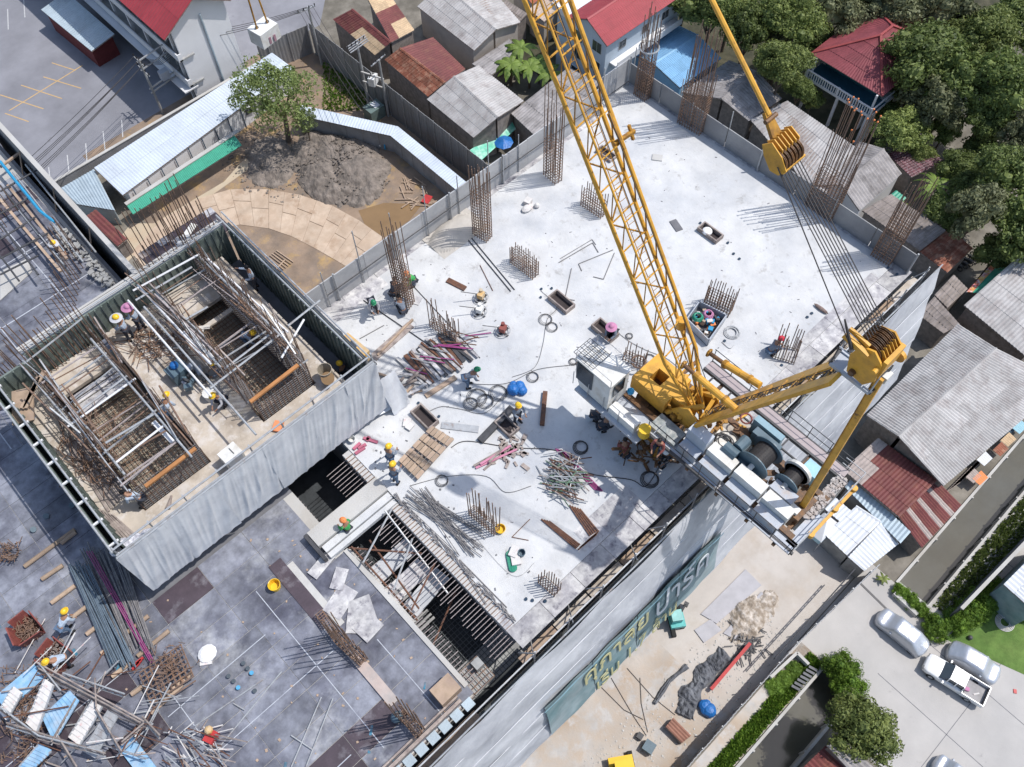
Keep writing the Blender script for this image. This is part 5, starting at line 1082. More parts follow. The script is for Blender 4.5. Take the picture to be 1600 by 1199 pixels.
# A-frame: two box girders
for x, w_ in ((17.25, .34), (18.55, .3)):
    a = PX(1090, 662, x) if x < 18 else C(x, 7.5, 3.5); b = C(x, 3.55, 12.6)
    part(MB().beam(a, b, .14, .58, V((1, 0, 0))), 'a_frame_girder', YEL, CRN)
a, b = C(17.9, 7.6, 3.7), C(17.9, 3.7, 12.2)
for i in range(9): t = (i+.5)/9; part(MB().beam(lerp(a, b, t)+V((-.6, 0, 0)), lerp(a, b, t)+V((.6, 0, 0)), .1), 'girder_tie', YELD, CRN)
m = MB()
for i in range(44):
    p = lerp(a, b, i/44)+V((.12*sin(i*1.3), 0, .1)); m.ring(p, .08, .018, 8, 4, 'x' if i % 2 else 'y')
m.tube(a+V((.3, 0, .1)), b+V((.2, 0, .1)), .02).tube(a+V((-.3, 0, .1)), b+V((-.25, 0, .1)), .02)
part(m, 'chain_and_ropes', ROPE, CRN)
# back tie
part(MB().beam(C(17.9, 2.15, 2.7), C(17.9, 2.5, 13.2), .16, .24), 'back_tie', YEL, CRN)
part(MB().beam(C(17.9, 2.28, 2.9), C(17.9, 2.63, 13.0), .22, .03), 'tie_flange', YELD, CRN)
part(MB().rect(17.2, 18.5, 1.9, 2.7, S+2.3, S+3.3), 'tie_anchor', GREASE, CRN)
# head with fixed sheaves
_pre = set(CRN.children)
HC = C(17.9, 3.05, 14.0)
for x in (17.15, 18.6):
    m = MB(); m.prism([V((x, HC.y+.55, HC.z+.75)), V((x, HC.y-.1, HC.z+1.0)), V((x, HC.y-.65, HC.z+.5)), V((x, HC.y-.75, HC.z-.7)), V((x, HC.y-.4, HC.z-1.4)), V((x, HC.y+.5, HC.z-1.3)), V((x, HC.y+.75, HC.z-.2))], V((.1, 0, 0)))
    part(m, 'head_plate', YEL, CRN)
def sheaves(T, c, x0, n, r, dx, nm='sheave', mat=GREASE):
    m = MB(); p = V((x0, c.y, c.z)); m.tube(p, p+V((.06, 0, 0)), r*.86, 20); m.tube(p-V((.02, 0, 0)), p, r, 20); m.tube(p+V((.06, 0, 0)), p+V((.08, 0, 0)), r, 20); m.tube(p-V((.04, 0, 0)), p+V((.1, 0, 0)), r*.2, 8)
    o = part(m, nm, mat, T)
    for i in range(1, n): share(o, T, T.location+V((i*dx, 0, 0)))
sheaves(CRN, HC+V((0, .2, .38)), 17.4, 6, .64, .21)
for i in range(5): x = 17.5+i*.21; part(MB().prism([C(x, 2.95, 14.7), C(x, 2.75, 14.95), C(x, 2.45, 14.6), C(x, 2.5, 13.9), C(x, 2.9, 14.1)], V((.04, 0, 0))), 'sheave_guard', YEL, CRN)
part(MB().rect(17.25, 18.65, 2.25, 2.45, S+13.6, S+14.7), 'back_plate', YEL, CRN); part(MB().tube(C(16.95, 3.3, 13.0), C(18.9, 3.3, 13.0), .16, 10), 'head_pin', GREASE, CRN)
part(MB().beam(C(17.05, 3.1, 14.6), C(17.05, 4.4, 14.9), .22, .3).beam(C(17.3, 3.3, 14.9), C(17.3, 4.4, 15.1), .14, .2), 'anchor_arm', YEL, CRN); part(MB().tube(C(16.85, 2.5, 14.2), C(16.85+2.1, 2.5, 14.2), .12, 8).tube(C(18.75, 2.3, 13.6), C(18.95, 2.3, 13.6), .32, 14), 'side_sheave', YEL, CRN)
def shrink(T, objs, c, k):
    done = set(); t = wloc(T)
    for o in objs:
        if o.data.name not in done:
            done.add(o.data.name)
            for v in o.data.vertices: v.co = v.co*k
        L_ = V(o.location); o.location = (V(c)-t)+k*(t+L_-V(c))
shrink(CRN, [o for o in CRN.children if o not in _pre], HC+V((0, 0, .1)), .7)
# platform cage beside the head
q = [PX(*p, x) for p, x in (((1313, 548), 17.0), ((1378, 597), 17.0), ((1360, 615), 16.1), ((1297, 568), 16.1))]
zc_ = S+12.6; q = [P(px, py, zc_) for px, py in ((1313, 548), (1378, 597), (1358, 615), (1297, 568))]
for i in range(4): part(MB().beam(q[i], q[(i+1) % 4], .1, .14).tube(q[i]+V((0, 0, 1)), q[(i+1) % 4]+V((0, 0, 1)), .025).tube(q[i], q[i]+V((0, 0, 1)), .025), 'platform_rail', STEELD if i % 2 else CGREY, CRN)
part(MB().prism([q[0], lerp(q[0], q[1], .3), lerp(q[3], q[2], .3), q[3]], V((0, 0, -.03))), 'platform_grating', CGREY, CRN)
part(MB().box(lerp(q[1], q[2], .2)+V((0, 0, .5)), (.35, .3, .3)), 'junction_box', CWHITE, CRN)
# travelling block on the pendants
BC = PX(1226, 240, CRX)
BK = thing('pulley_block', 'yellow multi sheave pulley block hung between boom pendant and crane head', 'pulley block', BC)
ax = V((0, .69, .72)); dn_ = V((0, .72, -.69))
for i in range(7):
    x = CRX-.62+i*.2; m = MB(); c = V((x, BC.y, BC.z)); m.prism([c+ax*.75+dn_*.25, c+ax*.75-dn_*.25, c+ax*.1-dn_*.42, c-ax*.5-dn_*.35, c-ax*.6+dn_*.1, c-ax*.35+dn_*.42, c+ax*.3+dn_*.4] if i == 0 else [c+ax*.78+dn_*.15, c+ax*.78-dn_*.22, c+ax*.3-dn_*.40, c+ax*.0-dn_*.2, c+ax*.05+dn_*.15], V((.045, 0, 0)))
    part(m, 'cheek_plate', YEL, BK)
m = MB(); p = V((CRX-.56, BC.y, BC.z))-ax*.08; m.tube(p, p+V((.03, 0, 0)), .47, 20); m.tube(p+V((.03, 0, 0)), p+V((.06, 0, 0)), .38, 20); m.tube(p+V((.06, 0, 0)), p+V((.09, 0, 0)), .47, 20); m.tube(p-V((.02, 0, 0)), p+V((.1, 0, 0)), .1, 8); o = part(m, 'sheave', GREASE, BK)
for i in range(1, 6): share(o, BK, BK.location+V((i*.2, 0, 0)))
part(MB().beam(V((CRX-.66, BC.y, BC.z))-ax*.5-dn_*.2, V((CRX+.68, BC.y, BC.z))-ax*.5-dn_*.2, .1, .1), 'front_bar', YEL, BK)
part(MB().prism([V((CRX-.28, BC.y, BC.z))+ax*.5, V((CRX+.3, BC.y, BC.z))+ax*.5, V((CRX+.16, BC.y, BC.z))+ax*1.75, V((CRX-.14, BC.y, BC.z))+ax*1.75], dn_*.16), 'link_plate', YELD, BK); part(MB().tube(V((CRX-.3, BC.y, BC.z))+ax*1.45, V((CRX+.35, BC.y, BC.z))+ax*1.45, .1, 8), 'link_pin', GREASE, BK)
shrink(BK, list(BK.children), BC, .74)
pe = PX(1108, -8, CRX); ps = V((CRX, BC.y, BC.z))+ax*1.2
PD = thing('pendant_bar', 'single yellow pendant bar rising from the pulley block to the top edge', 'pendant bar', ps); part(MB().tube(ps, ps+(pe-ps)*1.6, .075, 8), 'bar', YEL, PD)
for i in range(8):
    a = V((CRX-.42+.12*i, HC.y+.3, HC.z+.9)); b = V((CRX-.4+.115*i, BC.y, BC.z))-ax*.35
    part(MB().tube(a, b, .017, 4), 'luffing_rope', ROPE, BK)
part(MB().tube(PX(1330, 545, 17.2), PX(1215, 262, 17.4), .02, 5).tube(PX(1330, 545, 17.2), PX(1320, 500, 17.2), .07, 6, .03), 'anchor_rope', ROPE, BK)
# boom stop struts
for (a, b, c, x) in (((1150, 640), (1085, 585), (1068, 571), 17.3), ((1188, 603), (1130, 568), (1108, 552), 18.6)):
    A_, B_, C_ = PX(*a, x), PX(*b, x), PX(*c, x)
    part(MB().tube(A_, B_, .15, 12), 'boom_stop', YEL, CRN); part(MB().tube(B_, C_, .09, 10), 'stop_piston', GREASE, CRN); part(MB().tube(lerp(A_, B_, .25), lerp(A_, B_, .3), .19, 12).tube(lerp(A_, B_, .9), lerp(A_, B_, .98), .19, 12), 'stop_collar', YELD, CRN)
    part(MB().ring(C_, .14, .06, 10, 5, 'y'), 'stop_fork', YELD, CRN)
# cab
m = MB(); x0, x1, y0, y1 = 15.35, 16.65, 10.75, 12.75; z0, z1 = S+3.1, S+5.15
m.prism([V((x0, y0, z1)), V((x1, y0, z1)), V((x1, y1, z1)), V((x0, y1+.05, z1)), ], V((0, 0, -.08)))
part(m, 'cab_roof', CWHITE, CRN)
m = MB().prism([V((x0+.05, y0+.05, z1-.08)), V((x0+.05, y1-.05, z1-.08)), V((x0+.05, y1+.0, z0+.9)), V((x0+.05, y1-.3, z0)), V((x0+.05, y0+.05, z0))], V((x1-x0-.1, 0, 0)))
part(m, 'cab_body', CWHITE, CRN)
part(MB().rect(x0+.005, x0+.05, y0+1.0, y1-.08, z0+.55, z1-.2), 'side_window', GLASS, CRN)
part(MB().prism([V((x0+.1, y1+.02, z0+.9)), V((x1-.1, y1+.02, z0+.9)), V((x1-.1, y1-.02, z1-.12)), V((x0+.1, y1-.02, z1-.12))], V((0, .03, 0))), 'front_window', GLASS, CRN)
part(MB().rect(x0+.3, x0+.95, y0-.0, y0+.04, z0+.9, z1-.3), 'rear_window', GLASS, CRN)
m = MB()
for i in range(6): m.tube((x0+.1+i*.2, y1-.9, z1+.1), (x0+.1+i*.2, y1+.25, z1+.1), .015, 4)
for i in range(6): m.tube((x0+.1, y1-.9+i*.23, z1+.11), (x0+1.1, y1-.9+i*.23, z1+.11), .015, 4)
part(m, 'roof_guard', STEELD, CRN)
m = MB()
for a, b in (((x0, y0), (x0, y1)), ((x0, y1), (x1, y1)), ((x1, y1), (x1, y0))): m.tube(V((*a, z1+.5)), V((*b, z1+.5)), .016, 4); m.tube(V((*a, z1)), V((*a, z1+.5)), .016, 4)
part(m, 'roof_handrail', STEEL, CRN)
part(MB().ball((x1-.3, y0-.35, z0+1.0), .17, 8, 6), 'blue_lamp', BPIPE, CRN)
part(MB().rect(x0-.15, x1+.1, y0-1.9, y1-.2, S+2.85, S+3.0), 'cab_walkway', CGREY, CRN)
part(MB().rect(x0+.05, x0+.5, y0-1.5, y0-.05, S+3.0, S+3.5), 'tool_cabinet', CWHITE, CRN); part(MB().tube(C(15.7, 8.9, 3.1), C(15.7, 8.9, 3.6), .27, 12), 'yellow_reel', HATY, CRN)
for i in range(5): part(MB().tube(C(15.35, 9.2+i*.9, 3), C(15.35, 9.2+i*.9, 4), .02, 5), 'handrail_post', STEEL, CRN)
part(MB().tube(C(15.35, 9.2, 4), C(15.35, 10.6, 4), .02, 5), 'handrail', STEEL, CRN); part(MB().tube(C(15.6, 8.4, 4), C(16.4, 8.4, 4), .02, 5), 'handrail', STEEL, CRN)
# walkway left of the winches, grating and electrical cabinets
part(MB().rect(15.95, 16.55, 1.3, 9.1, S+2.95, S+3.02), 'walkway_grating', CGREY, CRN)
part(MB().beam(C(15.92, 9.2, 2.95), C(16.1, 1.2, 2.95), .1, .16), 'walkway_edge', STEELD, CRN)
for i in range(9): part(MB().tube(C(15.94, 8.9-i*.95, 3), C(15.94, 8.9-i*.95, 4.05), .022, 5), 'handrail_post', STEELD, CRN)
for h in (3.5, 4.05): part(MB().tube(C(15.94, 9, h), C(15.94, 1.25, h), .022, 5), 'handrail', STEELD, CRN)
part(MB().rect(16.15, 16.95, 7.6, 9.0, S+3.02, S+3.25), 'glass_grating', M('cluttered_grating', (.25, .28, .28), .6, .3, 5, c2=(.45, .45, .42), c2s=4), CRN)
for y0_, y1_, hh in ((6.5, 7.5, 4.2), (5.1, 6.4, 3.9), (3.6, 5.0, 3.95), (2.2, 3.5, 3.8)):
    part(MB().rect(16.72, 17.25, y0_, y1_, S+3.02, S+hh), 'cabinet', CWHITE if y0_ < 6.5 else M('cabinet_blue_grey', (.5, .54, .6), .4, .05), CRN)
    part(MB().rect(16.2, 16.7, y0_+.04, y1_-.04, S+3.02, S+3.45), 'cable_duct', CGREY, CRN)
part(MB().rect(17.05, 18.4, 5.8, 6.9, S+3.0, S+3.12), 'white_deck_plate', CWHITE, CRN); part(MB().rect(18.4, 19.3, 5.4, 6.9, S+3.0, S+3.08), 'worn_deck_plate', M('worn_plate', (.42, .38, .33), .7, .2, 2), CRN)
m = MB()
for i, r in enumerate((.42, .36, .28, .45)): m.ring(C(17.75+.05*i, 6.35-.05*i, 3.2+.04*i), r, .03, 16, 5)
m.path([C(17.2, 7.0, 3.2), C(17.5, 6.9, 3.25), C(18.0, 6.6, 3.2), C(18.1, 5.6, 3.2), C(18.0, 5.3, 3.2)], .03)
part(m, 'coiled_cable', STEELD, CRN)
# winches
def winch(xa, xb, y, r, rf, nm):
    z = S+3.15+rf; c = V((xa, y, z)); d = V((xb, y, z))
    part(MB().tube(c, d, r, 28), nm, STEELD, CRN, smooth=False)
    m = MB(); k = int((xb-xa)/.045)
    for i in range(k): x = xa+.03+i*.045; m.tube((x, y, z), (x+.028, y, z), r+.02, 22, cap=True)
    part(m, 'wound_rope', ROPE, CRN)
    for x in (xa-.05, xb): part(MB().tube((x, y, z), (x+.05, y, z), rf, 28), 'flange', BLUEG, CRN)
    part(MB().tube((xa-.3, y, z), (xa-.05, y, z), .12, 10), 'axle', CWHITE, CRN)
winch(17.55, 18.5, 4.65, .48, .72, 'rope_drum'); winch(17.95, 18.6, 3.2, .36, .55, 'rope_drum')
part(MB().rect(17.2, 17.5, 4.2, 5.3, S+3.0, S+3.7).tube(C(17.35, 5.35, 3.9), C(17.35, 6.0, 3.9), .26, 12), 'gearbox', BLUEG, CRN)
part(MB().tube(C(17.6, 5.55, 4.0), C(18.2, 5.55, 4.0), .25, 12).rect(17.5, 18.3, 5.3, 5.8, S+3.1, S+3.8), 'motor', BLUEG, CRN)
part(MB().rect(18.6, 18.95, 4.3, 5.6, S+3.1, S+4.1), 'control_box', BLUEG, CRN); part(MB().rect(19.05, 19.35, 4.5, 5.9, S+3.1, S+4.2), 'resistor_box', M('teal_grey_enamel', (.22, .34, .40), .45, .1, 2), CRN)
part(MB().rect(18.75, 19.35, 2.35, 3.2, S+3.1, S+4.1), 'light_blue_cabinet', BLUEL, CRN)
part(MB().rect(17.35, 17.85, 2.5, 3.6, S+3.1, S+3.75), 'motor_cover', CGREY, CRN); part(MB().rect(17.3, 17.6, 2.1, 2.5, S+3.1, S+3.5), 'small_motor', CWHITE, CRN)
part(MB().tube(C(18.6, 3.2, 3.8), C(18.75, 3.2, 3.8), .62, 20), 'brake_ring', CWHITE, CRN)
m = MB(); rr_ = random.Random(9)
for i in range(46): m.box(C(rr_.uniform(17.1, 18.9), rr_.uniform(2.2, 6.2), 3.05+rr_.random()*.3), (rr_.uniform(.08, .4), rr_.uniform(.08, .4), rr_.uniform(.05, .3)), rr_.random()*3)
part(m, 'greasy_fittings', GREASE, CRN)
m = MB(); 
for i in range(14): m.box(C(rr_.uniform(17.4, 19.4), rr_.uniform(5.4, 7.4), 3.15), (rr_.uniform(.1, .6), .08, .08), rr_.random()*3)
part(m, 'yellow_linkage', YEL, CRN); part(MB().ring(C(19.0, 6.2, 3.9), .24, .04, 12, 5), 'hand_wheel', REDB, CRN)
# outer walkway on the right side
part(MB().rect(20.2, 20.65, 1.8, 9.3, S+2.95, S+3.02), 'outer_walkway', M('pinkish_walkway', (.38, .32, .32), .6, .1, 2), CRN); part(MB().beam(C(20.15, 1.8, 2.95), C(20.15, 9.3, 2.95), .1, .2).beam(C(20.7, 1.8, 2.95), C(20.7, 9.3, 2.95), .06, .12), 'walkway_edge', STEELD, CRN)
for i in range(7): part(MB().beam(C(18.9, 2.4+i*1.05, 2.95), C(20.2, 2.4+i*1.05, 2.95), .07, .1), 'outrigger', STEELD, CRN)
part(MB().beam(C(19.5, 2.4, 2.95), C(19.5, 8.9, 2.95), .06, .1), 'outrigger', STEELD, CRN)
for i in range(8): part(MB().tube(C(20.65, 1.9+i*1.05, 3), C(20.65, 1.9+i*1.05, 4), .02, 5), 'handrail_post', STEELD, CRN)
for h in (3.5, 4.0): part(MB().tube(C(20.65, 1.9, h), C(20.65, 9.3, h), .02, 5), 'handrail', STEELD, CRN)
# rear gangway and counterweight
part(MB().rect(16.3, 18.2, 1.25, 1.75, S+2.95, S+3.02), 'rear_gangway', CGREY, CRN)
for x in (16.3, 17.3, 18.3, 19.3, 20.4): part(MB().tube(C(x, 1.25, 3), C(x, 1.25, 4.0), .022, 5), 'handrail_post', STEEL, CRN)
for h in (3.5, 4.0): part(MB().tube(C(16.0, 1.25, h), C(20.5, 1.25, h), .022, 5).tube(C(20.5, 1.25, h), C(20.5, 2.2, h), .022, 5), 'handrail', STEEL, CRN)
part(MB().rect(17.6, 20.2, 1.55, 2.05, S+1.6, S+3.0), 'counterweight', CONC, CRN)
m = MB()
for i in range(260): m.box(C(rr_.uniform(17.6, 20.2), rr_.uniform(1.58, 2.05), 3.02+rr_.random()*.1), (rr_.uniform(.05, .16), rr_.uniform(.05, .14), .08), rr_.random()*3)
part(m, 'ballast_rubble', M('ballast', (.36, .31, .28), .9, .35, 6, c2=(.5, .48, .47), c2s=4), CRN, kind='stuff')
part(MB().beam(C(17.3, 1.2, 2.8), C(20.2, 1.2, 2.8), .16, .22), 'rear_beam', YEL, CRN)
for x in (17.3, 18.9, 20.2): part(MB().tube(C(x, 1.2, 2.8), C(x, 1.2, 3.05), .14, 8), 'socket', YEL, CRN)
# clutter of greasy steel below the cab on the deck
CL = thing('anchor_steelwork', 'dark rusty anchor steelwork and pipes heaped round the crane base', 'steelwork', C(16.5, 9, 0), kind='stuff'); m = MB()
for i in range(120): a = D(985+rr_.uniform(-18, 75), 655+rr_.uniform(-6, 70), rr_.uniform(.05, 1.2)); a.x = min(max(a.x, 15.2), 18.6); m.beam(a, a+V((rr_.uniform(-.6, .6), rr_.uniform(-.6, .6), rr_.uniform(-.3, .5))), rr_.uniform(.04, .14))
part(m, 'steel_piece', GREASE, CL)
# ================= REBAR ON THE WHITE DECK =================
def cage(name, label, pa, pb, w, hc, hb, nl, nw=3, lean=(0, 0), seed=0, ring=False, bars=True, zb=0, group='column rebar cages standing on the white deck', jit=.05, tie=.22, z2=None):
    """column cage: pa-pb long side of the base (pixels), w width, hc height of the tied part, hb height of the bars"""
    rnd = random.Random(seed); a = D(*pa, zb); b = D(*pb, zb); L = (b-a).length; d = (b-a).normalized(); s = V((d.y, -d.x, 0))
    T = thing(name, label, 'rebar cage', (a+b)/2, group); spots = []
    for i in range(nl):
        for k in range(nw):
            if 0 < i < nl-1 and 0 < k < nw-1: continue
            spots.append(a+d*L*i/(nl-1)-s*w*(k/(nw-1)))
    for i, p in enumerate(spots):
        hh = hc+ (hb-hc)*(rnd.choice((.25, .6, .85, 1, 1)) if hb > hc else 0)+rnd.uniform(-.1, .1)
        part(MB().tube(p, p+V((lean[0]*hh+rnd.uniform(-jit, jit)*hh/4, lean[1]*hh+rnd.uniform(-jit, jit)*hh/4, hh)), .024, 5), 'bar', RBAR, T)
    m = MB(); k = int(hc/tie)
    for j in range(k):
        z = V((0, 0, .12+j*tie)); o = V((lean[0]*z.z, lean[1]*z.z, 0)); c = [a+z+o, b+z+o, b-s*w+z+o, a-s*w+z+o]
        for q in range(4): m.tube(c[q], c[(q+1) % 4], .016, 4, cap=False)
        m.tube(lerp(c[0], c[1], .5), lerp(c[3], c[2], .5), .014, 4, cap=False)
    part(m, 'ties', RBAR, T, kind='stuff')
    if ring: part(MB().ring((a+b)/2-s*w/2+V((0, 0, hc+.5)), .55, .05, 18, 5), 'guide_ring', STEEL, T)
    return T
cage('rebar_column', 'tall rebar column with grey guide ring at the far corner of the white deck', (990, 148), (1007, 160), .5, 3.0, 6.0, 7, 4, seed=1, ring=True)
cage('rebar_column', 'wide tall rebar column casting long shadows near the bright blue roof', (1058, 193), (1092, 213), .55, 3.1, 6.6, 10, 4, seed=2)
cage('rebar_column', 'tall rebar column with red tipped bars in front of the sheave block', (1257, 321), (1296, 348), .55, 2.9, 7.2, 10, 4, seed=3)
cage('rebar_column', 'tall rebar column nearest the right corner of the white deck', (1360, 400), (1388, 417), .6, 3.4, 6.0, 8, 4, seed=4)
cage('rebar_column', 'tall slender rebar column partly behind the crane boom', (849, 274), (867, 290), .5, 3.0, 6.4, 6, 3, seed=5)
cage('rebar_column', 'tall rebar column by the sheet parapet next to the sand heap', (739, 368), (760, 380), .5, 3.6, 5.2, 7, 4, seed=6)
cage('rebar_column', 'dense rebar column being tied by three workers', (622, 476), (640, 484), .5, 3.4, 6.4, 6, 4, seed=7, lean=(-.02, .0))
T = bpy.data.objects['rebar_column.002']
for ch in list(T.children):
    vs = [v.co for v in ch.data.vertices]; tp = max(v.z for v in vs)
    if ch.name.startswith('bar') and tp > 5.5:
        q = [v for v in vs if v.z > tp-.3]; part(MB().ball(T.location+sum(q, V((0, 0, 0)))/len(q), .05, 6, 4), 'red_cap', HATO, T)
SG = 'short starter cages on the white deck'
cage('starter_cage', 'short starter cage left of the parallel rail shadows in the upper middle of the deck', (797, 412), (832, 438), .45, 1.1, 1.5, 12, 3, seed=8, group=SG)
cage('starter_cage', 'short starter cage beside the crane boom in the upper deck', (907, 322), (938, 343), .45, 1.2, 1.6, 10, 3, seed=9, group=SG)
cage('starter_cage', 'short starter cage right above the open skip of tools', (1098, 478), (1137, 497), .5, 1.25, 1.8, 11, 3, seed=10, group=SG)
cage('starter_cage', 'slim starter bars above the stack of formwork channels', (672, 512), (712, 536), .3, .7, 2.2, 10, 2, seed=11, group=SG, jit=.2)
cage('starter_cage', 'slim long starter bars beside the yellow helmet and scattered rods', (733, 806), (772, 838), .35, .7, 2.6, 11, 2, seed=12, group=SG, jit=.15)
cage('starter_cage', 'small starter cage near the street side edge of the deck', (841, 912), (866, 933), .4, .4, 1.3, 8, 3, seed=13, group=SG)
cage('starter_cage', 'small starter cage with round rebar coil behind the crane cab', (973, 563), (1003, 577), .4, .5, 1.2, 8, 3, seed=14, group=SG)
cage('starter_cage', 'three sided starter cage tended by the worker in red near the boom stops', (1207, 560), (1240, 570), .8, .25, 1.7, 9, 3, seed=15, group=SG, lean=(.15, .12))
cage('starter_cage', 'vertical bars rising from the channel in the middle of the lower deck', (521, 998), (565, 1040), .35, .5, 4.4, 9, 3, seed=16, group='starter cages in the lower deck channel', zb=-.4, jit=.1)
cage('starter_cage', 'vertical bars rising from the lower end of the deck channel beside the blue drum', (622, 1125), (655, 1152), .35, .5, 4.0, 8, 3, seed=17, group='starter cages in the lower deck channel', zb=-.4, jit=.1)
for k, (a, b) in enumerate((((500, 960), (530, 1003)), ((530, 1003), (568, 1038)), ((628, 1115), (655, 1150)))):
    T = thing('beam_cage', ('long thin beam cage lying in the upper deck channel', 'rust brown beam cage in the middle of the deck channel', 'beam cage at the lower end of the deck channel')[k], 'rebar cage', D(*a, -.35)); p, q = D(*a, -.2), D(*b, -.2); m = MB()
    for s_ in (-.16, .16):
        for h in (0, .25): m.tube(p+V((s_, 0, h)), q+V((s_, 0, h)), .022, 5)
    for i in range(14): c = lerp(p, q, i/13); m.tube(c+V((-.17, 0, .25)), c+V((.17, 0, .25)), .018, 4); m.tube(c+V((-.17, 0, 0)), c+V((-.17, 0, .25)), .018, 4)
    part(m, 'cage', RBAR, T)
# ================= THINGS ON THE WHITE DECK =================
def wbox(px, py, L, w, h, rz, label, mat=WOODG, name='opening_form', z=0, cat='formwork box'):
    c = D(px, py, z); T = thing(name, label, cat, c, 'timber boxes round openings in the white deck'); cs, sn = cos(rz), sin(rz)
    for dx, dy, l, ww in ((0, w/2, L, .07), (0, -w/2, L, .07), (L/2, 0, .07, w), (-L/2, 0, .07, w)): part(MB().box(c+V((dx*cs-dy*sn, dx*sn+dy*cs, h/2)), (l+.07, ww, h) if l > ww else (l, ww-.07, h), rz), 'side_board', mat, T)
    part(MB().box(c+V((0, 0, .012)), (L-.08, w-.08, .01), rz), 'opening', M('hole_shade', (.05, .04, .04), .9), T); return T  # no hole is cut: a dark plate paints the shade inside the box
VR = -pi/2
wbox(877, 475, 1.25, .6, .3, VR, 'timber opening box left of the crane boom beside bent rods')
wbox(1109, 367, 1.25, .55, .28, VR, 'timber opening box holding a white bowl at the right of the deck')
wbox(945, 520, 1.25, .6, .32, VR, 'timber opening box beside the pink hatted crouching worker')
wbox(664, 655, 1.25, .6, .3, VR, 'timber opening box at the top corner of the big slatted panel')
wbox(792, 668, 1.0, .6, .25, VR, 'timber opening box under the dark diagonal beam')
wbox(947, 243, 1.1, .5, .2, VR, 'opening box partly hidden behind the upper crane boom')
solo(MB().ball(D(1105, 362, .2), .28, 12, 6, (1, 1, .5)), 'bowl', HATW, 'white bowl lying in the right hand opening box', 'bowl')
def plank(px0, px1, w, h, mat, label, name='plank', z=0, cat='plank', up=None, group=None):
    return solo(MB().beam(D(*px0, z+h/2), D(*px1, z+h/2), w, h), name, mat, label, cat, group)
plank((699, 438), (727, 452), .3, .08, RUST, 'rust brown board near the tall column being tied'); plank((1038, 506), (1049, 514), .3, .06, PLYB, 'small grey board behind the boom', name='board')
plank((1051, 345), (1062, 361), .4, .05, CONCD, 'small dark rectangular plate at the upper right of the deck', name='plate', cat='plate')
plank((1019, 246), (1035, 248), .45, .06, CONCL, 'small pale block beside the wide rebar column shadow', name='block', cat='block')
plank((645, 468), (657, 472), .5, .05, PLYB, 'small grey plate beside the dense rebar column', name='plate', cat='plate')
plank((583, 560), (642, 508), .45, .06, WOODG, 'long grey timber form board beside the weathered yellow box', name='form_board')
plank((590, 556), (645, 500), .1, .14, WOOD, 'narrow timber rail lying on the long form board', name='batten')
plank((750, 690), (800, 638), .32, .2, STEELD, 'dark steel beam lying diagonally across an opening box', name='steel_beam', cat='beam')
plank((690, 665), (748, 672), .35, .06, STEEL, 'pale metal channel beside the slatted panel', name='metal_channel', cat='channel')
plank((852, 613), (847, 665), .22, .18, RUST, 'upright-looking rusty plank ladder in the cab shadow', name='ladder_board')
plank((902, 571), (940, 552), .2, .1, WOODG, 'timber stub beside the white crane cab', name='batten')
plank((665, 620), (712, 590), .25, .1, WOOD, 'brown timber board beside the pile of formwork channels')
plank((870, 545), (850, 560), .01, .01, CONCL, 'scrap', name='scrap_strip')
bpy.data.objects.remove(bpy.data.objects['scrap_strip'])
# stack of formwork channels and props
T = thing('formwork_stack', 'pile of long rusty and dark formwork channels beside the slim starter bars', 'formwork', D(680, 550)); rn = random.Random(3)
for i in range(22):
    t = i/21; a = (lerp((622, 560, 0), (700, 515, 0), t)); b = (lerp((665, 605, 0), (745, 560, 0), t)); j = rn.uniform(-5, 5)
    part(MB().beam(D(a.x+j, a.y+rn.uniform(-3, 3), .08+.1*rn.random()), D(b.x-j, b.y+rn.uniform(-3, 3), .08+.1*rn.random()), rn.choice((.1, .14, .2)), .08), 'channel', rn.choice((STEELD, WOODG, STEELD, RUST, PLYB)), T)
for i in range(14):
    a = D(635+i*7, 565-i*4+rn.uniform(-8, 20), .28); part(MB().tube(a, a+V((rn.uniform(.4, 1.2), rn.uniform(-1.5, -.4), .02)), .03, 5), 'prop', rn.choice((STEEL, STEEL, PURP, RUST)), T)
T = thing('timber_heap', 'heap of broken timber boards at the corner of the pale sheets', 'timber', D(640, 620)); 
for i in range(22):
    a = D(600+rn.uniform(0, 60), 585+rn.uniform(0, 35), .1+.2*rn.random()); part(MB().box(a, (rn.uniform(.5, 1.4), .12, .06), rn.uniform(-1.4, .2)), 'board', rn.choice((WOOD, WOODG, PLYB)), T)
# big slatted timber panel
c = [D(640, 700, .3), D(675, 664, .3), D(710, 686, .3), D(652, 750, .3)]; T = thing('slatted_panel', 'large timber wall form panel lying beside the two yellow helmeted workers', 'formwork panel', D(667, 708))
ctr = (D(622, 720, .3)+D(675, 664, .3)+D(711, 684, .3)+D(652, 750, .3))/4
a0, b0, c0, d0 = D(622, 720, .3), D(675, 664, .3), D(711, 686, .3), D(653, 750, .3)
for i in range(6):
    for k in range(5):
        q = [lerp(lerp(a0, b0, k/5+.005), lerp(d0, c0, k/5+.005), i/6+.012), lerp(lerp(a0, b0, (k+1)/5-.02), lerp(d0, c0, (k+1)/5-.02), i/6+.012), lerp(lerp(a0, b0, (k+1)/5-.02), lerp(d0, c0, (k+1)/5-.02), (i+1)/6-.012), lerp(lerp(a0, b0, k/5+.005), lerp(d0, c0, k/5+.005), (i+1)/6-.012)]
        if k in (1, 3): q = [lerp(q[0], q[1], 0), lerp(q[0], q[1], .86), lerp(q[3], q[2], .86), q[3]]
        part(MB().prism(q, V((0, 0, -.05))), 'slat', WOOD, T)
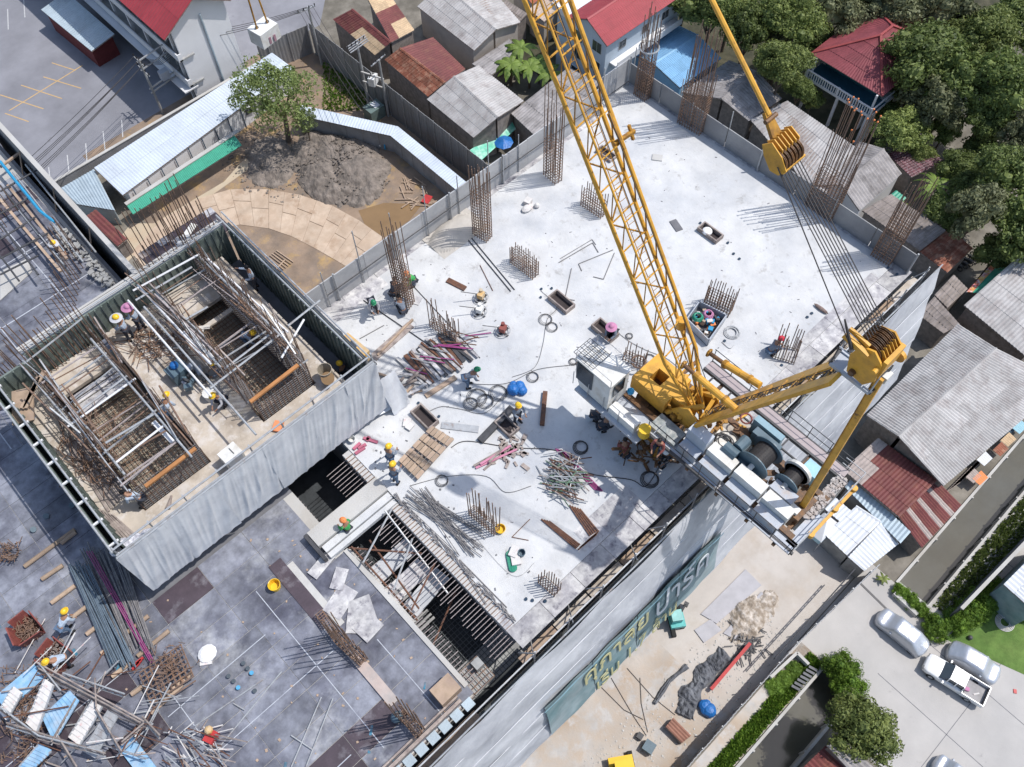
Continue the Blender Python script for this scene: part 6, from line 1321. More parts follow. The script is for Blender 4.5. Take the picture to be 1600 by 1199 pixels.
for t in (.1, .5, .9): part(MB().beam(lerp(a0, d0, t)-V((0, 0, .15)), lerp(b0, c0, t)-V((0, 0, .15)), .1, .18), 'bearer', WOODG, T)
# scattered rods beside slab edge
T = thing('rod_scatter', 'loose long steel rods with end plates spread over the lower part of the deck', 'rods', D(690, 810)); 
for i in range(26):
    a = D(rn.uniform(628, 668), rn.uniform(760, 785), .08+.03*(i % 4)); b = D(rn.uniform(715, 760), rn.uniform(825, 872), .08+.03*(i % 4)); part(MB().tube(a, b, .02, 5), 'rod', RBARG, T)
T = thing('prop_pile', 'tangled pile of green and grey scaffold clamps and short tubes', 'tubes', D(885, 745)); 
for i in range(90):
    a = D(885+rn.gauss(0, 11), 745+rn.gauss(0, 14), rn.uniform(.05, .45)); an = rn.gauss(-1.2, .5); l = rn.uniform(.35, .9); d_ = V((cos(an)*l, sin(an)*l, rn.uniform(-.05, .1)))
    part(MB().tube(a-d_, a+d_, .028, 5), 'tube', rn.choice((STEEL, STEEL, WOODG, M('green_tube', (.12, .2, .13), .6), RUST)), T)
for k in range(6): plank((868+k*2.2, 702+k*.6), (930+k*2.2, 766+k*.4), .06, .06, PURP, 'magenta steel tubes lying side by side next to the tangled tube pile', name='magenta_tube', cat='tube', group='magenta tubes in a row')
T = thing('angle_bars', 'L shaped bundle of brown angle bars below the tube pile', 'steel bars', D(915, 840))
for i in range(5): part(MB().beam(D(890+i*4, 790+i*1.5, .06), D(922+i*3, 838-i*2, .06), .06, .06), 'bar', RUST, T)
for i in range(4): part(MB().beam(D(846+i*4, 812+i*1, .06), D(900+i*2, 858-i*2, .06), .06, .06), 'bar', RUST, T)
for i in range(3): part(MB().beam(D(903+i*3, 860-i*3, .12), D(932+i*2, 836-i*3, .12), .05, .05), 'bar', RUST, T)
# bent rods set out on the deck
def rod(pts, r=.022, label='bent rod', mat=RBARG, name='bent_rod', grp=None): m = MB(); m.path([D(*p, .03) for p in pts], r, 5); return solo(m, name, mat, label, 'rod', grp)
rod([(873, 411), (926, 380), (935, 395)], label='bent rod below the short cage by the boom'); rod([(875, 405), (925, 375), (931, 383)], label='thin bent rod just above the bent rod pair', r=.016)
rod([(909, 424), (904, 413), (958, 391)], label='hooked rod pair left of the boom'); rod([(927, 433), (943, 437), (960, 396)], label='V shaped rod left of the crane boom'); rod([(883, 467), (893, 420)], label='straight rod above an opening box'); rod([(882, 467), (898, 470)], label='short rod touching the opening box')
for k in (0, 6): rod([(731+k, 375-k*.4), (798+k, 456-k*.4)], .03, 'pair of long dark rails running from the column at the sand heap', STEELD, 'rail_rod', 'pair of long rails')
rod([(568, 470), (700, 560)], .03, 'long dark rod from the bending worker towards the channel stack', STEELD); rod([(648, 450), (750, 560)], .018, 'thin black hose crossing to the channel stack', ROPE, 'hose'); rod([(562, 530), (600, 509)], label='thin rod beside the yellow box'); rod([(750, 415), (770, 455)], .02, 'thin reddish rod near the rust brown board', RUST)
rod([(828, 812), (800, 840), (826, 845)], .018, 'thin brown rod near the street side edge', RUST)
rod([(705, 860), (760, 945)], label='thin rod crossing near the pit edge'); rod([(718, 875), (792, 950)], label='second thin rod near the pit edge')
# cables
def cable(pts, r, label, mat=ROPE, name='cable', loops=()):
    r = r*.6; q = [D(*p, .035) for p in pts]; s = []
    for i in range(len(q)-1):
        p0, p1, p2, p3 = q[max(0, i-1)], q[i], q[i+1], q[min(len(q)-1, i+2)]
        for j in range(6): t = j/6; s.append(.5*((2*p1)+(p2-p0)*t+(2*p0-5*p1+4*p2-p3)*t*t+(3*p1-p0-3*p2+p3)*t**3))
    s.append(q[-1]); m = MB(); m.path(s, r, 4)
    for (x, y, rr) in loops:
        for k in range(3): m.ring(D(x, y, .04+.02*k)+V((.03*k, 0, 0)), rr*(1-.12*k), r, 14, 4)
    return solo(m, name, mat, label, 'cable')
cable([(1060, 575), (1040, 560), (1010, 548), (985, 535), (965, 520)], .02, 'thin cable winding from the boom foot to the pink hatted worker', loops=((983, 526, .18), (1015, 562, .3)))
cable([(800, 590), (835, 575), (848, 540), (855, 500), (870, 480), (845, 455)], .018, 'cable with a tangled knot beside the opening box', loops=((852, 500, .35), (862, 512, .3)))
cable([(730, 600), (790, 600), (840, 578), (900, 570), (905, 563)], .02, 'cable running from the blue tarpaulin to the crane cab', loops=((895, 566, .2), (832, 590, .3)))
cable([(668, 645), (690, 636), (720, 640), (760, 645), (800, 600)], .02, 'dark tangled cable beside the green helmeted worker', loops=((745, 622, .5), (758, 628, .4), (778, 615, .45), (735, 632, .35)))
cable([(705, 700), (730, 690), (800, 700), (860, 703), (880, 712), (920, 740), (985, 750), (1010, 760), (1035, 720)], .035, 'thick black cable crossing the shaded deck to a coil', loops=((1015, 750, .42), (907, 700, .35)))
cable([(1128, 535), (1140, 545), (1147, 540)], .03, 'grey cable coil right of the open tool skip', STEEL, loops=((1144, 520, .4), (1142, 521, .34)))
cable([(612, 500), (640, 520), (650, 505), (625, 495)], .012, 'thin light cable looping beside the yellow box', STEEL)
cable([(640, 760), (700, 745), (760, 745), (790, 770), (830, 760)], .02, 'thin cable by the slatted panel', loops=((690, 752, .3),))
cable([(735, 830), (800, 900), (835, 880)], .01, 'faint line on the lower deck', CONCD)
# containers and small objects
T = thing('tool_skip', 'open grey steel skip full of coiled hoses and tools under the boom', 'skip', D(1100, 515)); a, b, c_, d_ = D(1070, 508), D(1090, 480), D(1133, 502), D(1105, 542); z = V((0, 0, .55))
for p, q in ((a, b), (b, c_), (c_, d_), (d_, a)): part(MB().prism([p, q, q+z, p+z], (ctr-ctr)+((a+c_)/2-(p+q)/2).normalized()*.05), 'side_wall', CGREY, T)
part(MB().prism([a+V((0, 0, .06)), b+V((0, 0, .06)), c_+V((0, 0, .06)), d_+V((0, 0, .06))], V((0, 0, -.05))), 'floor', CONCD, T)
cc = (a+b+c_+d_)/4
TL = thing('hoses_and_tools', 'pink and green hoses, buckets and clamps jumbled inside the open skip', 'tools', cc+V((0, 0, .2)), kind='stuff')
for k, (mt, n) in enumerate(((PINK, 3), (HOSEG, 3), (WOOD, 0), (STEELD, 0), (HATO, 0), (CWHITE, 0), (BPIPE, 0))):
    m = MB()
    for i in range(n): m.ring(cc+V((.35-.5*(k == 1), .1+.25*(k == 1), .42+.05*i)), .25-.03*i, .05, 14, 5)
    for i in range(7): p = cc+V((rn.uniform(-.6, .6), rn.uniform(-.55, .55), rn.uniform(.15, .45))); m.box(p, (rn.uniform(.08, .3), rn.uniform(.08, .25), rn.uniform(.1, .25)), rn.random()*3) if k > 1 else None
    part(m, 'hose_coil' if n else 'tool', mt, TL)
T = thing('machine_box', 'weathered yellow and grey machine box beside the core corner', 'machine', D(560, 545, 2.4)); q = [D(531, 531, 3.1), D(543, 520, 3.1), D(577, 548, 3.1), D(565, 561, 3.1)]
for a in q: part(MB().tube(V((a.x, a.y, S)), a-V((0, 0, .6)), .04, 6), 'stand_leg', STEEL, T)
part(MB().prism(q, V((0, 0, -.65))), 'housing', YBOX, T); part(MB().prism([lerp(q[0], q[3], .3)+V((.1, -.1, .03)), lerp(q[0], q[3], .6)+V((.1, .0, .03)), lerp(q[1], q[2], .6)+V((-.15, 0, .03)), lerp(q[1], q[2], .3)+V((-.15, 0, .03))], V((0, 0, -.02))), 'vent_panel', STEELD, T)
m = MB(); m.path([D(518, 519, 2.9), D(525, 516, 3.1), D(532, 521, 3.1), D(535, 529, 3.0)], .09, 8); solo(m, 'black_hose', STEELD, 'thick black hose beside the weathered yellow box', 'hose')
solo(MB().box(D(577, 570, 1.9), (.5, .5, .12), .1), 'floodlight', STEELD, 'square dark floodlight on the core corner post', 'floodlight')
m = MB(); mathutils.noise
for i in range(7): m.ball(D(808+rn.uniform(-8, 8), 608+rn.uniform(-6, 6), .15), rn.uniform(.2, .34), 10, 6, (1, 1, .8))
solo(m, 'blue_tarpaulin', BTARP, 'crumpled bright blue tarpaulin above the yellow helmeted worker', 'tarpaulin')
def helmetlike(px, py, mat, label, name='bucket', r=.16, h=.25, cat='bucket', z=0):
    c = D(px, py, z); T = thing(name, label, cat, c); m = MB(); m.tube(c, c+V((0, 0, h)), r*.85, 14, r, cap=False); m.tube(c+V((0, 0, .02)), c+V((0, 0, .03)), r*.85, 14); part(m, 'shell', mat, T); part(MB().ring(c+V((0, 0, h)), r, .018, 14, 5), 'rim', mat, T); return T
helmetlike(551, 690, CWHITE, 'white bucket by the pit edge next to the magenta scaps'.replace('scaps', 'offcuts')); helmetlike(815, 867, BLUEG, 'small blue grey bucket beside the green hose heap'); helmetlike(782, 829, HATY, 'yellow plastic bucket beside the slim long starter bars', r=.22, h=.2)
helmetlike(512, 592, M('drum_tan', (.38, .33, .26), .7), 'large open drum of water on the core platform corner', 'water_drum', .33, .8, 'drum', 2.5)
solo(MB().tube(D(512, 592, 3.1), D(512, 592, 3.12), .3, 14), 'drum_water', PUDDLE, 'brown water standing in the open drum on the core', 'water')
T = thing('green_hose_heap', 'coiled dark green hose with cement bags near the street side edge', 'hose', D(797, 880)); m = MB()
for i in range(12): m.ring(D(797+i*.4, 870+i*1.9-3, .08), .16, .035, 10, 5)
part(m, 'coil', HOSEG, T); part(MB().box(D(803, 863, .15), (.5, .35, .2), .4).box(D(806, 876, .12), (.45, .4, .15), 1), 'cement_bag', CARD, T)
solo(MB().box(D(636, 661, .06), (.45, .35, .1), .7).box(D(640, 667, .1), (.35, .3, .1), .2), 'cement_sack', CARD, 'torn white cement sack near the slatted panel', 'sack')
for k, (a, b) in enumerate((((552, 703), (563, 693)), ((560, 702), (572, 695)), ((568, 685), (590, 692)), ((573, 690), (577, 683)), ((555, 710), (570, 700)))): plank(a, b, .14, .1, M('magenta_offcut', (.42, .12, .18), .6), 'short magenta steel offcuts beside the white bucket', 'steel_offcut', cat='offcut', group='magenta offcuts at the pit edge')
for k in range(5): plank((735+rn.uniform(0, 30), 735-k*3), (790+rn.uniform(0, 25), 706-k*3), .1, .05, M('pink_strip', (.55, .22, .32), .6) if k % 2 else WOODG, 'pinkish strips and laths lying crosswise in the middle of the deck', 'lath', cat='lath', group='pinkish laths crossing mid deck', z=.05*k)
T = thing('timber_offcuts', 'small brown offcuts scattered round the dark beam', 'offcuts', D(800, 690), kind='stuff'); m = MB()
for i in range(40): m.box(D(800+rn.gauss(0, 14), 700+rn.gauss(0, 14), .05), (rn.uniform(.1, .45), rn.uniform(.06, .2), .06), rn.random()*3)
part(m, 'offcut', WOODG, T)
m = MB()
for i in range(110):
    x = rn.uniform(9.6, 33.2); y = rn.uniform(7.8, 25); m.box((x, y, S+.01), (rn.uniform(.02, .14), rn.uniform(.02, .05), .02), rn.random()*3)
for i in range(30): x = rn.uniform(6.9, 9.2); y = rn.uniform(7.8, 18.6); m.box((x, y, S+.02), (rn.uniform(.03, .14), rn.uniform(.03, .1), .04), rn.random()*3)
solo(m, 'debris', CONCD, 'small scraps of debris strewn across the white deck', 'debris', kind='stuff')
o = None
for k, (x, y) in enumerate(((846, 452), (862, 451), (845, 465), (1094, 349), (1137, 380), (1155, 405), (1268, 490), (1387, 419), (1401, 429), (1261, 496), (1221, 571), (832, 938), (852, 939), (686, 651), (654, 630), (822, 936), (1146, 397), (1132, 533))):
    T_ = solo(MB().tube(D(x, y, .0), D(x, y, .08), .065, 12), 'pipe_sleeve', M('sleeve_blue', (.04, .07, .11), .5), 'small dark blue pipe sleeve cast into the white deck', 'pipe sleeve', 'pipe sleeves cast in the white deck') if o is None else None
    if o is None: o = T_; p0 = D(x, y, 0)
    else: c2 = o.copy(); COL.objects.link(c2); c2.location = o.location+(D(x, y, 0)-p0)
# sand heap by the parapet, concrete machines, bags
struct(heap(D(712, 365).x, D(712, 365).y, 1.6, .9, .45, 24, 8, .05), 'sand_heap', M('pale_sand', (.46, .43, .39), .95, .1, 2)).location.z = S
def powertrowel(px, py, label, mat):
    c = D(px, py); T = thing('vibrator_unit', label, 'machine', c); part(MB().ring(c+V((0, 0, .2)), .36, .022, 18, 5), 'guard_ring', STEEL, T)
    part(MB().box(c+V((0, 0, .35)), (.36, .3, .3), .4).tube(c+V((.1, .1, .5)), c+V((.1, .1, .62)), .1, 8), 'engine', mat, T); part(MB().tube(c+V((0, 0, .4)), c+V((-.8, .6, .8)), .022, 5), 'handle', STEELD, T)
    for k in range(4): a = k*pi/2; part(MB().box(c+V((cos(a)*.2, sin(a)*.2, .05)), (.32, .12, .02), a), 'blade', STEELD, T)
powertrowel(750, 490, 'small engine unit with long handles in the middle left of the deck', CWHITE); powertrowel(752, 468, 'yellow coiled vibrator unit above the small engine unit', YBOX); powertrowel(786, 520, 'small reddish trowelling machine in the middle of the deck', REDB)
solo(MB().box(D(825, 316, .15), (.4, .35, .3), .3).ball(D(824, 326, .1), .3, 10, 5, (1.3, .8, .5)).ball(D(839, 322, .12), .16, 8, 5), 'bag_and_box', CARD, 'white bag and small box on the upper left of the deck', 'bag')
solo(MB().ball(D(1283, 483, .1), .14, 8, 5, (.8, 3.2, .6)), 'insulation_roll', M('brown_fibre', (.22, .16, .14), .9, .3, 6, bump=1), 'brown hairy roll lying at the right of the deck', 'roll')
solo(MB().ring(D(998, 566, .5), .36, .03, 16, 5).ring(D(998, 566, .6), .33, .03, 16, 5), 'rebar_coil', RBAR, 'round coil of thin rebar hung on the cage behind the cab', 'coil')
# ================= PEOPLE =================
def skin(name, mat, verts, edges, rad, T, root=0, sub=1):
    me = bpy.data.meshes.new(name); me.from_pydata([tuple(v) for v in verts], edges, []); me.materials.append(mat)
    o = bpy.data.objects.new(name, me); COL.objects.link(o); o.parent = T
    o.modifiers.new('Skin', 'SKIN'); s = o.modifiers.new('Sub', 'SUBSURF'); s.levels = sub; s.render_levels = sub
    sv = me.skin_vertices[0].data
    for i, r in enumerate(rad): sv[i].radius = (r, r) if not isinstance(r, tuple) else r; sv[i].use_root = (i == root)
    return o
def person(px, py, zb, face, pose, label, hat=HATY, shirt=SHB, legs=TRB, wide=False, hgt=1.68, hatless=False, arm=0, sc=1.0):
    """(px,py): feet in the photo; face: heading in degrees in the plan"""
    c = D(px, py, zb); T = thing('person', label, 'person', c, 'workers on the building'); T.rotation_euler = (0, 0, radians(face)); T.scale = (sc, sc, sc)
    # local frame: x forward, y left
    if pose == 'stand': hip = (0, 0, .90); sh = (.03, 0, 1.40); kn = [(.06, .1, .50), (-.02, -.1, .50)]; ft = [(.05, .12, .07), (-.05, -.12, .07)]
    elif pose == 'bend': hip = (-.18, 0, .86); sh = (.28, 0, 1.10); kn = [(.02, .12, .48), (-.05, -.12, .48)]; ft = [(.03, .14, .07), (-.1, -.14, .07)]
    elif pose == 'crouch': hip = (-.16, 0, .38); sh = (.14, 0, .84); kn = [(.26, .17, .50), (.26, -.17, .48)]; ft = [(.05, .15, .07), (.0, -.15, .07)]
    else: hip = (-.1, 0, .55); sh = (.12, 0, 1.02); kn = [(.3, .13, .52), (.25, -.13, .50)]; ft = [(.25, .14, .07), (.2, -.14, .07)]
    hip = V(hip); sh = V(sh); up = (sh-hip).normalized(); fw = V((0, 1, 0)).cross(up)
    if fw.x < 0 and pose != 'bend': fw = -fw
    hd = sh+up*.14+V((.03, 0, .10)); hc = hd+V((.01, 0, .10))
    mid = lerp(hip, sh, .5)
    el = [sh+V((.10, .27, -.24)), sh+V((.10, -.27, -.24))]; wr = [sh+V((.36, .17, -.36+.1*arm)), sh+V((.34, -.17, -.30))]
    if arm == 1: el[1] = sh+V((.2, -.25, .02)); wr[1] = sh+V((.45, -.28, .15))
    if pose == 'bend': el = [sh+V((.05, .24, -.27)), sh+V((.05, -.24, -.27))]; wr = [sh+V((.18, .14, -.50)), sh+V((.16, -.14, -.50))]
    if pose == 'crouch': wr = [sh+V((.38, .12, -.42)), sh+V((.36, -.12, -.42))]
    L = [hip, mid, sh, hd, hc, sh+V((0, .18, -.02)), el[0], wr[0], sh+V((0, -.18, -.02)), el[1], wr[1], hip+V((0, .1, -.04)), V(kn[0]), V(ft[0]), hip+V((0, -.1, -.04)), V(kn[1]), V(ft[1]), hc+V((.10, 0, -.02)), hc+V((.03, 0, .09))]
    E_ = [(0, 1), (1, 2), (2, 3), (3, 4), (2, 5), (5, 6), (6, 7), (2, 8), (8, 9), (9, 10), (0, 11), (11, 12), (12, 13), (0, 14), (14, 15), (15, 16), (4, 17), (4, 18)]
    Rr = [.125, .12, .11, .055, .088, .06, .042, .032, .06, .042, .032, .085, .058, .045, .085, .058, .045, .022, .07]
    for s_ in (7, 10):
        b = L[s_]; d = (b-L[s_-1]).normalized(); sd = d.cross(V((0, 0, 1))); sd = sd.normalized() if sd.length > .1 else V((0, 1, 0)); k = len(L)
        L.append(b+d*.07); E_.append((s_, k)); Rr.append(.03)
        for f in range(4): L.append(b+d*(.15-.012*abs(f-1))+sd*(-.03+.02*f)-V((0, 0, .01))); E_.append((k, k+1+f)); Rr.append(.009)
        L.append(b+d*.06+sd*.055); E_.append((k, k+5)); Rr.append(.010)
    skin('body', SKIN, L, E_, Rr, T)
    # clothes
    sv = [hip+up*.02, mid, sh, sh+V((0, .19, -.01)), lerp(sh+V((0, .18, 0)), el[0], .6), el[0], lerp(el[0], wr[0], .85), sh+V((0, -.19, -.01)), lerp(sh+V((0, -.18, 0)), el[1], .6), el[1], lerp(el[1], wr[1], .85)]
    skin('shirt', shirt, sv, [(0, 1), (1, 2), (2, 3), (3, 4), (4, 5), (5, 6), (2, 7), (7, 8), (8, 9), (9, 10)], [(.165, .165), (.16, .16), (.135, .15), .085, .07, .062, .052, .085, .07, .062, .052], T)
    tv = [hip, hip+V((0, .1, -.05)), lerp(hip, V(kn[0]), .55)+V((0, .05, 0)), V(kn[0]), V(ft[0])+V((0, 0, .05)), hip+V((0, -.1, -.05)), lerp(hip, V(kn[1]), .55)+V((0, -.05, 0)), V(kn[1]), V(ft[1])+V((0, 0, .05))]
    skin('trousers', legs, tv, [(0, 1), (1, 2), (2, 3), (3, 4), (0, 5), (5, 6), (6, 7), (7, 8)], [.15, .115, .10, .082, .065, .115, .10, .082, .065], T)
    rt = Matrix.Rotation(radians(face), 3, 'Z')
    for i in range(2):
        f = V(ft[i]); m = MB(); m.loft([[f+V((-.09, -.045, -.07)), f+V((-.09, .045, -.07)), f+V((-.08, .04, .05)), f+V((-.08, -.04, .05))], [f+V((.06, -.05, -.07)), f+V((.06, .05, -.07)), f+V((.05, .045, .03)), f+V((.05, -.045, .03))], [f+V((.18, -.035, -.07)), f+V((.18, .035, -.07)), f+V((.17, .03, -.02)), f+V((.17, -.03, -.02))]])
        me = bpy.data.meshes.new('boot'); me.from_pydata([tuple(v) for v in m.v], [], m.f); me.materials.append(RUBBER); o = bpy.data.objects.new('boot', me); COL.objects.link(o); o.parent = T
    def lm(m, name, mat, sm=True):
        me = bpy.data.meshes.new(name); me.from_pydata([tuple(v) for v in m.v], [], m.f); me.materials.append(mat)
        if sm: me.polygons.foreach_set('use_smooth', [True]*len(me.polygons))
        o = bpy.data.objects.new(name, me); COL.objects.link(o); o.parent = T; return o
    lm(MB().ball(hc+V((-.02, 0, .02)), .112, 12, 8, (1, .9, 1)), 'hair', HAIR)
    if not hatless:
        m = MB().ball(hc+V((0, 0, .055)), .145, 16, 6, (1.08, .95, .95), top=True); q = hc+V((.02, 0, .055)); r1 = .16 if not wide else .30; k = len(m.v)
        for i in range(18): a = 2*pi*i/18; m.v += [q+V((cos(a)*.14, sin(a)*.13, .005)), q+V((cos(a)*r1*(1.12 if cos(a) > .3 and not wide else 1), sin(a)*r1*.95, -.02 if not wide else -.06))]
        m.f += [(k+2*i, k+2*((i+1) % 18), k+2*((i+1) % 18)+1, k+2*i+1) for i in range(18)]
        if wide and hat is HATY:
            lm(m, 'sun_hat', SHW); lm(MB().ball(hc+V((0, 0, .07)), .155, 16, 6, (1.08, .97, .95), top=True), 'hard_hat', HATY)
        else: lm(m, 'sun_hat' if wide else 'hard_hat', hat)
        if not wide: lm(MB().box(hc+V((0, 0, .185)), (.2, .03, .02)), 'hat_ridge', hat, False)
    return T
person(207, 531, 2.5, 120, 'stand', 'worker with yellow helmet over pale sun hat leaning on the core form', HATY, SHB, TRD, wide=True)
person(224, 515, 2.5, 120, 'stand', 'worker in wide pink sun hat leaning on the core form', PINK, SHB, TRD, wide=True)
person(269, 655, 2.5, 30, 'bend', 'yellow helmeted worker bending beside the left shaft cage', HATY, SHB, TRB)
person(350, 632, 2.5, 200, 'crouch', 'crouching worker in yellow helmet beside the white pail between shafts', HATY, SHW, TRD)
person(393, 542, 1.6, 300, 'bend', 'yellow helmeted worker inside the right shaft', HATY, SHB, TRB)
person(353, 598, 1.6, 160, 'stand', 'worker showing only a yellow helmet behind the right shaft cage', HATY, SHG, TRD)
person(48, 670, 2.0, 20, 'crouch', 'worker with yellow helmet at the outer left corner of the core', HATY, SHG, TRD)
person(402, 452, 2.3, 160, 'stand', 'dark haired worker in pale shirt climbing at the far form of the right shaft', None, SHB, TRD, hatless=True, arm=1)
person(226, 790, 2.5, 135, 'bend', 'dark haired worker in pale shirt bending over rods at the core corner', None, SHB, TRD, hatless=True)
person(543, 600, .6, 100, 'stand', 'worker in dark clothes and orange helmet at the tarpaulin end', HATY, TRD, TRD)
person(585, 488, 0, 250, 'bend', 'green helmeted worker in pale shirt with red straps bending by the parapet', HATG, SHW, TRD)
person(645, 446, 0, 170, 'crouch', 'worker in bright green shirt and orange helmet tying the dense column', HATO, SHGR, TRD)
person(617, 462, 0, 20, 'crouch', 'dark clothed worker crouching left of the dense rebar column', None, TRD, TRD, hatless=True)
person(630, 489, 0, 80, 'crouch', 'dark clothed worker crouching at the foot of the dense rebar column', None, SHG, TRD, hatless=True)
person(733, 604, 0, 330, 'bend', 'green helmeted worker in blue grey shirt bending beside tangled cable', HATG, SHG, TRB)
person(808, 660, 0, 270, 'stand', 'yellow helmeted worker standing beside the bright blue tarpaulin', HATY, SHG, TRD)
person(613, 727, 0, 20, 'stand', 'yellow helmeted worker with orange collar at the slatted panel', HATY, SHG, TRB)
person(619, 754, 0, 20, 'stand', 'yellow helmeted worker in denim blue below the orange collared worker', HATY, SHG, TRB)
person(549, 838, -.9, 100, 'stand', 'worker in green shirt and orange helmet standing in the stair pit', HATO, SHGR, TRD)
person(957, 526, 0, 190, 'crouch', 'worker in pink sun hat and patterned dark shirt crouching at an opening box', PINK, SHG, TRD, wide=True)
person(930, 655, 0, 300, 'crouch', 'white helmeted worker crouching in the shade left of the crane base', HATW, TRD, TRD)
person(941, 672, 0, 330, 'crouch', 'dark clothed worker crouching behind the white helmeted one', None, TRD, TRD, hatless=True)
person(975, 712, 0, 60, 'crouch', 'dark clothed worker with orange tool in the shade below the crane base', None, REDB, TRD, hatless=True)
person(1040, 722, 0, 180, 'sit', 'worker in dark clothes sitting at the slab edge below the crane', HATW, TRD, TRD, hatless=False)
person(1204, 553, 0, 340, 'crouch', 'crouching worker with bright red cloth at the three sided cage', M('red_cloth', (.6, .04, .07), .8), SHG, TRB)
person(93, 400, -.4, 290, 'crouch', 'yellow helmeted worker in pale blue crouching on the upper left deck', HATY, SHB, TRB, wide=True)
person(112, 985, -.4, 20, 'bend', 'yellow helmeted worker reaching over timbers beside the red bin', HATY, SHB, TRB, arm=1)
person(112, 1037, -.4, 170, 'bend', 'yellow helmeted worker bending into the second red bin', HATY, SHB, TRD)
person(8, 606, -.4, 200, 'crouch', 'worker in dark green clothes cut by the left edge', None, M('dark_green_cloth', (.01, .2, .08), .8), TRD, hatless=True)
person(1027, 705, 2.95, 200, 'sit', 'greasy clothed mechanic half hidden under the crane walkway', None, REDB, TRD, hatless=True)
bpy.data.objects.remove(bpy.data.objects['person.029'], do_unlink=True) if False else None
# ================= THINGS ON THE CORE PLATFORM =================
rn = random.Random(21)
T = thing('pump_unit', 'grey pump unit with bright blue cap standing between the two shafts', 'machine', D(290, 600, 2.5)); c = D(283, 588, 2.5)
part(MB().box(c+V((0, 0, .35)), (.9, .7, .7), .1), 'tank', BLUEG, T); part(MB().ball(c+V((0, .1, .8)), .2, 12, 8), 'blue_cap', BTARP, T)
c2 = D(306, 598, 2.5)
for i in range(12): part(MB().box(c2+V((rn.uniform(-.5, .5), rn.uniform(-.5, .5), rn.uniform(.1, .6))), (rn.uniform(.1, .4), rn.uniform(.1, .3), rn.uniform(.1, .3)), rn.random()*3), 'engine_piece', rn.choice((STEELD, CGREY, BLUEG)), T)
T = thing('white_pail', 'white pail with yellow lid cap beside the crouching worker between shafts', 'pail', D(330, 620, 2.5)); c = D(330, 622, 2.5); part(MB().tube(c, c+V((0, 0, .45)), .25, 16, .28), 'shell', CWHITE, T)
T = thing('control_cabinet', 'white metal site cabinet beside the rail of the core platform', 'cabinet', D(370, 715, 2.5)); c = D(368, 722, 2.5); part(MB().box(c+V((0, 0, .45)), (.85, .65, .9), .05), 'housing', CWHITE, T); part(MB().box(c+V((0, -.34, .45)), (.7, .03, .75), .05), 'door', CGREY, T); part(MB().box(c+V((.1, 0, .92)), (.03, .35, .03), .05), 'handle', STEELD, T)
solo(MB().box(D(434, 667, 2.6), (.5, .4, .12), .6), 'orange_sheet', ORNG, 'orange plastic sheet piece beside the core rail', 'sheet')
solo(MB().box(D(298, 784, 2.56), (.25, .15, .08), .6), 'yellow_scrap', HATY, 'tiny yellow scrap near the core rail', 'scrap')
solo(MB().tube(D(268, 775, 2.55), D(262, 796, 2.55), .04, 6, .12), 'broom_head', WOODG, 'small brush like timber wedge on the core platform', 'brush')
for px, py, s_ in ((395, 655, .8), (440, 640, .7), (275, 790, .6), (310, 735, .7)): pass
m = MB(); 
for i in range(160): m.box(D(rn.uniform(100, 205), rn.uniform(700, 800), 2.55), (rn.uniform(.03, .1), rn.uniform(.5, 1.6), .03), rn.uniform(-.3, .3)) if False else m.tube(*(lambda a: (a, a+V((rn.uniform(-.5, .5), rn.uniform(-1.2, 1.2), rn.uniform(0, .4)))))(D(rn.uniform(95, 190), rn.uniform(655, 760), 2.6)), .02, 4)
solo(m, 'loose_rebar', RBAR, 'loose bent rebar strewn along the outer left side of the core', 'rebar', kind='stuff')
m = MB()
for i in range(140): a = D(rn.uniform(205, 300), rn.uniform(520, 560), 2.6); m.tube(a, a+V((rn.uniform(-.8, .8), rn.uniform(-.8, .8), rn.uniform(0, .3))), .02, 4)
solo(m, 'rebar_offcuts', RBAR, 'rebar offcuts heaped near the two workers leaning on the form', 'rebar', kind='stuff')
for k in range(6): a = D(225+k*12, 540-k*5, 2.56); solo(MB().beam(a, a+V((1.0, -1.3+.1*k, 0)), .2, .04), 'form_strip', M('weathered_strip', (.55, .52, .48), .8, .15, 4), 'pale form strips lying loose in front of the two leaning workers', 'strip', 'pale strips on the core platform')
T = thing('timber_bundle', 'bundle of long grey boards along the outer left side of the core', 'timber', D(140, 740, 2.6))
for i in range(7): part(MB().beam(D(95+i*7, 680+i*3, 2.56), D(170+i*5, 800-i*5, 2.56), .1, .05), 'board', WOODG, T)
T = thing('timber_pallet', 'small timber pallet beside the brown formwork beyond the core', 'pallet', D(240, 432, 3.0))
c = D(241, 433, 3.0)
for i in range(7): part(MB().box(c+V((-.55+i*.18, 0, .12)), (.1, 1.1, .03), .25), 'slat', WOOD, T)
for i in range(3): part(MB().box(c+V((0, -.5+i*.5, .06)), (1.2, .1, .09), .25), 'bearer', WOODG, T)
solo(MB().box(D(303, 387, 3.2), (.45, .4, .15), .5), 'blue_crate', BPIPE, 'small blue crate beside the far form of the right shaft', 'crate'); solo(MB().box(D(313, 380, 3.2), (.35, .35, .15), .2), 'blue_tray', BPIPE, 'smaller blue tray behind the blue crate', 'tray')
solo(MB().box(D(292, 367, 3.15), (1.4, .35, .04), .45), 'speckled_board', CWHITE, 'white speckled panel lying on the brown formwork', 'panel')
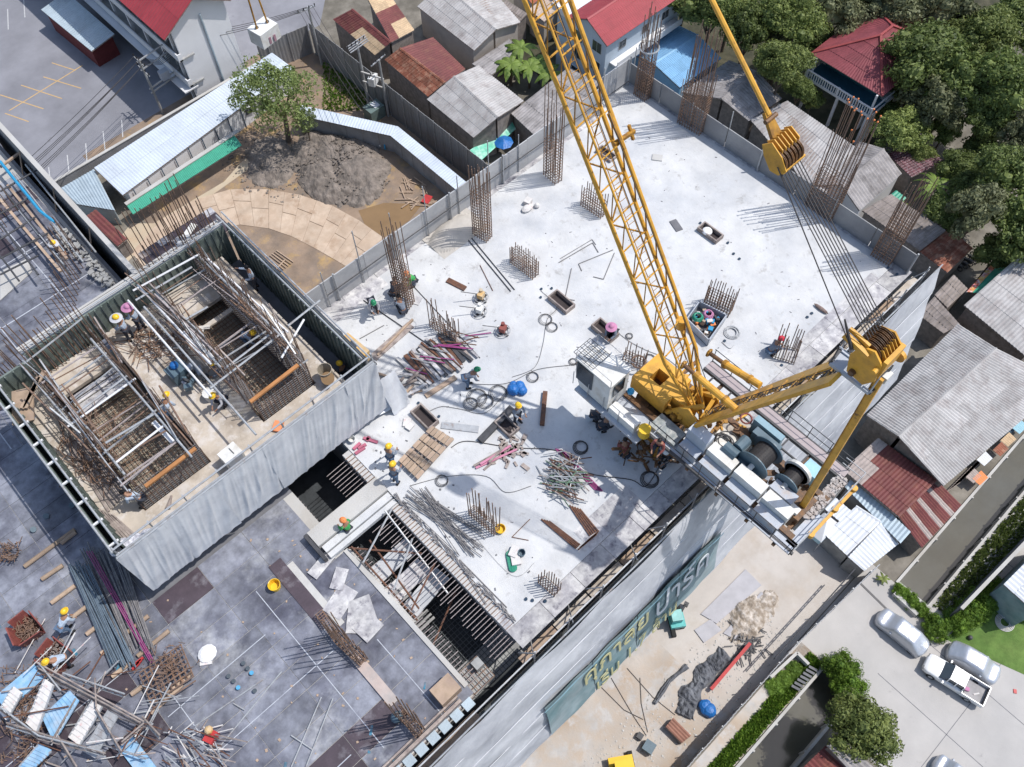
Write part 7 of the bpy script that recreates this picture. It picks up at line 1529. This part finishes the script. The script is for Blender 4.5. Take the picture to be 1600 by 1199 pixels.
# rebar mats laid on the brown formwork
# ================= LOWER LEFT DECK =================
Z = -.4
def D2(px, py, h=0): return D(px, py, Z+h)
def bin_(label, q, h, mat=REDB):
    T = thing('steel_bin', label, 'bin', D2(*q[0])); p = [D2(*a) for a in q]; ctr_ = sum(p, V((0, 0, 0)))/4
    for i in range(4):
        a, b = p[i], p[(i+1) % 4]; o = ((a+b)/2-ctr_).normalized()*.18
        part(MB().prism([a, b, b+o+V((0, 0, h)), a+o+V((0, 0, h))], -o.normalized()*.05), 'side_wall', mat, T)
    part(MB().prism([a+V((0, 0, .05)) for a in p], V((0, 0, -.04))), 'floor', RUST, T); return T, ctr_
T, c = bin_('rust red steel bin of tie wire beside the bending worker', [(28, 985), (52, 966), (72, 990), (40, 1012)], .75)
S1 = thing('tie_wire', 'rusty tie wire clippings filling the rust red bin', 'wire', c, kind='stuff'); m = MB()
for i in range(150): a = c+V((rn.uniform(-.45, .45), rn.uniform(-.45, .45), .15+.3*rn.random())); m.tube(a, a+V((rn.uniform(-.25, .25), rn.uniform(-.25, .25), rn.uniform(-.05, .1))), .018, 4)
part(m, 'wire', RBAR, S1)
T, c = bin_('second rust red bin heaped with couplers under the leaning worker', [(68, 1032), (88, 1006), (118, 1030), (95, 1056)], .6)
S1 = thing('coupler_heap', 'brown scaffold couplers heaped in the second red bin', 'couplers', c, kind='stuff'); m = MB()
for i in range(170): m.ring(c+V((rn.uniform(-.6, .6), rn.uniform(-.6, .6), .15+.35*rn.random())), .05, .022, 6, 4, rn.choice('xyz'))
part(m, 'coupler', WOODG, S1)
# sleepers and long rebar bundles
T = thing('sleeper', 'timber bearers laid in a row under the long bundles of rebar on the lower deck', 'timber', D2(100, 900))
SL = [((38, 886), (117, 828)), ((65, 906), (98, 884)), ((80, 943), (117, 916)), ((112, 966), (136, 948)), ((135, 992), (152, 979)), ((158, 1022), (175, 1011)), ((175, 1058), (204, 1036)), ((192, 994), (232, 963)), ((215, 1026), (264, 986)), ((205, 1086), (225, 1072)), ((236, 1115), (285, 1070)), ((95, 850), (118, 832)), ((262, 1085), (300, 1052))]
bpy.data.objects.remove(T)
for i, (a, b) in enumerate(SL): solo(MB().tube(D2(*a, .12), D2(*b, .12), .1, 10), 'timber_bearer', WOOD, 'round timber bearer under the long rebar bundles on the lower left deck', 'timber', 'timber bearers under the rebar bundles')
T = thing('rebar_bundle', 'long blue grey bundle of rebar lying over bearers in the dark shadow', 'rebar', D2(160, 960))
for i in range(24): part(MB().tube(D2(108+i*1.3+rn.uniform(-1, 1), 888+rn.uniform(-12, 8), .28+.05*(i % 3)), D2(175+i*1.6+rn.uniform(-1, 1), 1040+rn.uniform(-12, 8), .28+.05*(i % 3)), .028, 5), 'bar', M('bluish_bar', (.13, .17, .21), .5, .2, 4), T)
T = thing('rebar_bundle', 'second long rebar bundle beside the blue grey one running under the core shadow', 'rebar', D2(190, 940))
for i in range(22): part(MB().tube(D2(125+i*3+rn.uniform(-2, 2), 860+rn.uniform(-15, 10), .28), D2(192+i*2.4+rn.uniform(-1, 1), 1010+rn.uniform(-14, 14), .28+.04*(i % 3)), .025, 5), 'bar', RBARG, T)
T = thing('magenta_rods', 'thin magenta rods beside the second long rebar bundle', 'rods', D2(200, 960))
for i in range(3): part(MB().tube(D2(135+i*4, 862, .34), D2(236+i*3, 1037, .34), .02, 5), 'rod', PURP, T)
# bound rebar cage on bearers
T = thing('tied_cage', 'square tied rebar cage on bearers beside the red clamps', 'rebar cage', D2(260, 1070))
for i in range(9): part(MB().tube(D2(218+i*8, 1055-i*6, .4), D2(238+i*8, 1105-i*6, .4), .03, 5), 'bar', RBAR, T); part(MB().tube(D2(218+i*2.6, 1052+i*7, .46), D2(282+i*3, 1008+i*7, .46), .03, 5), 'cross_bar', RBAR, T)
m = MB()
for i in range(110): a = D2(262+rn.gauss(0, 17), 1042+rn.gauss(0, 17), rn.uniform(.1, .6)); m.tube(a, a+V((rn.uniform(-.3, .3), rn.uniform(-.3, .3), rn.uniform(-.05, .2))), .018, 4)
part(m, 'tie_wire', RBAR, T, kind='stuff')
for i in range(3): plank((207+i*3, 1047-i*5), (218+i*3, 1036-i*4), .1, .1, REDP, 'small red clamps at the end of the magenta rods', 'red_clamp', Z+.1, 'clamp', group='red clamps by the rebar')
# blue plate, stair cages, ladders at the lower left corner
plank((2, 1100), (62, 1050), .8, .12, BLUP, 'worn pale blue steel plank at the lower left corner', 'blue_plank', Z+.5)
plank((196, 1160), (238, 1215), .65, .08, BLUP, 'pale blue board cut by the bottom edge', 'blue_board', Z+.1)
plank((322, 1040), (322, 1018), .5, .1, CARD, 'white bag with red print on the lower deck', 'printed_bag', Z, 'bag')
bpy.data.objects['printed_bag'].name = 'printed_bag'
solo(MB().ball(D2(324, 1022, .12), .42, 12, 5, (1, .9, .35)), 'white_sack', HATW, 'crumpled white sack on top of the printed bag', 'sack')
def laddertruss(T, a, b, c, d, n, mat, mt2):
    """lattice stair frame between edges a-b and c-d"""
    part(MB().beam(a, b, .07), 'side_rail', mt2, T); part(MB().beam(c, d, .07), 'side_rail', mt2, T)
    for i in range(n): t = (i+.5)/n; part(MB().beam(lerp(a, b, t), lerp(c, d, t), .24, .05), 'tread', mat, T)
T = thing('stair_tower', 'folded scaffold stair tower with white and blue treads lying at the lower left', 'stair tower', D2(110, 1120))
laddertruss(T, D2(70, 1062, 1.2), D2(42, 1130, .9), D2(84, 1072, 1.2), D2(58, 1145, .9), 8, CARD, STEEL)
laddertruss(T, D2(108, 1082, 1.2), D2(68, 1120, .8), D2(122, 1096, 1.2), D2(85, 1158, .8), 9, BLUP, BLUP)
laddertruss(T, D2(145, 1095, 1.0), D2(108, 1152, .7), D2(160, 1105, 1.0), D2(125, 1165, .7), 8, CARD, STEEL)
for a, b in (((58, 1036), (225, 1128)), ((60, 1045), (220, 1130)), ((0, 1105), (60, 1150)), ((10, 1130), (165, 1178)), ((60, 1150), (160, 1175)), ((60, 1036), (95, 1080)), ((98, 1052), (195, 1085)), ((148, 1060), (150, 1105)), ((118, 1092), (80, 1160)), ((150, 1108), (190, 1175)), ((90, 1150), (120, 1199)), ((222, 1120), (250, 1150)), ((190, 1160), (225, 1130))):
    for k in (0, 1): part(MB().tube(D2(a[0], a[1]+5*k, 1.3-.3*k), D2(b[0], b[1]+5*k, 1.3-.3*k), .035, 6), 'tube', STEEL if rn.random() < .5 else WOODG, T)
    for k in range(8): t = k/8; p = D2(*(lerp((*a, 0), (*b, 0), t)[:2]), 1.3); q = D2(lerp((*a, 0), (*b, 0), t+.12)[0], lerp((*a, 0), (*b, 0), t+.12)[1]+5, 1.0); part(MB().tube(p, q, .02, 4), 'lacing', WOODG, T)
T = bpy.data.objects['stair_tower']
for k, (a, b, c_, d_, mt) in enumerate((((20, 1075), (0, 1110), (34, 1085), (12, 1125), CARD), ((170, 1110), (130, 1175), (184, 1120), (148, 1185), STEEL), ((60, 1165), (30, 1199), (80, 1175), (48, 1205), BLUP))): laddertruss(T, D2(*a, .9), D2(*b, .6), D2(*c_, .9), D2(*d_, .6), 7, mt, STEEL)
for i in range(46):
    a = D2(rn.uniform(0, 230), rn.uniform(1050, 1199), rn.uniform(.2, 1.3)); an = rn.choice((.5, -1.05, .1, -.6)); l = rn.uniform(.6, 2.6); part(MB().tube(a, a+V((cos(an)*l, sin(an)*l, rn.uniform(-.3, .3))), rn.choice((.02, .03)), 5), 'loose_tube', rn.choice((STEEL, WOODG, RUST, CARD)), T)
T = thing('scaffold_heap', 'heap of rusty scaffold frames at the bottom edge of the lower deck', 'scaffold frames', D2(290, 1170))
for i in range(46):
    a = D2(250+rn.uniform(0, 90), 1135+rn.uniform(0, 60), .2+.5*rn.random()); part(MB().tube(a, a+V((rn.uniform(-.3, .9), rn.uniform(-1.5, .2), rn.uniform(-.1, .3))), .025, 5), 'frame_tube', rn.choice((WOODG, STEEL, RUST, CARD)), T)
m = MB()
for i in range(320): a = D2(rn.choice((rn.uniform(0, 60), rn.uniform(30, 70))), rn.uniform(1040, 1199), rn.random()*.5); m.tube(a, a+V((rn.uniform(-.4, .4), rn.uniform(-.4, .4), rn.uniform(-.1, .3))), .018, 4)
solo(m, 'wire_tangle', RBAR, 'tangle of rusty wire and rods in the bottom left corner', 'wire', kind='stuff')
m = MB()
for i in range(60): a = D2(rn.uniform(0, 30), rn.uniform(850, 880), rn.random()*.4); m.tube(a, a+V((rn.uniform(-.4, .4), rn.uniform(-.4, .4), .2)), .02, 4)
solo(m, 'rebar_heap', RBAR, 'small rebar heap at the left edge beside the core shadow', 'rebar', kind='stuff')
T = thing('red_motor', 'small red and yellow pump on the frames at the bottom edge', 'pump', D2(328, 1155)); c = D2(330, 1152, .3); part(MB().box(c, (.5, .4, .35), .4), 'body', REDP, T); part(MB().ball(c+V((.1, .2, .25)), .18, 8, 6), 'cap', YBOX, T)
helmetlike(431, 918, HATY, 'yellow plastic drum standing on the lower deck beside the clean dark strip', 'yellow_drum', .26, .35, 'drum', Z)
for i, (x, y) in enumerate(((380, 1037), (387, 1045), (393, 1052), (357, 1057), (365, 1065), (372, 1075), (398, 1080), (52, 828), (72, 807), (112, 790))):
    solo(MB().tube(D2(x, y), D2(x, y, .16), .09 if i < 7 else .13, 12), 'sleeve', BLUEG if i > 6 else BPIPE if i % 3 == 2 else M('sleeve_dark', (.03, .05, .07), .5), 'blue and dark pipe sleeves standing on the lower deck', 'pipe sleeve', 'pipe sleeves on the lower deck')
solo(MB().ball(D2(620, 1121, .3), .24, 12, 8, (1.1, 1, 1)), 'blue_drum', BLUEG, 'dark blue drum beside the lower channel bars', 'drum')
for a, b in (((305, 1135), (412, 1062)), ((345, 1165), (440, 1050)), ((455, 1199), (502, 1090)), ((478, 1199), (520, 1092)), ((455, 1150), (488, 1172)), ((382, 1110), (365, 1100))): solo(MB().tube(D2(*a, .08), D2(*b, .08), .03, 6), 'loose_pipe', STEEL, 'loose pale pipes lying across the lower deck', 'pipe', 'loose pipes on the lower deck')
for i, (x, y, a) in enumerate(((532, 940, .3), (555, 965, .8), (568, 955, 1.2), (505, 880, .2), (530, 905, .6), (575, 980, .1))): solo(MB().box(D2(x, y, .06+.01*i), (rn.uniform(.8, 1.6), rn.uniform(.5, 1.0), .03), a), 'loose_ply', PLYB, ('loose plywood piece nearest the clean dark strip', 'loose plywood piece touching the stair pit edge', 'loose plywood piece lowest beside the stair pit', 'small loose plywood piece by the beam form end', 'loose plywood piece between the strip and the stair pit', 'loose plywood piece under the others by the pit')[i], 'plywood', 'loose plywood by the stair pit')
# short timber offcuts: small yellowish spots over the deck
m = MB()
for i in range(90): m.box((rn.uniform(-12, 3), rn.uniform(6.8, 18.5), S+Z+.02), (rn.uniform(.04, .13), rn.uniform(.03, .1), .03), rn.random()*3)
solo(m, 'timber_chips', WOOD, 'small timber chips dotted over the lower deck', 'timber chips', kind='stuff')
# chalk lines: white strips snapped on the film ply
m = MB()
for x, y0_, y1_ in ((-10.5, 9, 18.8), (-5.4, 6.8, 15.5), (-.4, 7.5, 16.2), (2.1, 6.8, 11.0)): m.rect(x-.018, x+.018, y0_, y1_, S+Z+.008, S+Z+.012)
for y, x0_, x1_ in ((8.2, -9, -1.5), (11.9, -13, .5), (14.4, -6, -1.2), (17.2, -13, -6)): m.rect(x0_, x1_, y-.018, y+.018, S+Z+.008, S+Z+.012)
for y in (33.2, 36.4, 40): m.rect(-6, 3.8, y-.03, y+.03, S+Z+.008, S+Z+.012)
for x in (-4.8, -1.9, 1.4): m.rect(x-.025, x+.025, 29.8, 42, S+Z+.008, S+Z+.012)
struct(m, 'chalk_marking', M('chalk_line', (.52, .55, .60), .9, .3, 1.2, c2=(.22, .23, .27), c2s=1.2, c2t=.56))
struct(heap(D2(425, 1075).x, D2(425, 1075).y, .01, .01, .01, 2, 1, 0), 'dust_spot', CONCL)
bpy.data.objects.remove(bpy.data.objects['dust_spot'])
m = MB(); rn6 = random.Random(6)
for i in range(26):
    x, y = rn6.choice(((-9.5, 22), (-7.5, 19.5), (-6, 17.5), (-3.5, 10), (2.2, 8.5), (-1, 8), (-6.5, 31))); x += rn6.gauss(0, .6); y += rn6.gauss(0, .5)
    m.box((x, y, S+Z+.012), (rn6.uniform(.08, .5), rn6.uniform(.05, .12), .004), rn6.choice((0, pi/2, .7)))
struct(m, 'blue_spray_marking', M('blue_spray', (.03, .22, .34), .8, .3, 4, c2=(.12, .16, .2), c2s=3, c2t=.5))
# ================= STREET SIDE YARD =================
sheetfence('site_hoarding', 'long grey hoarding between the sandy yard and the lower canal', [V((3, -2.5, 0)), V((29.5, -2.5, 0)), V((40.2, -3.2, 0))], 3.0, M('hoarding_sheet', (.34, .345, .36), .6, .1, .6, rnd=.06), 1.2)
T = thing('lattice_girder', 'long steel lattice girder leaning along the hoarding beside the gate', 'girder', V((33, -2, 3)))
for k in (0, .5): part(MB().tube((27, -1.9, 3.1+k), (38, -1.9, 3.1+k), .05, 6), 'chord', STEELD, T)
for i in range(22): part(MB().tube((27+i*.5, -1.9, 3.1+(i % 2)*.5), (27.5+i*.5, -1.9, 3.1+((i+1) % 2)*.5), .03, 5), 'lacing', STEELD, T)
# concrete plates and tracks
for i, (q) in enumerate(([(1095, 960), (1165, 890), (1190, 915), (1120, 975)], [(1130, 990), (1190, 925), (1205, 945), (1150, 1000)], [(1085, 985), (1110, 968), (1128, 985), (1100, 1005)])):
    solo(MB().prism([G(*p, .12) for p in q], V((0, 0, -.11))), 'steel_plate', M('yard_plate', (.42, .41, .43), .8, .1, 1), ('longest grey road plate on the sandy yard', 'grey road plate between the long plate and the rubble', 'small grey road plate beside the excavator')[i], 'plate', 'road plates on the sandy yard')
struct(heap(G(1175, 965).x, G(1175, 965).y, 3.2, 1.6, .5, 40, 11, .35), 'rubble_heap', M('rubble', (.34, .28, .22), .95, .3, 2, c2=(.5, .46, .42), c2s=2, bump=1, bs=4))
# excavator half hidden by the net
T = thing('excavator', 'small teal mini excavator half hidden behind the banner edge', 'excavator', G(1057, 972)); c = G(1055, 972)
for s_ in (-.55, .55): part(MB().box(c+V((s_, 0, .25)), (.35, 2.1, .5), -.6), 'track', RUBBER, T)
part(MB().box(c+V((0, 0, .75)), (1.3, 1.5, .5), -.6), 'body', TEALM, T); part(MB().box(c+V((-.1, .1, 1.5)), (.9, .9, 1.0), -.6), 'cab', TEALM, T); part(MB().box(c+V((-.1, .1, 2.03)), (.95, .95, .06), -.6), 'cab_roof', M('teal_roof', (.25, .5, .48), .5), T)
e1 = G(1066, 955, 1.9); e2 = G(1072, 945, .6); part(MB().beam(c+V((0, .6, .9)), e1, .16), 'boom', STEELD, T); part(MB().beam(e1, e2, .13), 'dipper', STEELD, T); part(MB().box(e2, (.4, .4, .3), .3), 'bucket', STEELD, T)
T = thing('yellow_excavator', 'yellow machine roof cut by the bottom edge in the sandy yard', 'excavator', G(975, 1199)); c = G(972, 1209)
part(MB().box(c+V((0, 0, 2.2)), (1.4, 1.5, .1), -.6), 'cab_roof', HATY, T); part(MB().box(c+V((0, 0, 1.5)), (1.3, 1.4, 1.3), -.6), 'cab', GLASS, T); part(MB().box(c+V((0, 0, .6)), (2.0, 2.4, .6), -.6), 'body', HATY, T)
for s_ in (-.8, .8): part(MB().box(c+V((s_, -.4, .25)), (.4, 2.8, .5), -.6), 'track', RUBBER, T)
# shade net tangle, red beam, blue tarp, ridged brown sheets
def blob(name, mat, label, cat, pts, hw, seed=3, n=40, amp=.25):
    m = MB(); rn2 = random.Random(seed); q = [G(*p) for p in pts]; sec = []
    for i in range(len(q)-1):
        for j in range(n//(len(q)-1)):
            t = j/(n//(len(q)-1)); c = lerp(q[i], q[i+1], t); d = (q[i+1]-q[i]).normalized(); s = V((-d.y, d.x, 0)); w_ = hw*(.7+.5*mathutils.noise.noise(c*.9)); k = []
            for a in range(13):
                u = -1+a/6; k.append(c+s*u*w_+V((0, 0, .03+.45*(1-u*u)*(.6+.6*mathutils.noise.noise(c*1.1+s*u*2))+amp*abs(mathutils.noise.noise((c+s*u*w_)*2.2)))))
            sec.append(k)
    m.loft(sec, cap=False, closed=False); return solo(m, name, mat, label, cat, smooth=False)
blob('shade_net', BLACKT, 'tangled dark shade netting heaped beside the red beam', 'netting', [(1068, 1120), (1080, 1085), (1105, 1050), (1135, 1020)], 1.1, n=60, amp=.5)
blob('shade_net_tail', BLACKT, 'thin dark netting tail trailing from the tangled heap towards the banner', 'netting', [(1022, 1100), (1045, 1065), (1075, 1040)], .3, n=30)
T = thing('red_beam', 'bright red steel lattice beam lying on timber beside the netting heap', 'beam', G(1140, 1040)); part(MB().beam(G(1111, 1078, .5), G(1172, 1006, .9), .28, .3), 'box_section', REDP, T)
for a in range(4): part(MB().beam(G(1100+a*18, 1074-a*20, .15), G(1135+a*14, 1050-a*17, .15), .12), 'bearer', STEELD, T)
m = MB()
for i in range(8): m.ball(G(1107+rn.uniform(-7, 7), 1105+rn.uniform(-8, 8), .3), rn.uniform(.35, .6), 10, 6, (1, 1, .8))
solo(m, 'blue_tarpaulin_heap', BTARP, 'bright blue tarpaulin heap at the end of the red beam', 'tarpaulin')
T = thing('ridged_sheets', 'small stack of brown ridged sheets standing beside the hoarding', 'sheets', G(1060, 1140)); q = [G(1040, 1136, .8), G(1052, 1122, .8), G(1080, 1150, .7), G(1065, 1162, .7)]
for i in range(4): part(corr(MB(), q[0]-V((0, 0, .2*i)), q[1]-V((0, 0, .2*i)), q[2]-V((0, 0, .2*i)), q[3]-V((0, 0, .2*i)), .25, .07), 'sheet', M('brown_sheet', (.28, .14, .10), .6), T)
part(MB().prism([a-V((0, 0, .1)) for a in q], V((0, 0, -.55))), 'pallet', WOODG, T)
solo(MB().box(G(1014, 1168, .5), (.9, .9, .6), .2), 'grey_generator', BLUEG, 'small grey generator beside the hoses in the sandy yard', 'generator'); solo(MB().box(G(1000, 1151, .3), (.5, .5, .4), .2), 'black_box', STEELD, 'small black box next to the timber spool in the yard', 'box')
for k, pts in enumerate(([(1055, 1118), (1020, 1090), (980, 1045)], [(1010, 1150), (990, 1120), (955, 1060)], [(1005, 1125), (975, 1110), (940, 1075)], [(1012, 1145), (1002, 1100), (1000, 1060)])):
    q = [G(*p, .05) for p in pts]; solo(MB().path(q, .035, 5), 'ground_hose', ROPE, 'thin dark hoses running over the sand from the generator to the net', 'hose', 'hoses over the sandy yard')
m = MB()
for i in range(70): a = G(1170+rn.gauss(0, 14), 1005+rn.gauss(0, 14), .15); m.beam(a, a+V((rn.uniform(-.8, .8), rn.uniform(-.8, .8), .1)), .08)
solo(m, 'steel_scrap', STEELD, 'dark steel scrap behind the red beam', 'scrap', kind='stuff')
T = thing('canal_steps', 'short dark slatted footbridge at the canal end by the hoarding', 'footbridge', G(1252, 1062))
for i in range(7): part(MB().beam(G(1237+i*4.5, 1072-i*5, .45), G(1250+i*4.5, 1079-i*5, .45), .22, .08), 'slat', CONCD, T)
T = thing('pale_wall', 'low pale concrete kerb wall enclosing the creeper bed', 'wall', G(1225, 1030)); part(MB().beam(G(1203, 1060, .4), G(1244, 1022, .4), .25, .8), 'wall', CONCL, T); part(MB().beam(G(1244, 1022, .4), G(1262, 1040, .4), .25, .8), 'wall', CONCL, T)
solo(MB().beam(G(1343, 911, .03), G(1387, 954, .03), .18, .05), 'slot_drain', STEELD, 'dark slot drain across the road entrance', 'drain')
m = MB(); 
for i in range(5): m.ring(G(1570, 973, .08+.05*i), .8-.1*i, .035, 20, 5)
solo(m, 'garden_hose', CARD, 'pale coiled garden hose on the lawn', 'hose'); solo(MB().ball(G(1516, 997, .2), .22, 10, 6), 'garden_ball', STEELD, 'small dark ball lamp on the lawn', 'lamp'); solo(MB().box(G(1586, 1081, .05), (.35, .25, .08), .6), 'red_bag', REDP, 'small red bag dropped on the road', 'bag')
# ================= VEHICLES =================
def sections(L, prof):
    """prof: list of (x along, half width, floor z, top z, roundness)"""
    out = []
    for x, hw, z0, z1, rd in prof:
        k = []
        for a in range(20):
            t = 2*pi*a/20; cx = cos(t); sz = sin(t); e = 2/(rd*4+2); px = hw*math.copysign(abs(cx)**e, cx); pz = (z0+z1)/2+(z1-z0)/2*math.copysign(abs(sz)**e, sz); k.append((x, px, pz))
        out.append(k)
    return out
def place(m, c, ang):
    R_ = Matrix.Rotation(ang, 3, 'Z'); m.v = [V(c)+R_ @ V(v) for v in m.v]; return m
def covered(px0, px1, label, seed, h=1.65, W=.95):
    a = G(*px0); b = G(*px1); L = (b-a).length; c = (a+b)/2; ang = atan2((b-a).y, (b-a).x); m = MB(); pr = []
    for i in range(29):
        t = i/28; x = -L/2+L*t; e = min(1, min(t, 1-t)/.09); w_ = W*(sqrt(max(.02, 1-(1-e)**2)))*(1-.06*abs(t-.5)); top = .95+ (h-.95)*max(0, min(1, (t-.2)/.16))*max(0, min(1, (.93-t)/.2)); top = top*(.75+.25*sqrt(e)); pr.append((x, w_, .04, top, .9))
    m.loft(sections(L, pr)); 
    m.v = [v+V((0, .03*mathutils.noise.noise(V(v)*2.5+V((seed, 0, 0))), .05*mathutils.noise.noise(V(v)*2+V((seed, 4, 0))) if V(v).z > .3 else 0)) for v in m.v]
    for k, v in enumerate(m.v):
        if v.z > .25: m.v[k] = V((v.x, v.y*(1-.17*max(0, v.z-.75)/.9*1.0), v.z))
    T = thing('covered_car', label, 'car', (c.x, c.y, 0), 'parked cars by the road'); part(place(m, (c.x, c.y, 0), ang), 'car_cover', SILV, T, smooth=True)
    mm = MB()
    for s_ in (-1, 1): mm.ball((.75 if True else 0, s_*(W-.02), .95), .13, 8, 5, (1, 1, .8))
    part(place(mm, (c.x, c.y, 0), ang+pi), 'mirror_bump', SILV, T, kind='stuff')
    for x in (-L*.3, L*.3):
        for s_ in (-1, 1): part(place(MB().tube((x, s_*(W-.27), .3), (x, s_*(W-.07), .3), .3, 16), (c.x, c.y, 0), ang), 'wheel', RUBBER, T)
covered((1369, 962), (1443, 1022), 'car under silver cover parked beside the upper canal hedge', 1); covered((1556, 1062), (1477, 1015), 'car under silver cover parked beside the lawn behind the pickup', 5); covered((1455, 1192), (1520, 1240), 'car under pale cover cut by the bottom edge', 9)
# pickup
a = G(1441, 1036); b = G(1534, 1094); L = (b-a).length; c = (a+b)/2; ang = atan2((a-b).y, (a-b).x)
T = thing('pickup_truck', 'white pickup truck with open cargo bed parked beside the covered cars', 'pickup truck', (c.x, c.y, 0), 'parked cars by the road')
def vp(m, name, mat, parent=None, smooth=False, **k): return part(place(m, (c.x, c.y, 0), ang), name, mat, parent or T, smooth=smooth, **k)
h_ = L/2
vp(MB().loft(sections(L, [(h_, .55, .45, .75, .8), (h_-.1, .78, .35, .9, .8), (h_-.45, .88, .32, .98, .8), (h_-1.3, .91, .32, 1.06, .8), (h_-1.45, .92, .32, 1.05, .9), (-.2, .92, .32, 1.05, .9), (-.75, .92, .32, 1.05, .9)])), 'body', WCAR, smooth=True)
vp(MB().loft([[(h_-1.35, -.80, 1.02), (h_-1.35, .80, 1.02), (h_-1.35, .8, 1.03), (h_-1.35, -.8, 1.03)], [(h_-2.0, -.68, 1.02), (h_-2.0, .68, 1.02), (h_-2.0, .66, 1.66), (h_-2.0, -.66, 1.66)], [(h_-3.3, -.68, 1.02), (h_-3.3, .68, 1.02), (h_-3.3, .64, 1.68), (h_-3.3, -.64, 1.68)], [(h_-3.55, -.76, 1.02), (h_-3.55, .76, 1.02), (h_-3.52, .72, 1.1), (h_-3.52, -.72, 1.1)]]), 'cabin_glass', GLASS)
vp(MB().prism([(h_-2.02, -.66, 1.73), (h_-2.02, .66, 1.73), (h_-3.3, .63, 1.74), (h_-3.3, -.63, 1.74)], V((0, 0, -.07))), 'cabin_roof', WCAR)
for s_ in (-1, 1):
    for x0 in (h_-2.0, h_-2.65, h_-3.3): vp(MB().beam((x0, s_*.67, 1.7), (x0-.02, s_*.80, 1.03), .07), 'pillar', WCAR)
    vp(MB().rect(-h_, -.75, s_*.90-.03, s_*.90+.03, .5, 1.08), 'bed_side', WCAR); vp(MB().box((h_-1.75, s_*1.02, 1.12), (.12, .22, .16)), 'mirror', WCAR); vp(MB().box((h_-.12, s_*.6, .78), (.2, .3, .16)), 'headlight', GLASS)
    for x in (h_-.95, -h_+1.15):
        w_ = vp(MB().tube((x, s_*.72, .36), (x, s_*.93, .36), .36, 20), 'wheel', RUBBER); place(q_ := MB().tube((x, s_*.9, .36), (x, s_*.94, .36), .2, 12), (c.x, c.y, 0), ang).build('rim', STEEL, w_)
vp(MB().rect(-h_+.04, -.78, -.86, .86, .55, .62), 'bed_floor', M('bed_liner', (.3, .29, .29), .7)); vp(MB().rect(-h_-.02, -h_+.05, -.9, .9, .5, 1.08), 'tailgate', WCAR); vp(MB().rect(-h_+.05, -h_+.1, -.86, .86, .62, 1.0), 'tailgate_inner', STEELD)
vp(MB().rect(-.8, -.75, -.86, .86, .6, 1.1), 'bed_front', WCAR)
TT = thing('bed_load', 'red and green bits lying in the pickup bed', 'goods', (c.x, c.y, .65)); part(place(MB().box((-1.1, .2, .72), (.35, .3, .2), .3), (c.x, c.y, 0), ang), 'red_bundle', PINK, TT); part(place(MB().box((-1.9, .1, .66), (.5, .12, .06), .8), (c.x, c.y, 0), ang), 'white_box', CARD, TT)
T = thing('parked_motorcycles', 'dark cluster of parked motorcycles beside the floral awning', 'motorcycles', G(1500, 415), kind='stuff'); m = MB()
for i in range(5):
    c = G(1492+i*8, 420-i*4); m.ring(c+V((0, .5, .3)), .26, .06, 12, 5, 'x').ring(c+V((0, -.5, .3)), .26, .06, 12, 5, 'x').box(c+V((0, 0, .55)), (.2, .9, .25)).box(c+V((0, -.3, .8)), (.25, .5, .1)).tube(c+V((-.3, .4, 1.0)), c+V((.3, .4, 1.0)), .03, 5)
part(m, 'motorcycle', STEELD, T)
T = thing('stored_materials', 'planks, sheets and drums stacked behind the warehouse by the canal', 'materials', G(1500, 770))
for i in range(16): a = G(1478+i*3, 770-i*3, .4); part(MB().beam(a, a+V((2.2, -.4, 0)), .08), 'plank', WOODG, T)
for k, (x, y, mt) in enumerate(((1518, 742, TANG), (1535, 715, WSH2), (1560, 700, REDR), (1572, 685, TAN), (1590, 665, BLUEL), (1528, 745, HATO))): part(corr(MB(), *[G(x+dx, y+dy, 1.2) for dx, dy in ((-9, 4), (5, -9), (16, 2), (3, 14))], .2, .03), 'sheet', mt, T); 
for k in range(3): part(MB().tube(G(1570+k*5, 680-k*4, 0), G(1570+k*5, 680-k*4, .9), .3, 12), 'drum', BLUEG, T)
